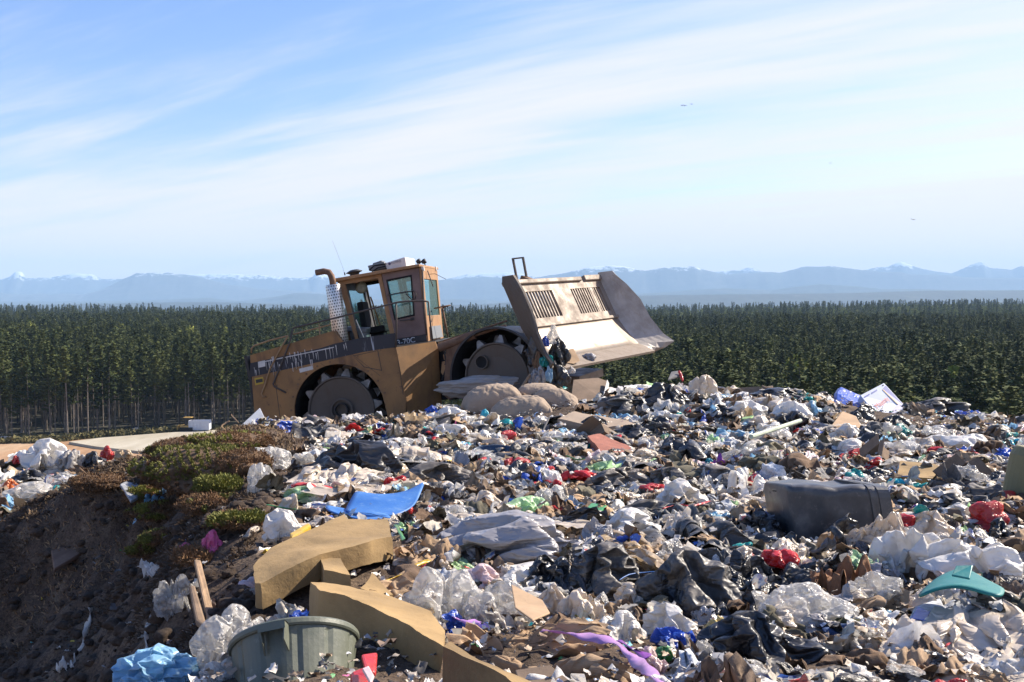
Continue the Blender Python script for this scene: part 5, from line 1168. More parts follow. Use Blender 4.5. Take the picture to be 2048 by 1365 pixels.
hero('bag', 'dirty white', 1258, 1218, 66, 52, 'dirty crumpled wad below the shredded black bag', 'plastic bag')
# crumpled cardboard at the bottom, lilac ribbon
hero('card', 'tan', 1060, 1330, 300, 75, 'crumpled strip of brown cardboard along the bottom centre', 'cardboard', 'the crumpled cardboard', rz=-.25, depth=.45, seed=12)
hero('card', 'tan', 1110, 1378, 310, 70, 'wavy lower layer of brown cardboard at the bottom edge', 'cardboard', None, rz=-.3, depth=.4, seed=13)
slab_px('cardboard_sheet', [(1030,1340,4.45),(1100,1330,4.45),(1190,1400,4.0),(1050,1400,4.05)], .008, m_card2, 'dark folded cardboard at the very bottom centre', 'cardboard', clear=0.1)
ribbon('plastic_ribbon', [(1082,1262),(1130,1266),(1180,1275),(1225,1285),(1252,1302),(1275,1325),(1305,1350),(1335,1380)], .055, FILM['lilac'], 'long lilac plastic ribbon running to the bottom edge', 'ribbon', 'the lilac ribbon', lift=.12)
ribbon('plastic_ribbon', [(898,1228),(920,1240),(945,1246),(972,1258)], .05, FILM['lilac'], 'short lilac plastic strip above the crumpled cardboard', 'ribbon', lift=.08)
ribbon('plastic_ribbon', [(1235,1282),(1262,1295),(1295,1315)], .045, FILM['purple'], 'dark purple strip beside the lilac ribbon', 'ribbon', lift=.1)
hero('soft', 'bright blue', 1350, 1306, 92, 46, 'blue and clear wrapper below the soft white bag', 'wrapper', 'the blue wrapper')
hero('soft', 'green', 1336, 1326, 62, 34, 'crumpled green wrapper right of the lilac ribbon', 'wrapper')
hero('soft', 'clear', 1400, 1340, 85, 60, 'clear wrinkled bag left of the shiny black bag', 'plastic bag')
hero('soft', 'pale pink', 1300, 1350, 80, 56, 'thin pinkish film near the end of the lilac ribbon', 'plastic bag')
put('foam_lump', bag_mesh(501, 5, False, .55), m_foamy, *H(1441, 1288, 66, 60), rot=(0, 0, .4), label='lumpy yellow foam below the big dusty black bag', cat='foam lump', land='the yellow foam lump')
hero('bag', 'black', 1556, 1392, 275, 130, 'shiny crumpled black garbage bag at the bottom right', 'garbage bag', 'the shiny black bag', base=4.45, depth=.7, rz=.1)
hero('bag', 'silver grey', 1640, 1275, 130, 40, 'silvery edge of plastic above the shiny black bag', 'plastic bag')
put('cloth', bag_mesh(611, 5, False, .5, 'cloth', 1.4), m_brown, *H(1725, 1385, 165, 72, base=4.35), rot=(0, 0, .1), label='folded brown cloth at the bottom edge right of the shiny black bag', cat='cloth', land='the folded brown cloth', sink=0)
hero('soft', 'clear', 1630, 1264, 205, 88, 'long clear plastic bag stretched above the shiny black bag', 'plastic bag', 'the long clear bag', rz=.12, depth=.6)
put('grass_clippings', bag_mesh(713, 5, False, .5, 'clippings', 1.3), matte('clippings', (.09, .09, .035), .95, 30, .9, 1.0), *H(1690, 1268, 120, 34), rot=(0, 0, .1), label='dark green clump of grass clippings under the long clear bag', cat='grass clippings')
# grey moulded bin lying on its side
def bigbin():
    o = empty('storage_bin', at(1650, 1080, 7.7)); c = o.location.copy(); tag(o, 'large dark grey plastic bin lying on its side, right of centre', 'plastic bin'); placed.append((o, 'the grey bin'))
    xs_ = np.linspace(0, 1, 25); V = []; F = []; K = 28
    A = at(1560, 1040, 7.75) - c; B = at(1728, 1046, 7.75) - c
    for i, x in enumerate(xs_):
        p = A.lerp(B, x); hw, hh = .40 * (1 + .05 * x), .30 * (1 + .04 * x)
        if i == 0: hw *= .93; hh *= .93
        for k in range(K):
            a = 2 * math.pi * k / K; cs, sn = math.cos(a), math.sin(a); e = .22
            yy = hw * abs(cs) ** e * (1 if cs > 0 else -1); zz2 = hh * abs(sn) ** e * (1 if sn > 0 else -1)
            g = 1 + .10 * noise.noise((x * 3, yy * 4, zz2 * 4)) - .09 * max(0, .25 - abs(noise.noise((x * 2.2 + 4, yy * 2.5, zz2 * 2.5)))) ; V.append(p + Vector((-zz2 * .18, yy * g, zz2 * g - yy * .12)))
    for i in range(len(xs_) - 1):
        for k in range(K): F.append([i * K + k, i * K + (k + 1) % K, (i + 1) * K + (k + 1) % K, (i + 1) * K + k])
    F.append(list(range(K))[::-1]); m = worn('grey_bin', (.04, .042, .048), (.12, .116, .112), 2.6, .36, amt=.5, rust=(.24, .22, .20), streak=False)
    b = MB().add(V, F).build('body', m, o, smooth=True); s = b.modifiers.new('b', 'BEVEL'); s.width = .02; s.limit_method = 'ANGLE'
    def ring_at(x, sc, name, w):
        mb = MB(); P1 = []; P2 = []
        for k in range(K):
            a = 2 * math.pi * k / K; cs, sn = math.cos(a), math.sin(a); e = .22; yy = .42 * sc * abs(cs) ** e * (1 if cs > 0 else -1); zz2 = (.312 * sc) * abs(sn) ** e * (1 if sn > 0 else -1)
            P1.append(A.lerp(B, x) + Vector((-zz2 * .18, yy, zz2 - yy * .12))); P2.append(A.lerp(B, x + w) + Vector((-zz2 * .18, yy, zz2 - yy * .12)))
        V2 = P1 + P2; F2_ = [[k, (k + 1) % K, K + (k + 1) % K, K + k] for k in range(K)] + [list(range(K))[::-1], list(range(K, 2 * K))]
        return mb.add(V2, F2_).build(name, m, o, smooth=False)
    ring_at(.90, 1.04, 'rim', .035); ring_at(1.0, 1.03, 'rim', .13)
    mb = MB(); mb.tube([at(1545, 982, 7.72) - c, at(1640, 990, 7.60) - c, at(1733, 1003, 7.5) - c], .004, 5); mb.build('seam', m_dark, o)
bigbin()
hero('sheet', 'dirty white', 1768, 1112, 150, 105, 'stiff off-white padded sheet bent over the end of the grey bin', 'padded sheet', 'the stiff off-white sheet', rz=-.5, depth=.6, seed=8, tilt=(22, 10))
hero('bag', 'dirty white', 1870, 1085, 90, 66, 'pointed off-white bag right of the stiff off-white sheet', 'plastic bag', 'the pointed off-white bag', depth=.7)
hero('soft', 'white', 1835, 1158, 150, 104, 'billowing white plastic bag at the right', 'plastic bag', 'the billowing white bag', depth=.8)
hero('soft', 'white', 1960, 1172, 210, 92, 'long wrinkled white plastic bag reaching the right edge', 'plastic bag', 'the long white bag', depth=.6, rz=-.05)
grid_px('plastic_board', [[(1830,1200,6.5),(1870,1178,6.5),(1920,1172,6.5),(1970,1188,6.3),(2005,1196,6.2)],[(1845,1182,6.8),(1880,1160,6.8),(1930,1155,6.8),(1975,1168,6.7),(2010,1184,6.5)],[(1870,1160,7.0),(1895,1145,7.05),(1932,1135,7.1),(1965,1158,6.9),(2008,1178,6.6)]], m_tealp, 'bent dark teal plastic panel at the right', 'plastic panel', 'the teal panel', thick=.012, clear=0.22)
slab_px('plastic_flap', [(1903,1150,6.9),(1912,1131,7.0),(1946,1130,7.0),(1940,1157,6.8)], .01, m_tealp, 'upright dark teal flap on the teal panel', 'plastic flap', clear=0.34)
slab_px('carton', [(1812,1245,5.8),(1830,1212,6.2),(1880,1195,6.5),(1902,1235,6.0),(1880,1252,5.7)], .05, m_paper2, 'flattened blue and white carton below the teal panel', 'carton', 'the blue and white carton', clear=0.08)
slab_px('carton_flap', [(1822,1238,5.85),(1836,1215,6.15),(1860,1225,6.0),(1852,1243,5.8)], .004, FILM['bright blue'], 'blue printed flap of card on the blue and white carton', 'card', down=(0, 0, 1), clear=0.09)
hero('card', 'brown', 2040, 1285, 120, 150, 'torn brown board standing at the right edge', 'board', 'the torn brown board', rz=.6, depth=.5, seed=44, tilt=(35, -20))
hero('sheet', 'white', 2035, 1320, 110, 110, 'white padding sagging in front of the torn brown board', 'padding', None, rz=.3, depth=.6, tilt=(25, -15), seed=9)
hero('soft', 'tan', 1855, 1270, 60, 36, 'crumpled brown wrapper below the blue and white carton', 'wrapper')
hero('soft', 'clear', 1760, 1215, 120, 66, 'shiny clear film around a black ring right of the brown basket', 'plastic film', 'the shiny clear film')
tube_px('ring', [(1772,1175),(1785,1150),(1800,1152),(1806,1172),(1798,1192),(1780,1190),(1772,1175)], .012, m_blackp, 'black ring under the shiny clear film', 'ring')
hero('card', 'woven', 1700, 1190, 125, 80, 'brown curved shell like a basket in front of the grey bin', 'basket', 'the brown basket', rz=.2, depth=.7, seed=5)
tube_px('grey_tube', [(1638,1150,7.0),(1642,1128,7.1),(1680,1115,7.3),(1725,1113,7.4)], .013, m_greyc, 'grey curved tube along the rim of the brown basket', 'tube')
hero('sheet', 'black', 1630, 1112, 210, 95, 'black torn flap hanging down the front of the grey bin', 'plastic sheet', None, rz=0, depth=.6, tilt=(38, 0), seed=18)
# mid right
hero('bag', 'white', 1370, 1026, 118, 70, 'round white bag with a red drawstring left of the grey bin', 'plastic bag', 'the round white bag', depth=.9, rz=.1)
ribbon('drawstring', [(1325,1018),(1355,1010),(1385,1012),(1420,1002)], .02, FILM['red'], 'red drawstring across the round white bag', 'drawstring', lift=.14)
hero('soft', 'yellow', 1384, 1012, 28, 16, 'yellow-green scrap on the round white bag', 'wrapper')
hero('sheet', 'white', 1480, 998, 130, 66, 'white bag printed with faint rings above left of the grey bin', 'plastic bag', 'the ring-patterned bag', depth=.9)
hero('bag', 'white', 1275, 1080, 120, 62, 'pale blue-white folded bag left of the black sheeting', 'plastic bag', 'the folded pale bag', depth=.9)
hero('cloth', 'brown', 1632, 958, 120, 50, 'heap of brown cloth behind the grey bin', 'cloth', 'the brown cloth heap')
hero('cloth', 'olive', 1545, 955, 95, 44, 'olive-brown blanket bunched left of the brown cloth heap', 'cloth', 'the olive blanket')
hero('cloth', 'olive', 1530, 918, 105, 34, 'dark ribbed cushion lying above the olive blanket', 'cushion')
tube_px('pipe', [(1502,935),(1600,896)], .028, matte('pipe_green', (.40, .45, .34), .6), 'pale green pipe lying across the olive blanket', 'pipe', 'the pale green pipe', lift=.35)
hero('cloth', 'red', 1710, 925, 72, 26, 'crimson woollen garment behind the grey bin', 'garment', 'the crimson garment')
slab_px('foam_tray', [(1795,952,10.2),(1800,922,10.8),(1868,928,10.6),(1915,950,10.1),(1868,958,9.9)], .12, m_foam, 'rectangular tan foam tray above the right end of the grey bin', 'foam tray', 'the tan foam tray', lump=.008, clear=0.14)
hero('soft', 'white', 1925, 912, 150, 46, 'big bright white bag between the brown lumps on the right', 'plastic bag', 'the bright white bag', depth=.7, rz=0)
hero('bag', 'white', 1700, 890, 70, 44, 'rounded white bag near the black mesh mat', 'plastic bag', 'the rounded white bag')
hero('soft', 'white', 1720, 918, 90, 40, 'smooth white film above the crimson garment', 'plastic bag')
hero('soft', 'white', 1590, 845, 80, 44, 'bright white crumpled bag near the crest right of the white cone bag', 'plastic bag', 'the bright crest bag', depth=.8)
hero('soft', 'white', 1500, 842, 82, 40, 'bright white puffy bag on the crest slope', 'plastic bag', 'the puffy white bag')
hero('soft', 'dirty white', 1520, 862, 90, 30, 'dirty cream bag just below the puffy white bag', 'plastic bag')
hero('soft', 'sky blue', 1625, 835, 48, 34, 'pale blue clear bag left of the blue box', 'plastic bag', 'the pale blue crest bag')
hero('cloth', 'grey', 1745, 878, 60, 34, 'black wire mesh mat bunched into a ridge', 'mat', 'the black mesh mat')
hero('soft', 'turquoise', 1800, 990, 50, 34, 'turquoise plastic bag at the right end of the grey bin', 'plastic bag', 'the turquoise bag')
hero('soft', 'turquoise', 1800, 1032, 40, 22, 'turquoise wrapper below the turquoise bag', 'wrapper')
hero('soft', 'purple', 1835, 1040, 44, 34, 'purple foil wrapper right of the turquoise bag', 'wrapper', 'the purple wrapper')
hero('soft', 'turquoise', 2035, 910, 55, 34, 'turquoise plastic bag on the right edge', 'plastic bag', 'the right-edge turquoise bag')
hero('soft', 'bright blue', 2010, 975, 52, 30, 'cobalt blue bag beside the olive drum', 'plastic bag', 'the cobalt bag')
tub = MB(); cB = at(2075, 965, 8.6); tub.lathe([(.0, -.32), (.22, -.32), (.25, -.25), (.26, .2), (.23, .28), (0, .28)], 28, Matrix.Rotation(R(12), 4, 'Y')); o = tub.build('drum', worn('olive_drum', (.16, .14, .06), (.22, .19, .09), 3, .6, amt=.4), smooth=False, bevel=.02); o.location = cB; tag(o, 'olive brown drum cut by the right edge of the view', 'drum'); placed.append((o, 'the olive drum'))
hero('bag', 'black', 2010, 1082, 75, 46, 'glossy black garbage bag near the right edge', 'garbage bag', 'the right black bag')
hero('soft', 'orange', 1978, 1065, 36, 20, 'orange-brown rag left of the right black bag', 'rag')
hero('soft', 'sky blue', 1965, 1045, 70, 22, 'pale blue film above the orange-brown rag', 'plastic film')
hero('cloth', 'brown', 1985, 920, 70, 40, 'shaggy brown bundle left of the olive drum', 'bundle', 'the shaggy brown bundle')
hero('cloth', 'brown', 1965, 905, 60, 34, 'dark brown padded bundle at the end of the bright white bag', 'bundle')
hero('soft', 'yellow', 1350, 960, 1, 1, 'tiny yellow scrap', 'wrapper') if False else None
hero('soft', 'purple', 1440, 938, 26, 34, 'purple and teal wrapper above the ring-patterned bag', 'wrapper', 'the purple and teal wrapper')
hero('soft', 'turquoise', 1418, 935, 30, 18, 'turquoise foil left of the purple and teal wrapper', 'wrapper')
# crest, centre and right
def pillow(px, py, w, h, d, rz, label, land=None, seed=1, tilt=0):
    py -= 5; d -= .5
    q = at(px, py, d); k = d / FPX; V, F = sim_pillow(seed)
    o = link('pillow', norm_mesh(V, F, 'pillow'), m_pillow); o.location = q - Vector((0, 0, h * k * .62)); o.scale = (w * k * 1.15, w * k * .66, h * k * 1.15); o.rotation_euler = (R(6), tilt, rz)
    tag(o, label, 'pillow'); 
    if land: placed.append((o, land))
pillow(988, 797, 112, 48, 17.9, .15, 'plump tan pillow, leftmost of the four in front of the front wheel', 'the left tan pillow', 2, R(-6))
pillow(1045, 826, 125, 58, 17.1, .0, 'largest tan pillow, lowest of the four', 'the lowest tan pillow', 5, R(-8))
pillow(1107, 806, 95, 50, 17.4, -.3, 'creased tan pillow, rightmost of the four', 'the right tan pillow', 8, R(18))
pillow(1078, 784, 78, 24, 18.3, .1, 'flat tan pillow behind the other three', None, 11, 0)
slab_px('cushion', [(1115,838,16.6),(1150,824,17.2),(1240,838,17.0),(1280,850,16.5),(1200,856,16.2)], .12, m_pillow, 'flat tan cushion stretching right of the lowest pillow', 'cushion', 'the flat tan cushion', lump=.02, clear=0.14)
def logmesh(seed):
    V, F = _I[5]; P = V * np.array([2.6, 1, 1]); r = 1 + (fbm(P * np.array([.5, 2.2, 2.2]) + seed, 4) - .5) * .9; Q = V * r[:, None]; Q -= Q.min(0); s = Q.max(0); Q[:, :2] -= s[:2] / 2; Q /= s; return np_mesh('driftwood', Q, F, True)
put('driftwood', logmesh(3), m_woodg, at(955, 800, 18.6), (1.62, .5, .46), (0, R(-4), .05), 'weathered grey log lying in front of the wheels', 'log', 'the grey log', sink=0)
b = obox(1, 1, 1, .25, 7); o = bpy.data.objects.new('cardboard_box', b); 
slab_px('cardboard_box', [(1142,797,16.9),(1147,760,17.6),(1196,756,17.9),(1216,763,17.8),(1208,800,16.9),(1175,803,16.7)], .03, m_card2, 'large brown cardboard box panel standing right of the pillows', 'cardboard box', 'the brown cardboard box', down=(0, 1, -.1))
slab_px('white_board', [(1204,800,16.7),(1214,758,17.6),(1218,766,17.5),(1211,801,16.7)], .06, m_paper, 'narrow white board at the right side of the brown box', 'board')
slab_px('carton', [(1110,803,16.8),(1120,798,17.2),(1175,800,17.0),(1207,801,16.9),(1207,814,16.6),(1188,815,16.5),(1140,811,16.6)], .06, m_paper, 'flat white carton at the foot of the brown cardboard box', 'carton', 'the flat white carton')
put('garbage_bag', bag_mesh(801, 5, True, .4, 'bag'), FILM['black'], *H(1334, 828, 110, 66), rot=(0, 0, .2), label='big black garbage bag near the crest with a shiny top', cat='garbage bag', land='the crest black bag')
hero('bag', 'dirty white', 1405, 805, 58, 58, 'pale pointed cone-shaped bag right of the crest black bag', 'plastic bag', 'the white cone bag')
hero('soft', 'tan', 1491, 792, 40, 30, 'orange-tan paper bag on the crest', 'paper bag', 'the orange-tan bag')
hero('bag', 'tan', 1325, 766, 52, 36, 'crumpled beige bag on the highest point of the crest', 'plastic bag', 'the beige crest bag')
slab_px('metal_frame', [(1336,758,17.5),(1342,744,18),(1358,741,18),(1362,750,17.8)], .04, m_greyc, 'grey folded frame sticking up on the crest', 'frame')
tube_px('red_hook', [(1356,742,17.8),(1361,746,17.8),(1366,765,17.6)], .03, FILM['red'], 'bright red curved handle sticking up on the crest', 'handle', 'the red handle')
hero('bag', 'black', 1560, 806, 120, 30, 'spread black bag on the crest right of the orange-tan bag', 'garbage bag', 'the long crest black bag', rz=.1)
hero('sheet', 'dusty black', 1555, 830, 110, 24, 'dark grey cloth-like film below the long crest black bag', 'plastic sheet')
hero('bag', 'black', 1190, 872, 95, 38, 'black garbage bag right of the black crate', 'garbage bag', 'the bag right of the crate')
hero('bag', 'black', 1275, 886, 110, 34, 'flat shiny black bag above the rust-red cushion', 'garbage bag', 'the flat shiny black bag', rz=-.1)
def crate():
    c = at(1110, 890, 14.6); o = empty('crate', c); tag(o, 'open black plastic crate tipped to face the viewer', 'crate'); placed.append((o, 'the black crate'))
    def g(px, py, d): return at(px, py, d) - c
    f_ = [g(1083, 868, 14.6), g(1098, 836, 14.9), g(1122, 832, 15.0), g(1142, 872, 14.6), g(1132, 888, 14.3), g(1092, 888, 14.3)]; bk = [p + Vector((.05, .45, -.06)) for p in f_]
    MB().add(f_ + bk, [[i, (i + 1) % 6, 6 + (i + 1) % 6, 6 + i] for i in range(6)] + [[6, 7, 8, 9, 10, 11]]).build('body', m_blackp, o, solid=.012)
    mb = MB(); mb.tube(f_ + [f_[0]], .014, 6); mb.build('rim', m_greyc, o)
crate()
hero('soft', 'pale green', 1109, 904, 42, 24, 'pale lime bag below the black crate', 'plastic bag', 'the pale lime bag')
hero('soft', 'teal', 1015, 871, 56, 32, 'teal green plastic bag left of the black crate', 'plastic bag', 'the teal bag')
hero('soft', 'turquoise', 968, 852, 32, 34, 'dull blue-green rag under the left tan pillow', 'rag')
hero('soft', 'pink', 912, 866, 22, 26, 'small bright pink knotted bag below the machine', 'plastic bag', 'the small pink bag')
slab_px('cushion', [(1176,872,14.2),(1200,868,14.5),(1262,895,13.9),(1245,912,13.2),(1205,905,13.3)], .12, matte('rust_cushion', (.33, .12, .08), .9, 8, .5), 'rust-red seat cushion sprinkled with dirt', 'cushion', 'the rust-red cushion', lump=.015, clear=0.2)
def basin():
    c = at(990, 908, 12.9); o = empty('basin', c); tag(o, 'shallow dark blue oval basin half full of dirt', 'basin'); placed.append((o, 'the dark blue basin'))
    Mx = Matrix.Rotation(R(14), 4, 'X') @ Matrix.Diagonal((1, .75, 1, 1)); MB().lathe([(.02, -.10), (.20, -.10), (.26, -.02), (.285, .02), (.30, .02), (.30, .0), (.27, -.03), (.21, -.12), (.02, -.12)], 36, Mx).build('bowl', m_navy, o, smooth=True)
    MB().lathe([(.285, .015), (.31, .02), (.305, .035), (.285, .035), (.285, .015)], 36, Mx).build('rim', m_navy, o, smooth=True)
basin()
slab_px('plank', [(932,905,12.6),(990,893,13.2),(995,897,13.1),(938,911,12.4)], .03, m_wood, 'short light brown board by the dark blue basin', 'board') if False else None
slab_px('plank', [(1048,925,11.8),(1088,902,12.6),(1095,905,12.5),(1056,930,11.6)], .03, m_wood, 'short orange-brown plank right of the dark blue basin', 'plank', 'the orange-brown plank', clear=0.12)
hero('sheet', 'silver grey', 1100, 965, 110, 40, 'torn grey film with dark folds below the orange-brown plank', 'plastic sheet')
hero('bag', 'dusty black', 1245, 985, 130, 48, 'black bag with a ridge right of the bare earth', 'garbage bag', 'the ridged black bag')
hero('soft', 'clear', 1100, 1018, 72, 46, 'shiny clear bag right of the centre', 'plastic bag', 'the shiny clear bag')
hero('soft', 'pale green', 1055, 1036, 95, 40, 'pale green thin plastic bag left of the shiny clear bag', 'plastic bag', 'the pale green bag')
slab_px('pouch', [(1160,1028,9.0),(1182,1006,9.5),(1215,1010,9.4),(1195,1030,8.9)], .02, FILM['green'], 'green and white flat pouch right of the shiny clear bag', 'pouch', 'the green pouch', clear=0.12)
hero('sheet', 'dirty white', 950, 1035, 130, 50, 'pointed off-white film above the silver grey bag', 'plastic sheet', 'the pointed film')
hero('soft', 'yellow', 1080, 1047, 62, 12, 'yellow strip of wrapper above the silver grey bag', 'wrapper')
hero('soft', 'yellow', 850, 1080, 50, 16, 'yellow net bag right of the upper foam slab', 'net bag', 'the yellow net bag')
ribbon('barrier_tape', [(690,1116,6.9),(703,1132,6.75),(715,1150,6.6),(730,1162,6.5)], .04, FILM['yellow'], 'yellow warning tape strip between the foam pieces', 'tape', 'the yellow tape', lift=0)
ribbon('barrier_tape', [(765,1165),(800,1150),(830,1132),(860,1120)], .03, FILM['yellow'], 'yellow and black tape right of the foam slabs', 'tape', lift=.08)
slab_px('plastic_bar', [(580,1066,8.3),(616,1045,8.9),(622,1050,8.8),(584,1076,8.1)], .05, FILM['yellow'], 'bright yellow plastic bar behind the upper foam slab', 'plastic bar', 'the yellow bar', clear=0.12)
hero('cloth', 'brown', 600, 1052, 105, 36, 'dark brown leathery bag above the upper foam slab', 'bag', 'the leathery bag')
hero('soft', 'white', 560, 1080, 80, 62, 'white and clear crumpled bag left of the yellow bar', 'plastic bag', 'the bag left of the yellow bar')
hero('soft', 'pale green', 610, 1004, 100, 26, 'pale mint film above the leathery bag', 'plastic film')
ribbon('strap', [(532,1010),(580,1018),(640,1024)], .025, FILM['green'], 'thin green strap above the leathery bag', 'strap', lift=.05)
ribbon('strap', [(790,1050),(800,1065),(806,1080)], .03, FILM['green'], 'green strap end right of the upper foam slab', 'strap', lift=.08)
hero('bag', 'grey', 860, 1022, 60, 36, 'grey ribbed bag at the right end of the cracked blue tub', 'plastic bag')
# blue box and big carton on the crest
slab_px('blue_crate', [(1672,812,16.8),(1674,786,17.1),(1682,774,17.4),(1725,793,17.3),(1722,816,16.8),(1700,822,16.5)], .25, FILM['bright blue'], 'cobalt blue box leaning on the white and blue carton', 'box', 'the cobalt blue box', down=(.1, 1, -.2))
def majesty():
    tl, tr, br_, bl_ = at(1720, 791, 16.9), at(1768, 766, 17.2), at(1813, 815, 16.9), at(1762, 842, 16.5); c = (tl + tr + br_ + bl_) / 4
    o = empty('carton', c); tag(o, 'tilted white and blue printed carton standing on the crest', 'carton'); placed.append((o, 'the white and blue carton'))
    nrm = (tr - tl).cross(bl_ - tl).normalized(); nrm = nrm if nrm.y < 0 else -nrm; P_ = [tl, tr, br_, bl_]; off = -nrm * .14
    MB().add([p - c for p in P_] + [p - c + off for p in P_], [[0, 1, 2, 3], [7, 6, 5, 4], [0, 4, 5, 1], [1, 5, 6, 2], [2, 6, 7, 3], [3, 7, 4, 0]]).build('body', matte('carton_white', (.62, .66, .74), .7, 4, .2, .1), o, bevel=.012)
    def uv(u_, v_, e=.003): return tl.lerp(tr, u_).lerp(bl_.lerp(br_, u_), v_) - c + nrm * e
    mbl = mat('carton_blue', (.05, .08, .34), .5); mor = mat('carton_gold', (.5, .28, .08), .5)
    for nm, q, m in (('blue_panel', [(.80, .16), (.97, .10), (.97, .92), (.86, .80)], mbl), ('blue_panel', [(.15, .95), (.55, .86), (.86, .80), (.97, .92), (.97, .97), (.2, .98)], mbl), ('gold_line', [(.77, .18), (.80, .16), (.86, .80), (.83, .79)], mor), ('blue_band', [(.06, .10), (.30, .09), (.30, .13), (.06, .14)], mbl), ('blue_band', [(.38, .09), (.62, .08), (.62, .12), (.38, .13)], mbl)):
        MB().add([uv(*a) for a in q], [list(range(len(q)))]).build(nm, m, o)
    xa_ = (uv(.85, .42) - uv(.10, .52)).normalized(); za_ = (uv(.5, .2) - uv(.5, .8)).normalized(); za_ = (za_ - xa_ * za_.dot(xa_)).normalized(); n2 = xa_.cross(za_); cc = uv(.44, .52, .005)
    Mt = Matrix(((xa_.x, za_.x, n2.x, cc.x), (xa_.y, za_.y, n2.y, cc.y), (xa_.z, za_.z, n2.z, cc.z), (0, 0, 0, 1)))
    text_mesh('Majesty', .125, Mt, 'lettering', mat('carton_red', (.5, .05, .06), .5), o, .001)
    for (u_, v_) in ((.90, .06), (.06, .60)):
        MB().add([uv(u_ - .03, v_ - .015, .005), uv(u_ + .03, v_ - .015, .005), uv(u_ + .03, v_ + .015, .005), uv(u_ - .03, v_ + .015, .005)], [[0, 1, 2, 3]]).build('handle_slot', m_dark, o)
majesty()
hero('bag', 'black', 1738, 846, 70, 38, 'rounded black bag in front of the white and blue carton', 'garbage bag', 'the bag before the carton')
hero('bag', 'black', 1715, 856, 40, 34, 'black lump below the cobalt blue box', 'garbage bag')
hero('bag', 'black', 1795, 858, 66, 28, 'black bag right of the white and blue carton foot', 'garbage bag', 'the bag right of the carton')
tube_px('inner_tube', [(1829,858,15.6),(1832,838,15.9),(1850,826,16.1),(1880,828,16.0),(1905,842,15.7),(1910,862,15.3),(1900,872,15.2)], .05, m_blackp, 'black rubber tube arching up on the right crest', 'rubber tube', 'the arched rubber tube')
slab_px('paper', [(1830,875,15.0),(1855,832,15.4),(1862,860,15.0),(1850,880,14.8)], .006, m_paper2, 'upright white paper below the arched rubber tube', 'paper')
slab_px('wood_board', [(1895,872,14.6),(1960,868,14.9),(1990,876,14.6),(1905,884,14.3)], .05, m_woodg, 'pale grey board on the right crest', 'board', 'the pale grey board', clear=0.15)
hero('soft', 'bright blue', 1978, 850, 60, 24, 'blue tangle of plastic on the right crest', 'plastic bag', 'the blue tangle')
hero('soft', 'clear', 1893, 824, 28, 22, 'glassy clear bag above the arched rubber tube', 'plastic bag')
hero('soft', 'tan', 2030, 862, 50, 26, 'brown crumpled paper on the crest at the right edge', 'paper')
slab_px('cardboard_sheet', [(1663,850,15.0),(1685,822,15.8),(1712,832,15.6),(1722,850,15.0),(1700,868,14.5)], .03, m_card, 'crushed cardboard box below the cobalt blue box', 'cardboard', 'the crushed cardboard', clear=0.15)
# left of the machine
slab_px('painted_board', [(476,856,16.2),(520,815,16.9),(532,840,16.4),(494,861,15.9)], .03, worn('grey_board', (.42, .44, .47), (.3, .31, .33), 5, .7, amt=.4), 'grey painted board propped up behind the turf', 'board', 'the grey painted board')
slab_px('steel_beam', [(455,862,14.9),(508,858,15.1),(512,866,14.8),(458,868,14.6)], .10, m_rust, 'rust-brown beam end sticking out of the turf', 'beam', 'the rusty beam')
tube_px('twig', [(478,848,15.5),(470,838,15.6),(462,832,15.7),(463,828,15.7)], .012, m_wood, 'curled bare twig standing up left of the grey painted board', 'twig')
tube_px('twig', [(440,854,15.2),(452,846,15.3),(460,842,15.3)], .014, m_wood, 'short pale twig left of the curled twig', 'twig')
slab_px('white_box', [(240,968,11.6),(266,955,12.0),(290,985,11.5),(262,1002,11.1)], .04, m_paper2, 'white metal sheet sticking out of the dark bank', 'sheet metal', 'the white metal sheet', clear=.12)
hero('sheet', 'sky blue', 308, 1015, 50, 46, 'pale torn film hanging over the bank below the mossy turf', 'plastic film', tilt=(40,0))
ribbon('plastic_strip', [(285,1010),(278,1030),(268,1050)], .07, FILM['sky blue'], 'lower strip of pale film on the dark bank', 'plastic film', lift=.04)
hero('sheet', 'clear', 350, 1235, 95, 80, 'clear ragged film snagged on the broken timber', 'plastic film', 'the ragged film', tilt=(30, 0))
ribbon('plastic_strip', [(322,1190),(308,1220),(300,1255),(290,1300),(280,1345)], .07, FILM['clear'], 'long thin strip of film hanging down the dark bank', 'plastic film', lift=.03, twist=.3)
ribbon('plastic_strip', [(182,1215),(176,1245),(168,1275),(160,1305)], .06, FILM['dirty white'], 'narrow pale strip of plastic low on the dark bank', 'plastic film', lift=.03, twist=.4)
hero('sheet', 'white', 128, 1362, 40, 50, 'white rag at the bottom of the dark bank', 'rag', None)
hero('sheet', 'white', 298, 1160, 40, 40, 'white crumpled scrap on the dark bank beside the ochre earth', 'wrapper', None)
slab_px('timber', [(388,1118,7.0),(402,1120,7.0),(432,1240,5.9),(420,1262,5.6)], .05, m_wood, 'broken brown timber post standing on the bank edge', 'timber', 'the broken timber', clear=.15)
slab_px('timber', [(378,1172,6.5),(390,1170,6.5),(418,1262,5.6),(392,1240,5.8)], .04, m_wood, 'splintered board leaning on the broken timber', 'timber', clear=.15)
slab_px('rusted_panel', [(102,1100,10.4),(190,1062,10.8),(196,1085,10.5),(108,1138,9.9)], .05, m_rust, 'dark rusty panel half buried in the dark bank', 'metal panel', clear=.0)
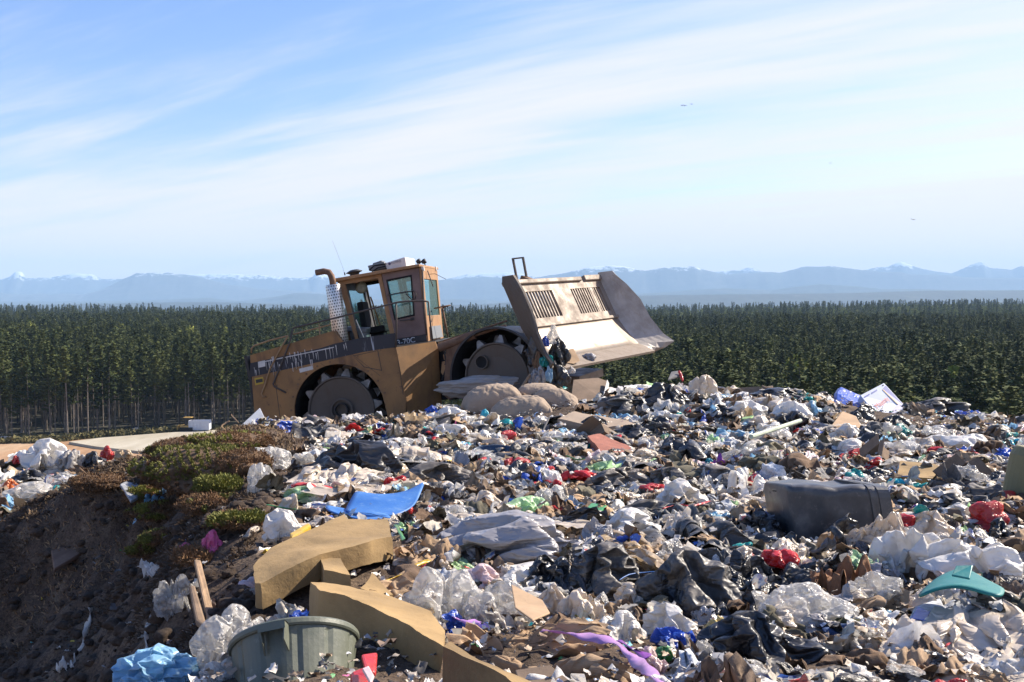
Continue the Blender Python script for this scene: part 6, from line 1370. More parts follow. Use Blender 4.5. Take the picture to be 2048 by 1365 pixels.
# lower bench of refuse on the left
for (k_, c_, px, pb, w, h, lb, ct, d, ld) in [
 ('soft', 'white', 75, 945, 110, 56, 'large white tarpaulin heaped at the far left', 'tarpaulin', 27.5, 'the white tarpaulin'), ('soft', 'grey', 138, 950, 62, 44, 'grey jacket-like bundle right of the white tarpaulin', 'garment', 27.2, 'the grey bundle'),
 ('bag', 'black', 185, 938, 44, 30, 'black bag right of the grey bundle on the lower heap', 'garbage bag', 27.4, 'the lower black bag'), ('bag', 'red', 212, 922, 32, 26, 'dark red bag behind the lower black bag', 'plastic bag', 28.2, 'the dark red bag'),
 ('soft', 'tan', 245, 924, 38, 20, 'brown crumpled carton right of the dark red bag', 'carton', 28.0, None), ('soft', 'white', 268, 945, 55, 16, 'white scraps at the right end of the lower heap', 'plastic bag', 27, None),
 ('soft', 'grey', 215, 950, 36, 22, 'grey metal-like sheet in front of the lower black bag', 'sheet metal', 26.5, None), ('sheet', 'clear', 130, 975, 150, 26, 'long clear sheet along the front of the lower heap', 'plastic sheet', 25.5, 'the long clear sheet'),
 ('soft', 'clear', 50, 1008, 105, 34, 'shiny clear sheet at the left edge', 'plastic sheet', 23, 'the left-edge clear sheet'), ('bag', 'orange', 12, 985, 36, 22, 'bright orange bag at the left edge', 'plastic bag', 24.5, 'the orange bag'),
 ('bag', 'black', 55, 970, 70, 26, 'black bag in front of the white tarpaulin', 'garbage bag', 26, None), ('bag', 'pale pink', 22, 1046, 52, 34, 'pink bag at the left edge above an orange one', 'plastic bag', 21.5, 'the pink bag'),
 ('bag', 'orange', 6, 1058, 26, 34, 'orange bag cut by the left edge, lowest of all', 'plastic bag', 21.2, None), ('soft', 'red', 30, 930, 24, 16, 'red scrap at the left end of the lower heap', 'wrapper', 27.6, None), ('soft', 'sky blue', 8, 1012, 26, 20, 'pale blue scrap above the pink bag at the left edge', 'wrapper', 22.3, None)]:
    hero(k_, c_, px, pb, w, h, lb, ct, ld, base=d)
# refuse carried by the blade
for (k_, c_, px, pb, w, h, lb, ct, d, ld) in [
 ('soft', 'black', 1068, 736, 42, 66, 'smooth blue-black bag hanging on the left corner of the blade', 'garbage bag', 18.9, 'the bag on the blade corner'), ('bag', 'black', 1118, 738, 46, 56, 'glossy black bag hanging in front of the blade', 'garbage bag', 18.7, 'the glossy hanging bag'),
 ('bag', 'black', 1108, 790, 60, 62, 'black bag lowest in the bundle held by the blade', 'garbage bag', 18.5, None), ('bag', 'clear', 1106, 690, 28, 36, 'balloon-like clear bag on top of the bundle at the blade', 'plastic bag', 18.7, 'the balloon-like bag'),
 ('soft', 'bright blue', 1091, 694, 16, 20, 'blue plastic scrap under the balloon-like bag', 'wrapper', 18.6, None), ('cloth', 'brown', 1082, 748, 34, 40, 'brown rags in the middle of the bundle at the blade', 'rag', 18.6, None),
 ('soft', 'teal', 1092, 735, 26, 22, 'dull green rag in the bundle at the blade', 'rag', 18.45, None), ('soft', 'silver grey', 1075, 775, 34, 40, 'grey film trailing under the bundle at the blade', 'plastic film', 18.45, None),
 ('soft', 'sky blue', 1098, 766, 14, 30, 'pale torn shred hanging off the lowest black bag', 'wrapper', 18.15, None), ('bag', 'white', 1141, 748, 20, 13, 'white bottle-like bag right of the hanging bundle', 'plastic bag', 18.8, None)]:
    hero(k_, c_, px, pb, w, h, lb, ct, ld, base=d)
slab_px('cardboard_piece', [(1133,726,19.0),(1136,699,19.3),(1147,697,19.4),(1160,722,19.2),(1148,728,19.0)], .02, m_card, 'tan cardboard scrap lying on the cutting edge of the blade', 'cardboard', 'the scrap on the blade', down=(0, 1, -.2))
hero('soft', 'silver grey', 1176, 727, 34, 18, 'small shiny grey bag on the cutting edge of the blade', 'plastic bag', base=19.7)
hero('soft', 'green', 1193, 726, 13, 9, 'tiny green scrap at the right of the shiny grey bag on the blade', 'wrapper', base=20.0)
tube_px('pole', [(1040,780,18.3),(1060,750,18.5)], .025, m_wood, 'thin wooden pole leaning under the bundle at the blade', 'pole')

# ---- turf and dry grass on the bank
m_soil = matte('turf_soil', (.20, .125, .07), 1.0, 9, .7, 1.0); m_gr = matte('green_blades', (.19, .19, .035), .8, 4, .6, 0); m_dry2 = matte('rusty_blades', (.20, .11, .05), .9, 4, .7, 0); m_dry = matte('dry_blades', (.30, .20, .11), .9, 4, .7, 0)
def blades(name, V0, N0, n, L_, m, parent, seed, lean=.5, w=.006, wind=None):
    rg = np.random.RandomState(seed); i = rg.randint(0, len(V0), n); p = V0[i] + rg.randn(n, 3) * .012; d = N0[i] * .6 + np.array([0, 0, .6]) + rg.randn(n, 3) * lean
    if wind is not None: d += wind
    d /= np.linalg.norm(d, axis=1)[:, None]; l_ = L_ * rg.uniform(.5, 1.3, n)[:, None]; s = np.cross(d, rg.randn(n, 3)); s /= np.linalg.norm(s, axis=1)[:, None] + 1e-6; s *= w
    mid = p + d * l_ * .55; tip = p + d * l_ + np.array([0, 0, -.35]) * l_ * rg.rand(n, 1)
    V = np.stack([p - s, p + s, mid + s * .8, mid - s * .8, tip], 1).reshape(-1, 3); b = np.arange(n)[:, None] * 5
    F = np.concatenate([b + np.array([0, 1, 2]), b + np.array([0, 2, 3]), b + np.array([3, 2, 4])]); return link(name, np_mesh(name, V, F), m, parent)
def turf(px, py, w, h, d, green, label, seed, depth=.8):
    d = d * fit([(px, py, d)], .03 + h * d / FPX * .12); k = d / FPX; o = empty('turf_clump', at(px, py, d)); tag(o, label, 'turf clump'); V, F = _I[4]; rg = np.random.RandomState(seed)
    r = 1 + (fbm(V * 1.8 + seed, 5, .6) - .5) * 1.3; Q = V * r[:, None] * np.array([w * k * .70, w * k * .66 * depth, h * k * .42]); me = np_mesh('soil', Q, F, True); link('soil', me, m_soil, o)
    up = V[:, 2] > -.15; g_ = fbm(V * 1.4 + seed * 2 + 9, 3); gm = up & (g_ > (1 - green) * .50 + .24); dm_ = ~gm & (V[:, 2] > -.6)
    if gm.sum() > 20: blades('green_grass', Q[gm], V[gm], int(120 * w * max(.3, green)), .03, m_gr, o, seed, .35)
    if dm_.sum() > 20: blades('dry_grass', Q[dm_], V[dm_], int(80 * w), .035, m_dry2, o, seed + 1, .7, .004)
    placed.append((o, 'the ' + label.split(' clump')[0].split(' turf')[0] + ' turf')) if False else None
for a in [(410,940,185,104,13.2,.62,'broad mossy turf clump, the largest and greenest on the bank',1),(365,900,90,46,13.6,.2,'brown dry turf clump behind the mossy one',2),(455,885,110,40,14.2,.35,'olive turf clump under the rusty beam',3),(478,930,80,60,12.9,.1,'shaggy brown turf clump beside the clear bag',4),
          (437,975,66,44,11.8,.95,'bright green grassy turf clump below the mossy one',5),(420,1010,80,40,11.2,.15,'brown turf clump under the bright green one',6),(330,1022,92,34,10.6,.6,'turf clump with a flat green top overhanging the dark bank',7),(290,990,60,30,11.4,.6,'small green turf clump beside the white metal sheet',8),
          (480,1040,80,28,9.9,.55,'sparse olive turf clump left of the leathery bag',9),(395,1112,62,30,8.2,.05,'furry rust-brown turf clump on top of the broken timber',10),(290,1100,40,34,8.9,.85,'yellow-green turf clump low on the bank face',11),(330,1075,60,26,9.2,.5,'turf clump tucked under the flat-topped one',12),(340,945,70,40,12.9,.05,'dark brown turf clump above the white metal sheet',13),(205,965,90,30,11.9,.0,'long dry turf clump on the left shoulder of the bank',14)]:
    turf(*a)
# dry grass, roots and peat on the bank: nobody could count it
rg_ = np.random.RandomState(9); nb = 60000
X = rg_.uniform(-9.5, -1.2, nb * 2); Y = rg_.uniform(4.2, 15.5, nb * 2); 
edge_x = -.155 * Y - .75 + (fbm(np.c_[X, Y, 0 * X] * 1.3, 3) - .5) * 1.2
k = (X < edge_x) & (X > -.56 * Y - 1); X, Y = X[k][:nb], Y[k][:nb]; Z = mound_z(X, Y); e_ = .03
gx = (ground_z(X + e_, Y) - ground_z(X - e_, Y)) / (2 * e_); gy = (ground_z(X, Y + e_) - ground_z(X, Y - e_)) / (2 * e_); Nn = np.c_[-gx, -gy, np.ones_like(X)]; Nn /= np.linalg.norm(Nn, axis=1)[:, None]
Vg = np.c_[X, Y, Z]; patch = fbm(np.c_[X, Y, 0 * X] * 2.2 + 4, 3)
kd = (patch > .52) & ((ground_z(X, Y) > EYE - 2.75) | (patch > .62))
og = blades('dry_grass', Vg[kd], Nn[kd], 26000, .07, matte('peat_fibres', (.10, .065, .038), .95, 3, .9, 0), None, 21, .6, .005, wind=np.array([-.3, -.4, -.5])); tag(og, 'matted dry grass and roots over the dark bank', 'dry grass', kind='stuff')
crest = (Y > 11) & (X > -6); 
if crest.sum() > 50:
    og = blades('straw', Vg[crest], Nn[crest], 9000, .07, m_dry, None, 22, .8, .007); tag(og, 'bleached straw and bark scraps along the top of the bank', 'straw', kind='stuff')
# clods of earth on the bank face
def clods():
    rg = np.random.RandomState(77); n = 2600; Y = rg.uniform(4.6, 13.5, n * 3); X = rg.uniform(-.55, -.16, n * 3) * Y; k = X < -.155 * Y - .45; X, Y = X[k][:n], Y[k][:n]; P = np.c_[X, Y, mound_z(X, Y)]
    srcs = []
    for s_ in range(5):
        V, F = _I[3]; Q = V * (1 + (fbm(V * 1.6 + s_ * 7, 4, .65) - .5)[:, None] * 1.5) * np.array([1, .8, .6]) * .5; me = np_mesh('clod', Q, F, False); me.materials.append(m_clod); srcs.append(bpy.data.objects.new('clod_form', me))
    sc = .03 + .16 * rg.rand(len(X)) ** 4; scatter_instances('soil_clods', P, srcs, rg.uniform(0, 6.28, len(X)), sc, 'crumbling clods of dark earth covering the bank face', 'earth')
m_clod = matte('clod_earth', (.075, .05, .033), 1.0, 5, .7, 1.0)
clods()
# ---- small machine and trailer in the far clearing
def far_machine():
    c = plain_pt(376, 862, .35); o = empty('bulldozer', c, R(180)); tag(o, 'tiny yellow machine with a canopy parked by the forest edge', 'bulldozer'); my = mat('far_yellow', (.42, .27, .08), .6)
    MB().box((0, 0, .9), (1.5, 1.5, .7)).box((1.25, 0, 1.0), (.9, 1.2, .9)).build('body', my, o, bevel=.08); MB().box((-.1, 0, 3.1), (1.9, 1.5, .14)).build('canopy', my, o, bevel=.03)
    for x, y in ((-.8, -.6), (-.8, .6), (.5, -.6), (.5, .6)): MB().tube([(x, y, 1.2), (x, y, 3.05)], .05, 6).build('canopy_post', m_dark, o)
    for y in (-.95, .95): MB().tube([(-1.3, y, .45), (1.5, y, .45)], .42, 12).build('track', m_dark, o)
    MB().box((2.1, 0, .8), (.15, 2.4, 1.1)).build('blade', my, o, bevel=.03)
    c = plain_pt(400, 861.5, .35); o = empty('skip_container', c, R(3)); tag(o, 'pale open skip container beside the tiny yellow machine', 'container'); m = mat('far_white', (.5, .53, .6), .6)
    MB().box((0, 0, .25), (4.6, 2.2, .12)).box((0, -1.1, 1.35), (4.6, .08, 2.1)).box((0, 1.1, 1.35), (4.6, .08, 2.1)).box((-2.3, 0, 1.35), (.08, 2.1, 2.1)).box((2.3, 0, 1.0), (.08, 2.1, 1.4)).build('body', m, o, bevel=.02)
    for k in range(6): MB().box((-2.0 + k * .8, -1.18, 1.35), (.1, .1, 2.0)).build('rib', m, o)
    for i, (px, py, s) in enumerate(((272, 862, 1.0), (12, 880, 1.4))):
        q = plain_pt(px, py, .3); r_ = put('boulder' if i == 0 else 'log_pile', logmesh(20 + i), m_woodg if i else matte('pale_rock', (.5, .42, .33)), q, (2.2 * s, 1.2, .9), label=('pale boulder lying at the foot of the pines' if i == 0 else 'heap of broken branches at the far left of the clearing'), cat='boulder' if i == 0 else 'branch pile')
far_machine()
# ---- birds
def bird(px, py, d, s, rz, label):
    mb = MB(); mb.tube([(-.35, 0, 0), (-.15, 0, .02), (.1, 0, .03), (.28, 0, .02), (.40, 0, 0)], [.02, .07, .09, .06, .02], 8)
    for sg in (-1, 1): mb.add([(.12, 0, .04), (-.12, 0, .04), (-.10, sg * .4, .20), (-.02, sg * .75, .12), (.10, sg * .4, .22)], [[0, 1, 2, 3, 4]])
    o = mb.build('bird', mat('bird_dark', (.02, .02, .02), .8) if 'bird_dark' not in bpy.data.materials else bpy.data.materials['bird_dark'], smooth=False, solid=.015); o.location = at(px, py, d); o.scale = (s,) * 3; o.rotation_euler = (.2, .2, rz); tag(o, label, 'bird', 'birds in the sky')
bird(1363.5, 212, 330, .9, .5, 'dark bird, leftmost of the trio high right of centre'); bird(1369, 212, 320, 1.2, 1.4, 'dark bird in the middle of the trio'); bird(1383, 209, 330, .9, .8, 'dark bird, rightmost of the trio high right of centre'); bird(1826, 440, 300, 1.1, .9, 'lone dark bird low in the sky at the right'); bird(1661, 327, 400, .8, 2, 'lone dark bird between the trio and the low one')
# ------------------------------------------------------------ refuse: everything else
rs6 = random.Random(4242)
landpos = []
for o, nm in placed:
    bb = [o.matrix_world @ Vector(c) for c in o.bound_box] if o.type == 'MESH' else [o.location]
    landpos.append((nm, Vector(o.location)))
landpos.append(('the compactor rear wheel', Vector((-3.4, 19, EYE - 3)))); landpos.append(('the compactor front wheel', Vector((-.3, 18.9, EYE - 2.8)))); landpos.append(('the mossy turf', at(400, 925, 13.2)))
bpy.context.view_layer.update()
def proj(p):
    q = p - Vector((0, 0, EYE)); c, s_ = math.cos(PITCH), math.sin(PITCH); y = q.y * c - q.z * s_; z = q.y * s_ + q.z * c
    return 1024 + FPX * q.x / y, 682.5 - FPX * z / y
rects = []
for o, nm in placed:
    P_ = []; Ys = []
    for m_ in ([o] if o.type == 'MESH' else list(o.children)):
        for c in m_.bound_box: w_ = m_.matrix_world @ Vector(c); P_.append(proj(w_)); Ys.append(w_.y)
    if not P_: continue
    xs_, ys_ = [p[0] for p in P_], [p[1] for p in P_]; x0, x1, y0, y1 = min(xs_), max(xs_), min(ys_), max(ys_)
    if x1 - x0 < 60: continue
    rects.append((x0 + .2 * (x1 - x0), x1 - .2 * (x1 - x0), y0 + .15 * (y1 - y0), y1 - .4 * (y1 - y0), sum(Ys) / len(Ys)))
big_rects = [r for r in rects if r[1] - r[0] > 55 and r[4] < 20]
MAN = ((440, 725, 1250, 1365, 4.2), (620, 1060, 1165, 1365, 4.9), (510, 790, 1040, 1160, 7.2), (930, 1150, 776, 836, 17), (1540, 1760, 960, 1085, 7.6), (1690, 1815, 770, 840, 16.6), (580, 850, 800, 838, 19), (330, 520, 880, 1020, 12), (930, 1330, 1270, 1365, 4.6))
big_rects += list(MAN)
rects += list(MAN)
def blocked(p, w, h):
    x, y = proj(p); hw = w * .5 * FPX / p.y * .7; hh = h * FPX / p.y * .6
    for (x0, x1, y0, y1, yy) in rects:
        if p.y < yy + .3 and x + hw > x0 and x - hw < x1 and y > y0 and y - hh < y1: return True
    return False
occ = [(o.location.x, o.location.y, max(o.dimensions.x, o.dimensions.y, .1) * .42) for o, nm in placed]
used_labels = {}
def px_of(p): 
    return 1024 + FPX * p.x / p.y
def where(p, salt):
    near = sorted(landpos, key=lambda q: (q[1] - p).length)[:4]
    def rel(q):
        d = p - q[1]; sx_ = p.x / p.y - q[1].x / q[1].y; dx = sx_ * p.y; dy = p.y - q[1].y
        if abs(dx) > abs(dy): r_ = 'left of' if dx < 0 else 'right of'
        else: r_ = 'behind' if dy > 0 else 'in front of'
        L_ = d.length; return ('close ' if L_ < .55 else '' if L_ < 1.1 else 'well ') + r_
    a = near[0]; yield f'{rel(a)} {a[1] and a[0]}'
    for b in near[1:]: yield f'{rel(a)} {a[0]}, towards {b[0]}'
    for b in near[1:]: yield f'{rel(b)} {b[0]}'
    for b in near[1:]: 
        for c in near[1:]:
            if b is not c: yield f'{rel(b)} {b[0]}, towards {c[0]}'
def uniq(desc, p):
    sz = ['', 'small ', 'dirty ', 'creased ', 'half buried ', 'torn ', 'flattened ', 'tattered ', 'squashed ', 'dusty ']
    for s in sz:
        for w in where(p, 0):
            l = f'{s}{desc} {w}'
            if len(l.split()) <= 16 and l not in used_labels: used_labels[l] = 1; return l
    return f'{desc} {next(where(p, 0))}'
def free_spot(rad, tries=30, ymin=3.6, ymax=18.2, strict=.75):
    for _ in range(tries):
        Y = ymin + (ymax - ymin) * rs6.random() ** .72; X = rs6.uniform(-.2 * Y - .9, .56 * Y)
        p_edge = -.155 * Y - .35
        if X < p_edge and not (Y > 15.3 and X > -.31 * Y): continue
        ok = True
        for (x, y, r_) in occ:
            if (x - X) ** 2 + (y - Y) ** 2 < ((r_ + rad) * strict) ** 2: ok = False; break
        if ok: return X, Y
    return None
def scatter(name, n, meshes, mats, wts, szr, asp, desc, cat, group, flat=1.0, tiltm=.35, strict=.75, sink=.15, thick=0, ymin=3.6):
    tot = 0
    for _ in range(n):
        s = rs6.uniform(*szr) * rs6.choice((.8, 1, 1, 1.2)); sp = free_spot(s * .5, strict=strict, ymin=ymin)
        if not sp: continue
        s *= .78 + .028 * sp[1]
        X, Y = sp; key = rs6.choices(list(mats), wts)[0]; m = mats[key]; me = rs6.choice(meshes); dims = (s, s * rs6.uniform(*asp), s * rs6.uniform(.45, .75) * flat)
        p = Vector((X, Y, float(mound_z(np.array([X]), np.array([Y]))[0])))
        if blocked(p, s, dims[2]): continue
        if tot == 0 or True: o = bpy.data.objects.new(name, with_mat(me, m)); C.objects.link(o)
        o.location = p - Vector((0, 0, sink * dims[2])); o.scale = dims; o.rotation_euler = (rs6.uniform(-tiltm, tiltm), rs6.uniform(-tiltm, tiltm), rs6.uniform(0, 6.28))
        if thick: md = o.modifiers.new('s', 'SOLIDIFY'); md.thickness = thick / s; md.offset = 0
        tag(o, uniq(desc.format(c='printed white' if key == 'printed' and 'paper' not in desc else key), p), cat, group); occ.append((X, Y, s * .42)); tot += 1
    return tot
FB = {k: FILM[k] for k in ('white', 'dirty white', 'clear', 'printed', 'sky blue', 'pale pink', 'tan', 'pale green')}
FC = {k: FILM[k] for k in ('bright blue', 'teal', 'turquoise', 'pink', 'red', 'green', 'yellow', 'purple', 'orange', 'lilac')}
FK = {k: FILM[k] for k in ('black', 'dusty black', 'grey')}
cnt = []
ALLF = {**FB, 'black': FILM['black'], 'dusty black': FILM['dusty black'], 'silver grey': FILM['silver grey']}
cnt.append(scatter('plastic_sheet', 34, SHEETS, {'white': FILM['white'], 'dirty white': FILM['dirty white'], 'clear': FILM['clear'], 'dusty black': FILM['dusty black'], 'tan': FILM['tan']}, [3, 4, 2, 4, 1], (.9, 1.35), (.45, .8), 'large {c} film sheet', 'plastic sheet', 'film sheets strewn over the heap', .24, .16, .5, .15))
cnt.append(scatter('garbage_bag', 120, BAGK + BAGS[:5], FK, [4, 5, 1.0], (.34, .66), (.6, 1), '{c} garbage bag', 'garbage bag', 'garbage bags strewn over the heap', .62, .3, .62))
cnt.append(scatter('plastic_bag', 210, BAGK + BAGS, FB, [9, 6, 6, 1.6, .7, .8, .8, .5], (.26, .56), (.6, 1), '{c} plastic bag', 'plastic bag', 'plastic bags strewn over the heap', .62, .4, .58))
cnt.append(scatter('black_film', 115, SHEETS, {'black': FILM['black'], 'dusty black': FILM['dusty black'], 'silver grey': FILM['silver grey']}, [3, 6, .8], (.45, 1.0), (.5, 1), '{c} film', 'black film', 'black film strewn over the heap', .34, .2, .40, .25))
for _ in range(26):
    q_ = hit(rs6.uniform(1100, 1640), rs6.uniform(1030, 1240)); s_ = rs6.uniform(.35, .75); key = rs6.choice(('black', 'dusty black', 'dusty black')); p_ = Vector((q_.x, q_.y, gz(q_.x, q_.y)))
    if blocked(p_, s_ * .6, .1): continue
    o = bpy.data.objects.new('black_film', with_mat(rs6.choice(SHEETS), FILM[key])); C.objects.link(o); o.location = p_ + Vector((0, 0, -.02)); o.scale = (s_, s_ * .7, s_ * .32); o.rotation_euler = (rs6.uniform(-.2, .2), rs6.uniform(-.2, .2), rs6.uniform(0, 6)); tag(o, uniq(f'{key} film', p_), 'black film', 'black film strewn over the heap'); occ.append((q_.x, q_.y, s_ * .42))
cnt.append(scatter('plastic_sheet', 280, SHEETS, FB, [8, 7, 6, 1.6, .8, .7, 1.5, .8], (.38, .82), (.5, 1), '{c} film sheet', 'plastic sheet', 'film sheets strewn over the heap', .36, .25, .36, .25))
cnt.append(scatter('cardboard_piece', 110, CARDS, {'tan': m_card, 'dark brown': m_card2}, [3, 2], (.18, .42), (.5, 1), '{c} piece of cardboard', 'cardboard', 'cardboard scattered over the heap', .5, .45, .4, .2, .006))
cnt.append(scatter('crushed_cardboard', 80, SHEETS, {'tan': m_card, 'dark brown': m_card2}, [3, 2], (.35, .75), (.5, 1), 'crushed {c} cardboard', 'cardboard', 'crushed cardboard over the heap', .34, .3, .36, .2))
cnt.append(scatter('cardboard_box', 12, BOXES, {'tan': m_card, 'dark brown': m_card2}, [3, 2], (.22, .34), (.7, 1), 'open {c} cardboard box', 'cardboard box', 'cardboard boxes on the heap', .8, .9, .6, .35, .006, 6))
cnt.append(scatter('cloth', 150, CLOTHS[:2] + SHEETS, CLOTH, [5, 5, 5, .8, 1, 3], (.34, .72), (.5, 1), 'crumpled {c} cloth', 'cloth', 'cloths scattered over the heap', .42, .3, .38, .25))
cnt.append(scatter('paper', 200, PAPERS, {'white': m_paper, 'printed': m_paper2, 'cream': m_creamc}, [4, 2, 2], (.12, .28), (.6, 1), 'crumpled {c} paper', 'paper', 'papers scattered over the heap', .6, .8, .3, .15))
cnt.append(scatter('carrier_bag', 230, BAGS + BAGK + SHEETS, FB, [9, 6, 6, 2.0, .8, .8, 1.5, .6], (.14, .30), (.6, 1), '{c} carrier bag', 'carrier bag', 'carrier bags dotted over the heap', .7, .6, .34))
cnt.append(scatter('wrapper', 130, PAPERS, FC, [2.5, 1.5, 2, 1.5, 3, 1.5, 1.5, 1, 1, .5], (.06, .15), (.6, 1), 'crumpled {c} wrapper', 'wrapper', 'coloured wrappers dotted over the heap', .7, .7, .25, .05))
def bottle_mesh(seed):
    T = Matrix.Rotation(R(90), 4, 'Y'); r_ = random.Random(seed); k = r_.uniform(.85, 1.1)
    mb = MB().lathe([(0, 0), (.15 * k, .0), (.17 * k, .04), (.17 * k, .3), (.155 * k, .34), (.17 * k, .38), (.17 * k, .66), (.07, .86), (.06, .93), (.06, .95)], 18, T); me = bpy.data.meshes.new('bottle'); me.from_pydata([tuple(p) for p in mb.v], [], mb.f); me.update()
    me.polygons.foreach_set('use_smooth', [True] * len(me.polygons)); return me
def cup_mesh(seed):
    r_ = random.Random(seed); mb = MB().lathe([(0, 0), (.32, 0), (.36, .1), (.45, .95), (.49, .97), (.49, 1.0), (.44, 1.0), (.42, .9), (.30, .05), (0, .05)], 18); V = [(x * (1 + .1 * noise.noise((x * 3, y * 3, z + seed))), y * .85, z) for x, y, z in mb.v]
    me = bpy.data.meshes.new('cup'); me.from_pydata(V, [], mb.f); me.update(); me.polygons.foreach_set('use_smooth', [True] * len(me.polygons)); return me
caps = MB().lathe([(0, .94), (.075, .94), (.08, .95), (.08, 1.02), (.07, 1.03), (0, 1.03)], 14, Matrix.Rotation(R(90), 4, 'Y')); capme = bpy.data.meshes.new('cap'); capme.from_pydata([tuple(p) for p in caps.v], [], caps.f); capme.update(); capme.materials.append(FILM['bright blue'])
BOT = [bottle_mesh(i) for i in range(3)]; CUP = [cup_mesh(i) for i in range(4)]
nb0 = len(C.objects)
scatter('bottle', 42, BOT, {'clear': FILM['clear'], 'white': FILM['white'], 'green': FILM['green'], 'blue': FILM['sky blue']}, [4, 3, 1, 1], (.22, .30), (.9, 1), '{c} plastic bottle', 'bottle', 'bottles scattered over the heap', 1.6, .3, .3, -.1)
for o in [o for o in C.objects if o.name.split('.')[0] == 'bottle']:
    c_ = bpy.data.objects.new('cap', capme); C.objects.link(c_); c_.parent = o
scatter('food_tub', 46, CUP, {'white': m_paper, 'cream': m_creamc, 'red': FILM['red'], 'clear': FILM['clear']}, [4, 2, 1, 2], (.10, .17), (.8, 1), '{c} crushed food tub', 'food tub', 'food tubs scattered over the heap', 1.2, 1.5, .3, .1)
def plank_mesh(seed):
    r_ = random.Random(seed); mb = MB(); n = 8; V = []; F = []
    for i in range(n + 1):
        x = i / n - .5; w = .5 * (1 + .15 * noise.noise((x * 4, seed, 0))); b_ = .12 * noise.noise((x * 2, seed, 5))
        e = r_.uniform(-.02, .02) if i in (0, n) else 0
        V += [(x + e, -w, b_), (x - e, w, b_), (x, w, b_ + 1), (x, -w, b_ + 1)]
    for i in range(n):
        for k in range(4): F.append([4 * i + k, 4 * i + (k + 1) % 4, 4 * (i + 1) + (k + 1) % 4, 4 * (i + 1) + k])
    F += [[3, 2, 1, 0], [4 * n, 4 * n + 1, 4 * n + 2, 4 * n + 3]]; me = bpy.data.meshes.new('plank'); me.from_pydata(V, [], F); me.update(); return me
PL = [plank_mesh(i) for i in range(4)]
for k in range(38):
    sp = free_spot(.1, strict=.3)
    if not sp: continue
    X, Y = sp; p = Vector((X, Y, float(mound_z(np.array([X]), np.array([Y]))[0]) + .05)); L_ = rs6.uniform(.3, .9) * (.35 + .045 * Y)
    if blocked(p, L_, .1): continue
    o = bpy.data.objects.new('stick', with_mat(rs6.choice(PL), rs6.choice((m_wood, m_woodg, m_wood)))); C.objects.link(o)
    o.location = p; o.scale = (L_, rs6.uniform(.03, .09), rs6.uniform(.015, .035)); o.rotation_euler = (rs6.uniform(-.3, .3), rs6.uniform(-.35, .35), rs6.uniform(0, 6.28)); tag(o, uniq('splintered wooden stick', p), 'stick', 'sticks of wood scattered over the heap')
for k in range(20):          # cords, hoses and straps
    sp = free_spot(.1, strict=.3)
    if not sp: continue
    X, Y = sp; pts_ = []; a = rs6.uniform(0, 6.28); x, y = 0, 0
    for i in range(rs6.randint(4, 7)):
        a += rs6.uniform(-.8, .8); x += math.cos(a) * .12; y += math.sin(a) * .12; pts_.append(Vector((x, y, gz(X + x, Y + y) - gz(X, Y) + .09 + rs6.uniform(-.03, .06))))
    mc, nm = rs6.choice(((m_blackp, 'black'), (FILM['white'], 'white'), (m_woodg, 'grey'), (FILM['green'], 'green'), (m_bluep, 'blue')))
    o = MB().tube(pts_, rs6.choice((.004, .006, .009)), 6).build('cord', mc, smooth=True); s_ = o.modifiers.new('u', 'SUBSURF'); s_.levels = s_.render_levels = 1
    o.location = (X, Y, gz(X, Y)); tag(o, uniq(f'{nm} length of cord', o.location), 'cord', 'cords lying on the heap')
# refuse on the lower bench
for k in range(70):
    X = rs6.uniform(-23, -6.8); Y = rs6.uniform(20.5, 29)
    if X > -6.5 - (Y - 20) * .05: continue
    s = rs6.uniform(.3, .8); key = rs6.choices(list(FB) + ['black', 'red', 'pink', 'bright blue'], [6, 6, 5, 2, 1, 1, 1, .5, 4, .7, .7, .7])[0]; o = bpy.data.objects.new('refuse_sack', with_mat(rs6.choice(BAGS + BAGK), FILM[key])); C.objects.link(o)
    o.location = (X, Y, gz(X, Y) - .05); o.scale = (s, s * .8, s * .5); o.rotation_euler = (rs6.uniform(-.3, .3), rs6.uniform(-.3, .3), rs6.uniform(0, 6)); tag(o, uniq(f'{key} sack on the lower heap', o.location), 'refuse sack', 'sacks on the lower heap')

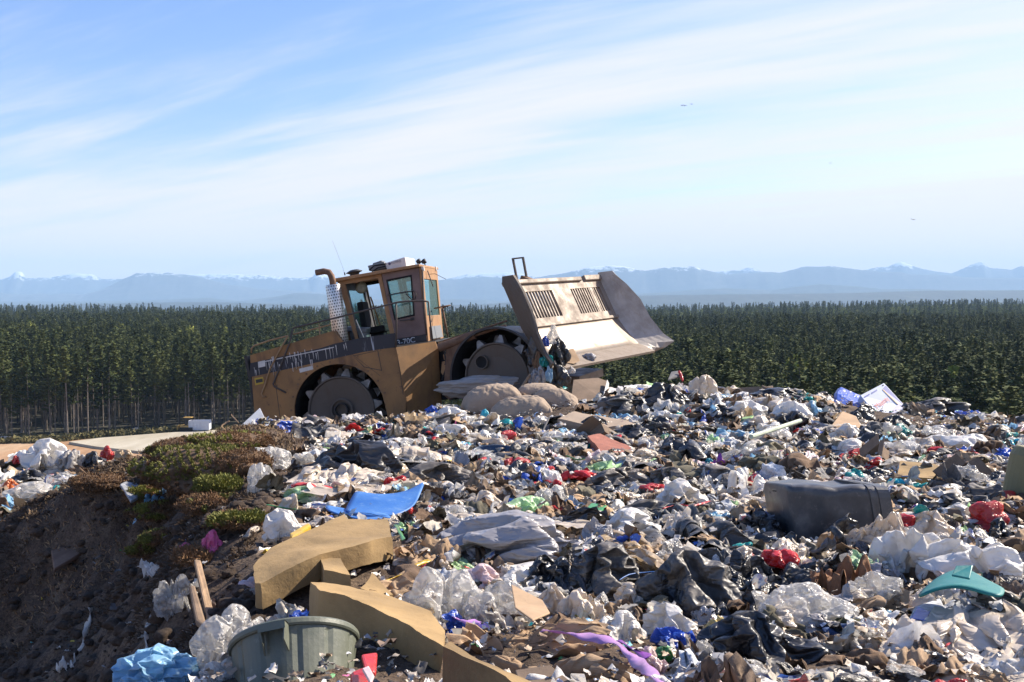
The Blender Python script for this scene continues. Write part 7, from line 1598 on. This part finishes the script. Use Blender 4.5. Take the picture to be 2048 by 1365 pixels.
# ---- matted refuse under and between the pieces: beyond counting
def clear_mask(X, Y, Z, w):
    c, s_ = math.cos(PITCH), math.sin(PITCH); dz = Z - EYE; y = Y * c - dz * s_; z = Y * s_ + dz * c; x = 1024 + FPX * X / y; r = 682.5 - FPX * z / y; k = np.ones(len(X), bool)
    for (x0, x1, y0, y1, yy) in big_rects: k &= ~((Y < yy + .2) & (x + w > x0) & (x - w < x1) & (r > y0) & (r - w < y1))
    return k
def matted(name, n, region, srcspec, szr, seed, label):
    rg = np.random.RandomState(seed); X, Y = region(rg, n * 2); k = clear_mask(X, Y, mound_z(X, Y), 6 + 120 / np.maximum(Y, 3)); X, Y = X[k], Y[k]; X, Y = X[:n], Y[:n]; n = len(X); Z = mound_z(X, Y); srcs = []
    for me, m in srcspec:
        srcs.append(bpy.data.objects.new('refuse_form', with_mat(me, m)))
    P = np.c_[X, Y, Z + rg.uniform(-.03, .05, n)]; o = scatter_instances(name, P, srcs, rg.uniform(0, 6.28, n), rg.uniform(*szr, n) * (.62 + .045 * Y), label, 'refuse')
    g = o.modifiers[0].node_group; n_, l_ = g.nodes, g.links; ip = [x for x in n_ if x.bl_idname == 'GeometryNodeInstanceOnPoints'][0]
    cb = [x for x in n_ if x.bl_idname == 'ShaderNodeCombineXYZ'][0]
    for k_, ax in (('rx', 0), ('ry', 1)):
        a = o.data.attributes.new(k_, 'FLOAT', 'POINT'); a.data.foreach_set('value', (rg.randn(n) * .45).astype(np.float32)); x = n_.new('GeometryNodeInputNamedAttribute'); x.data_type = 'FLOAT'; x.inputs['Name'].default_value = k_; l_.new(x.outputs[0], cb.inputs[ax])
    a = o.data.attributes.new('flatness', 'FLOAT', 'POINT'); a.data.foreach_set('value', rg.uniform(.2, .5, n).astype(np.float32)); x = n_.new('GeometryNodeInputNamedAttribute'); x.data_type = 'FLOAT'; x.inputs['Name'].default_value = 'flatness'
    s1 = [x2 for x2 in n_ if x2.bl_idname == 'GeometryNodeInputNamedAttribute' and x2.inputs['Name'].default_value == 'scl'][0]; mu = n_.new('ShaderNodeMath'); mu.operation = 'MULTIPLY'; l_.new(s1.outputs[0], mu.inputs[0]); l_.new(x.outputs[0], mu.inputs[1])
    cs = n_.new('ShaderNodeCombineXYZ'); l_.new(s1.outputs[0], cs.inputs[0]); l_.new(s1.outputs[0], cs.inputs[1]); l_.new(mu.outputs[0], cs.inputs[2]); l_.new(cs.outputs[0], ip.inputs['Scale']); return o
PS = [sheet_np(200 + k, 20) for k in range(7)] + [bag_mesh(220 + k, 3, False) for k in range(2)]
rm = random.Random(8); spec = []
for key, k_ in (('white', 8), ('dirty white', 8), ('clear', 6), ('printed', 3), ('black', 2), ('dusty black', 3), ('tan', 2), ('pale pink', 1), ('pale green', 1), ('sky blue', 1), ('silver grey', 1)):
    for _ in range(k_): spec.append((rm.choice(PS), FILM[key]))
for m_, k_ in ((m_card, 9), (m_card2, 7), (m_paper, 6), (m_paper2, 2), (m_brown, 6), (m_olive, 4), (m_greyc, 3), (m_creamc, 4)):
    for _ in range(k_): spec.append((rm.choice(PS[:7]), m_))
for key in ('bright blue', 'teal', 'red'): spec.append((rm.choice(PS), FILM[key]))
# ---- small litter: bits nobody could count
def small_litter(name, n, region, szr, seed, label):
    rg = np.random.RandomState(seed); X, Y = region(rg, n * 3); 
    clump = fbm(np.c_[X, Y, 0 * X] * 1.6 + 33, 3); k = clump > .38; X, Y = X[k][:n], Y[k][:n]; n = len(X); Z = mound_z(X, Y)
    tmplV, tmplF = [], []
    for s in range(6):      # crumpled chips
        r2 = np.random.RandomState(seed + s); g = np.linspace(-.5, .5, 4); gx_, gy_ = np.meshgrid(g, g); v = np.c_[gx_.ravel() + r2.randn(16) * .09, gy_.ravel() * r2.uniform(.4, 1) + r2.randn(16) * .07, r2.randn(16) * .10]
        i = np.arange(16).reshape(4, 4); f = np.stack([i[:-1, :-1], i[:-1, 1:], i[1:, 1:], i[1:, :-1]], -1).reshape(-1, 4); f = np.concatenate([f[:, [0, 1, 2]], f[:, [0, 2, 3]]]); tmplV.append(v); tmplF.append(f)
    pal = np.array([(.72, .70, .66), (.66, .60, .52), (.50, .42, .33), (.34, .25, .17), (.20, .14, .10), (.10, .09, .08), (.03, .03, .03), (.58, .58, .60), (.40, .38, .36), (.05, .14, .5), (.55, .05, .05), (.08, .4, .45), (.65, .45, .05), (.6, .15, .3), (.1, .35, .12)])
    pw = np.array([12, 12, 12, 12, 11, 9, 9, 4, 8, .6, .8, .5, .5, .4, .5]); pw /= pw.sum(); ci = rg.choice(len(pal), n, p=pw); V = []; F = []; Cc = []; off = 0
    size = rg.uniform(*szr, n) * (1 + .02 * Y) * np.where(rg.rand(n) < .12, 1.7, 1)
    a, b, c = rg.uniform(0, 6.28, n), rg.randn(n) * .35, rg.randn(n) * .35
    ca_, sa_ = np.cos(a), np.sin(a); cb_, sb_ = np.cos(b), np.sin(b); cc_, sc_ = np.cos(c), np.sin(c); O = np.zeros(n)
    Rz = np.stack([np.stack([ca_, -sa_, O], -1), np.stack([sa_, ca_, O], -1), np.stack([O, O, O + 1], -1)], 1); Rx = np.stack([np.stack([O + 1, O, O], -1), np.stack([O, cb_, -sb_], -1), np.stack([O, sb_, cb_], -1)], 1); Ry = np.stack([np.stack([cc_, O, sc_], -1), np.stack([O, O + 1, O], -1), np.stack([-sc_, O, cc_], -1)], 1)
    Rm = Rz @ Rx @ Ry; ti = rg.randint(0, 6, n); lift = rg.rand(n) ** 1.5 * .09
    for t in range(6):
        j = np.where(ti == t)[0]; v = np.einsum('nij,kj->nki', Rm[j], tmplV[t]) * size[j][:, None, None] + np.c_[X[j], Y[j], Z[j] + size[j] * .15 + lift[j]][:, None, :]
        V.append(v.reshape(-1, 3)); F.append((tmplF[t][None] + (np.arange(len(j)) * 16)[:, None, None]).reshape(-1, 3) + off); off += len(j) * 16; Cc.append(np.repeat(pal[ci[j]] * rg.uniform(.7, 1.1, (len(j), 1)), 16, 0))
    me = np_mesh(name, np.concatenate(V), np.concatenate(F), False, np.clip(np.concatenate(Cc), 0, 1)); tag(link(name, me, m_lit), label, 'litter', kind='stuff')
m_lit = mat('litter', rough=.6); setc(m_lit, attr(m_lit))
def reg_main(rg, n):
    Y = 3.4 + 15.2 * rg.rand(n) ** .8; X = -.22 * Y - .5 + rg.rand(n) * (.80 * Y + .5); k = (X > -.155 * Y - .55 + rg.randn(n) * .15) | ((Y > 15) & (X > -.30 * Y)); return X[k], Y[k]
def reg_bench(rg, n): return rg.uniform(-24, -6.6, n), rg.uniform(19.5, 30, n)
matted('mixed_refuse', 5200, reg_main, spec, (.14, .32), 51, 'matted mass of torn bags, card, cloth and paper that makes up the heap')
matted('mixed_refuse', 1400, reg_bench, spec, (.25, .55), 52, 'matted refuse of the lower heap at the left')
def reg_right(rg, n): Y = rg.uniform(1.5, 19, n); return .54 * Y + rg.uniform(0, 6, n), Y
matted('mixed_refuse', 1800, reg_right, spec, (.2, .45), 53, 'matted refuse of the heap beyond the right edge of the view')
small_litter('litter', 13000, reg_main, (.014, .05), 5, 'small torn scraps of paper, film and card between the larger refuse')
small_litter('litter', 5000, reg_bench, (.06, .22), 6, 'small scraps covering the lower heap at the left')
def reg_bank(rg, n):
    Y = rg.uniform(5, 13, n); return rg.uniform(-.5 * Y, -.2 * Y), Y
small_litter('litter', 260, reg_bank, (.02, .05), 8, 'a few pale scraps scattered on the dark bank')
print('scatter counts', cnt, len(C.objects))
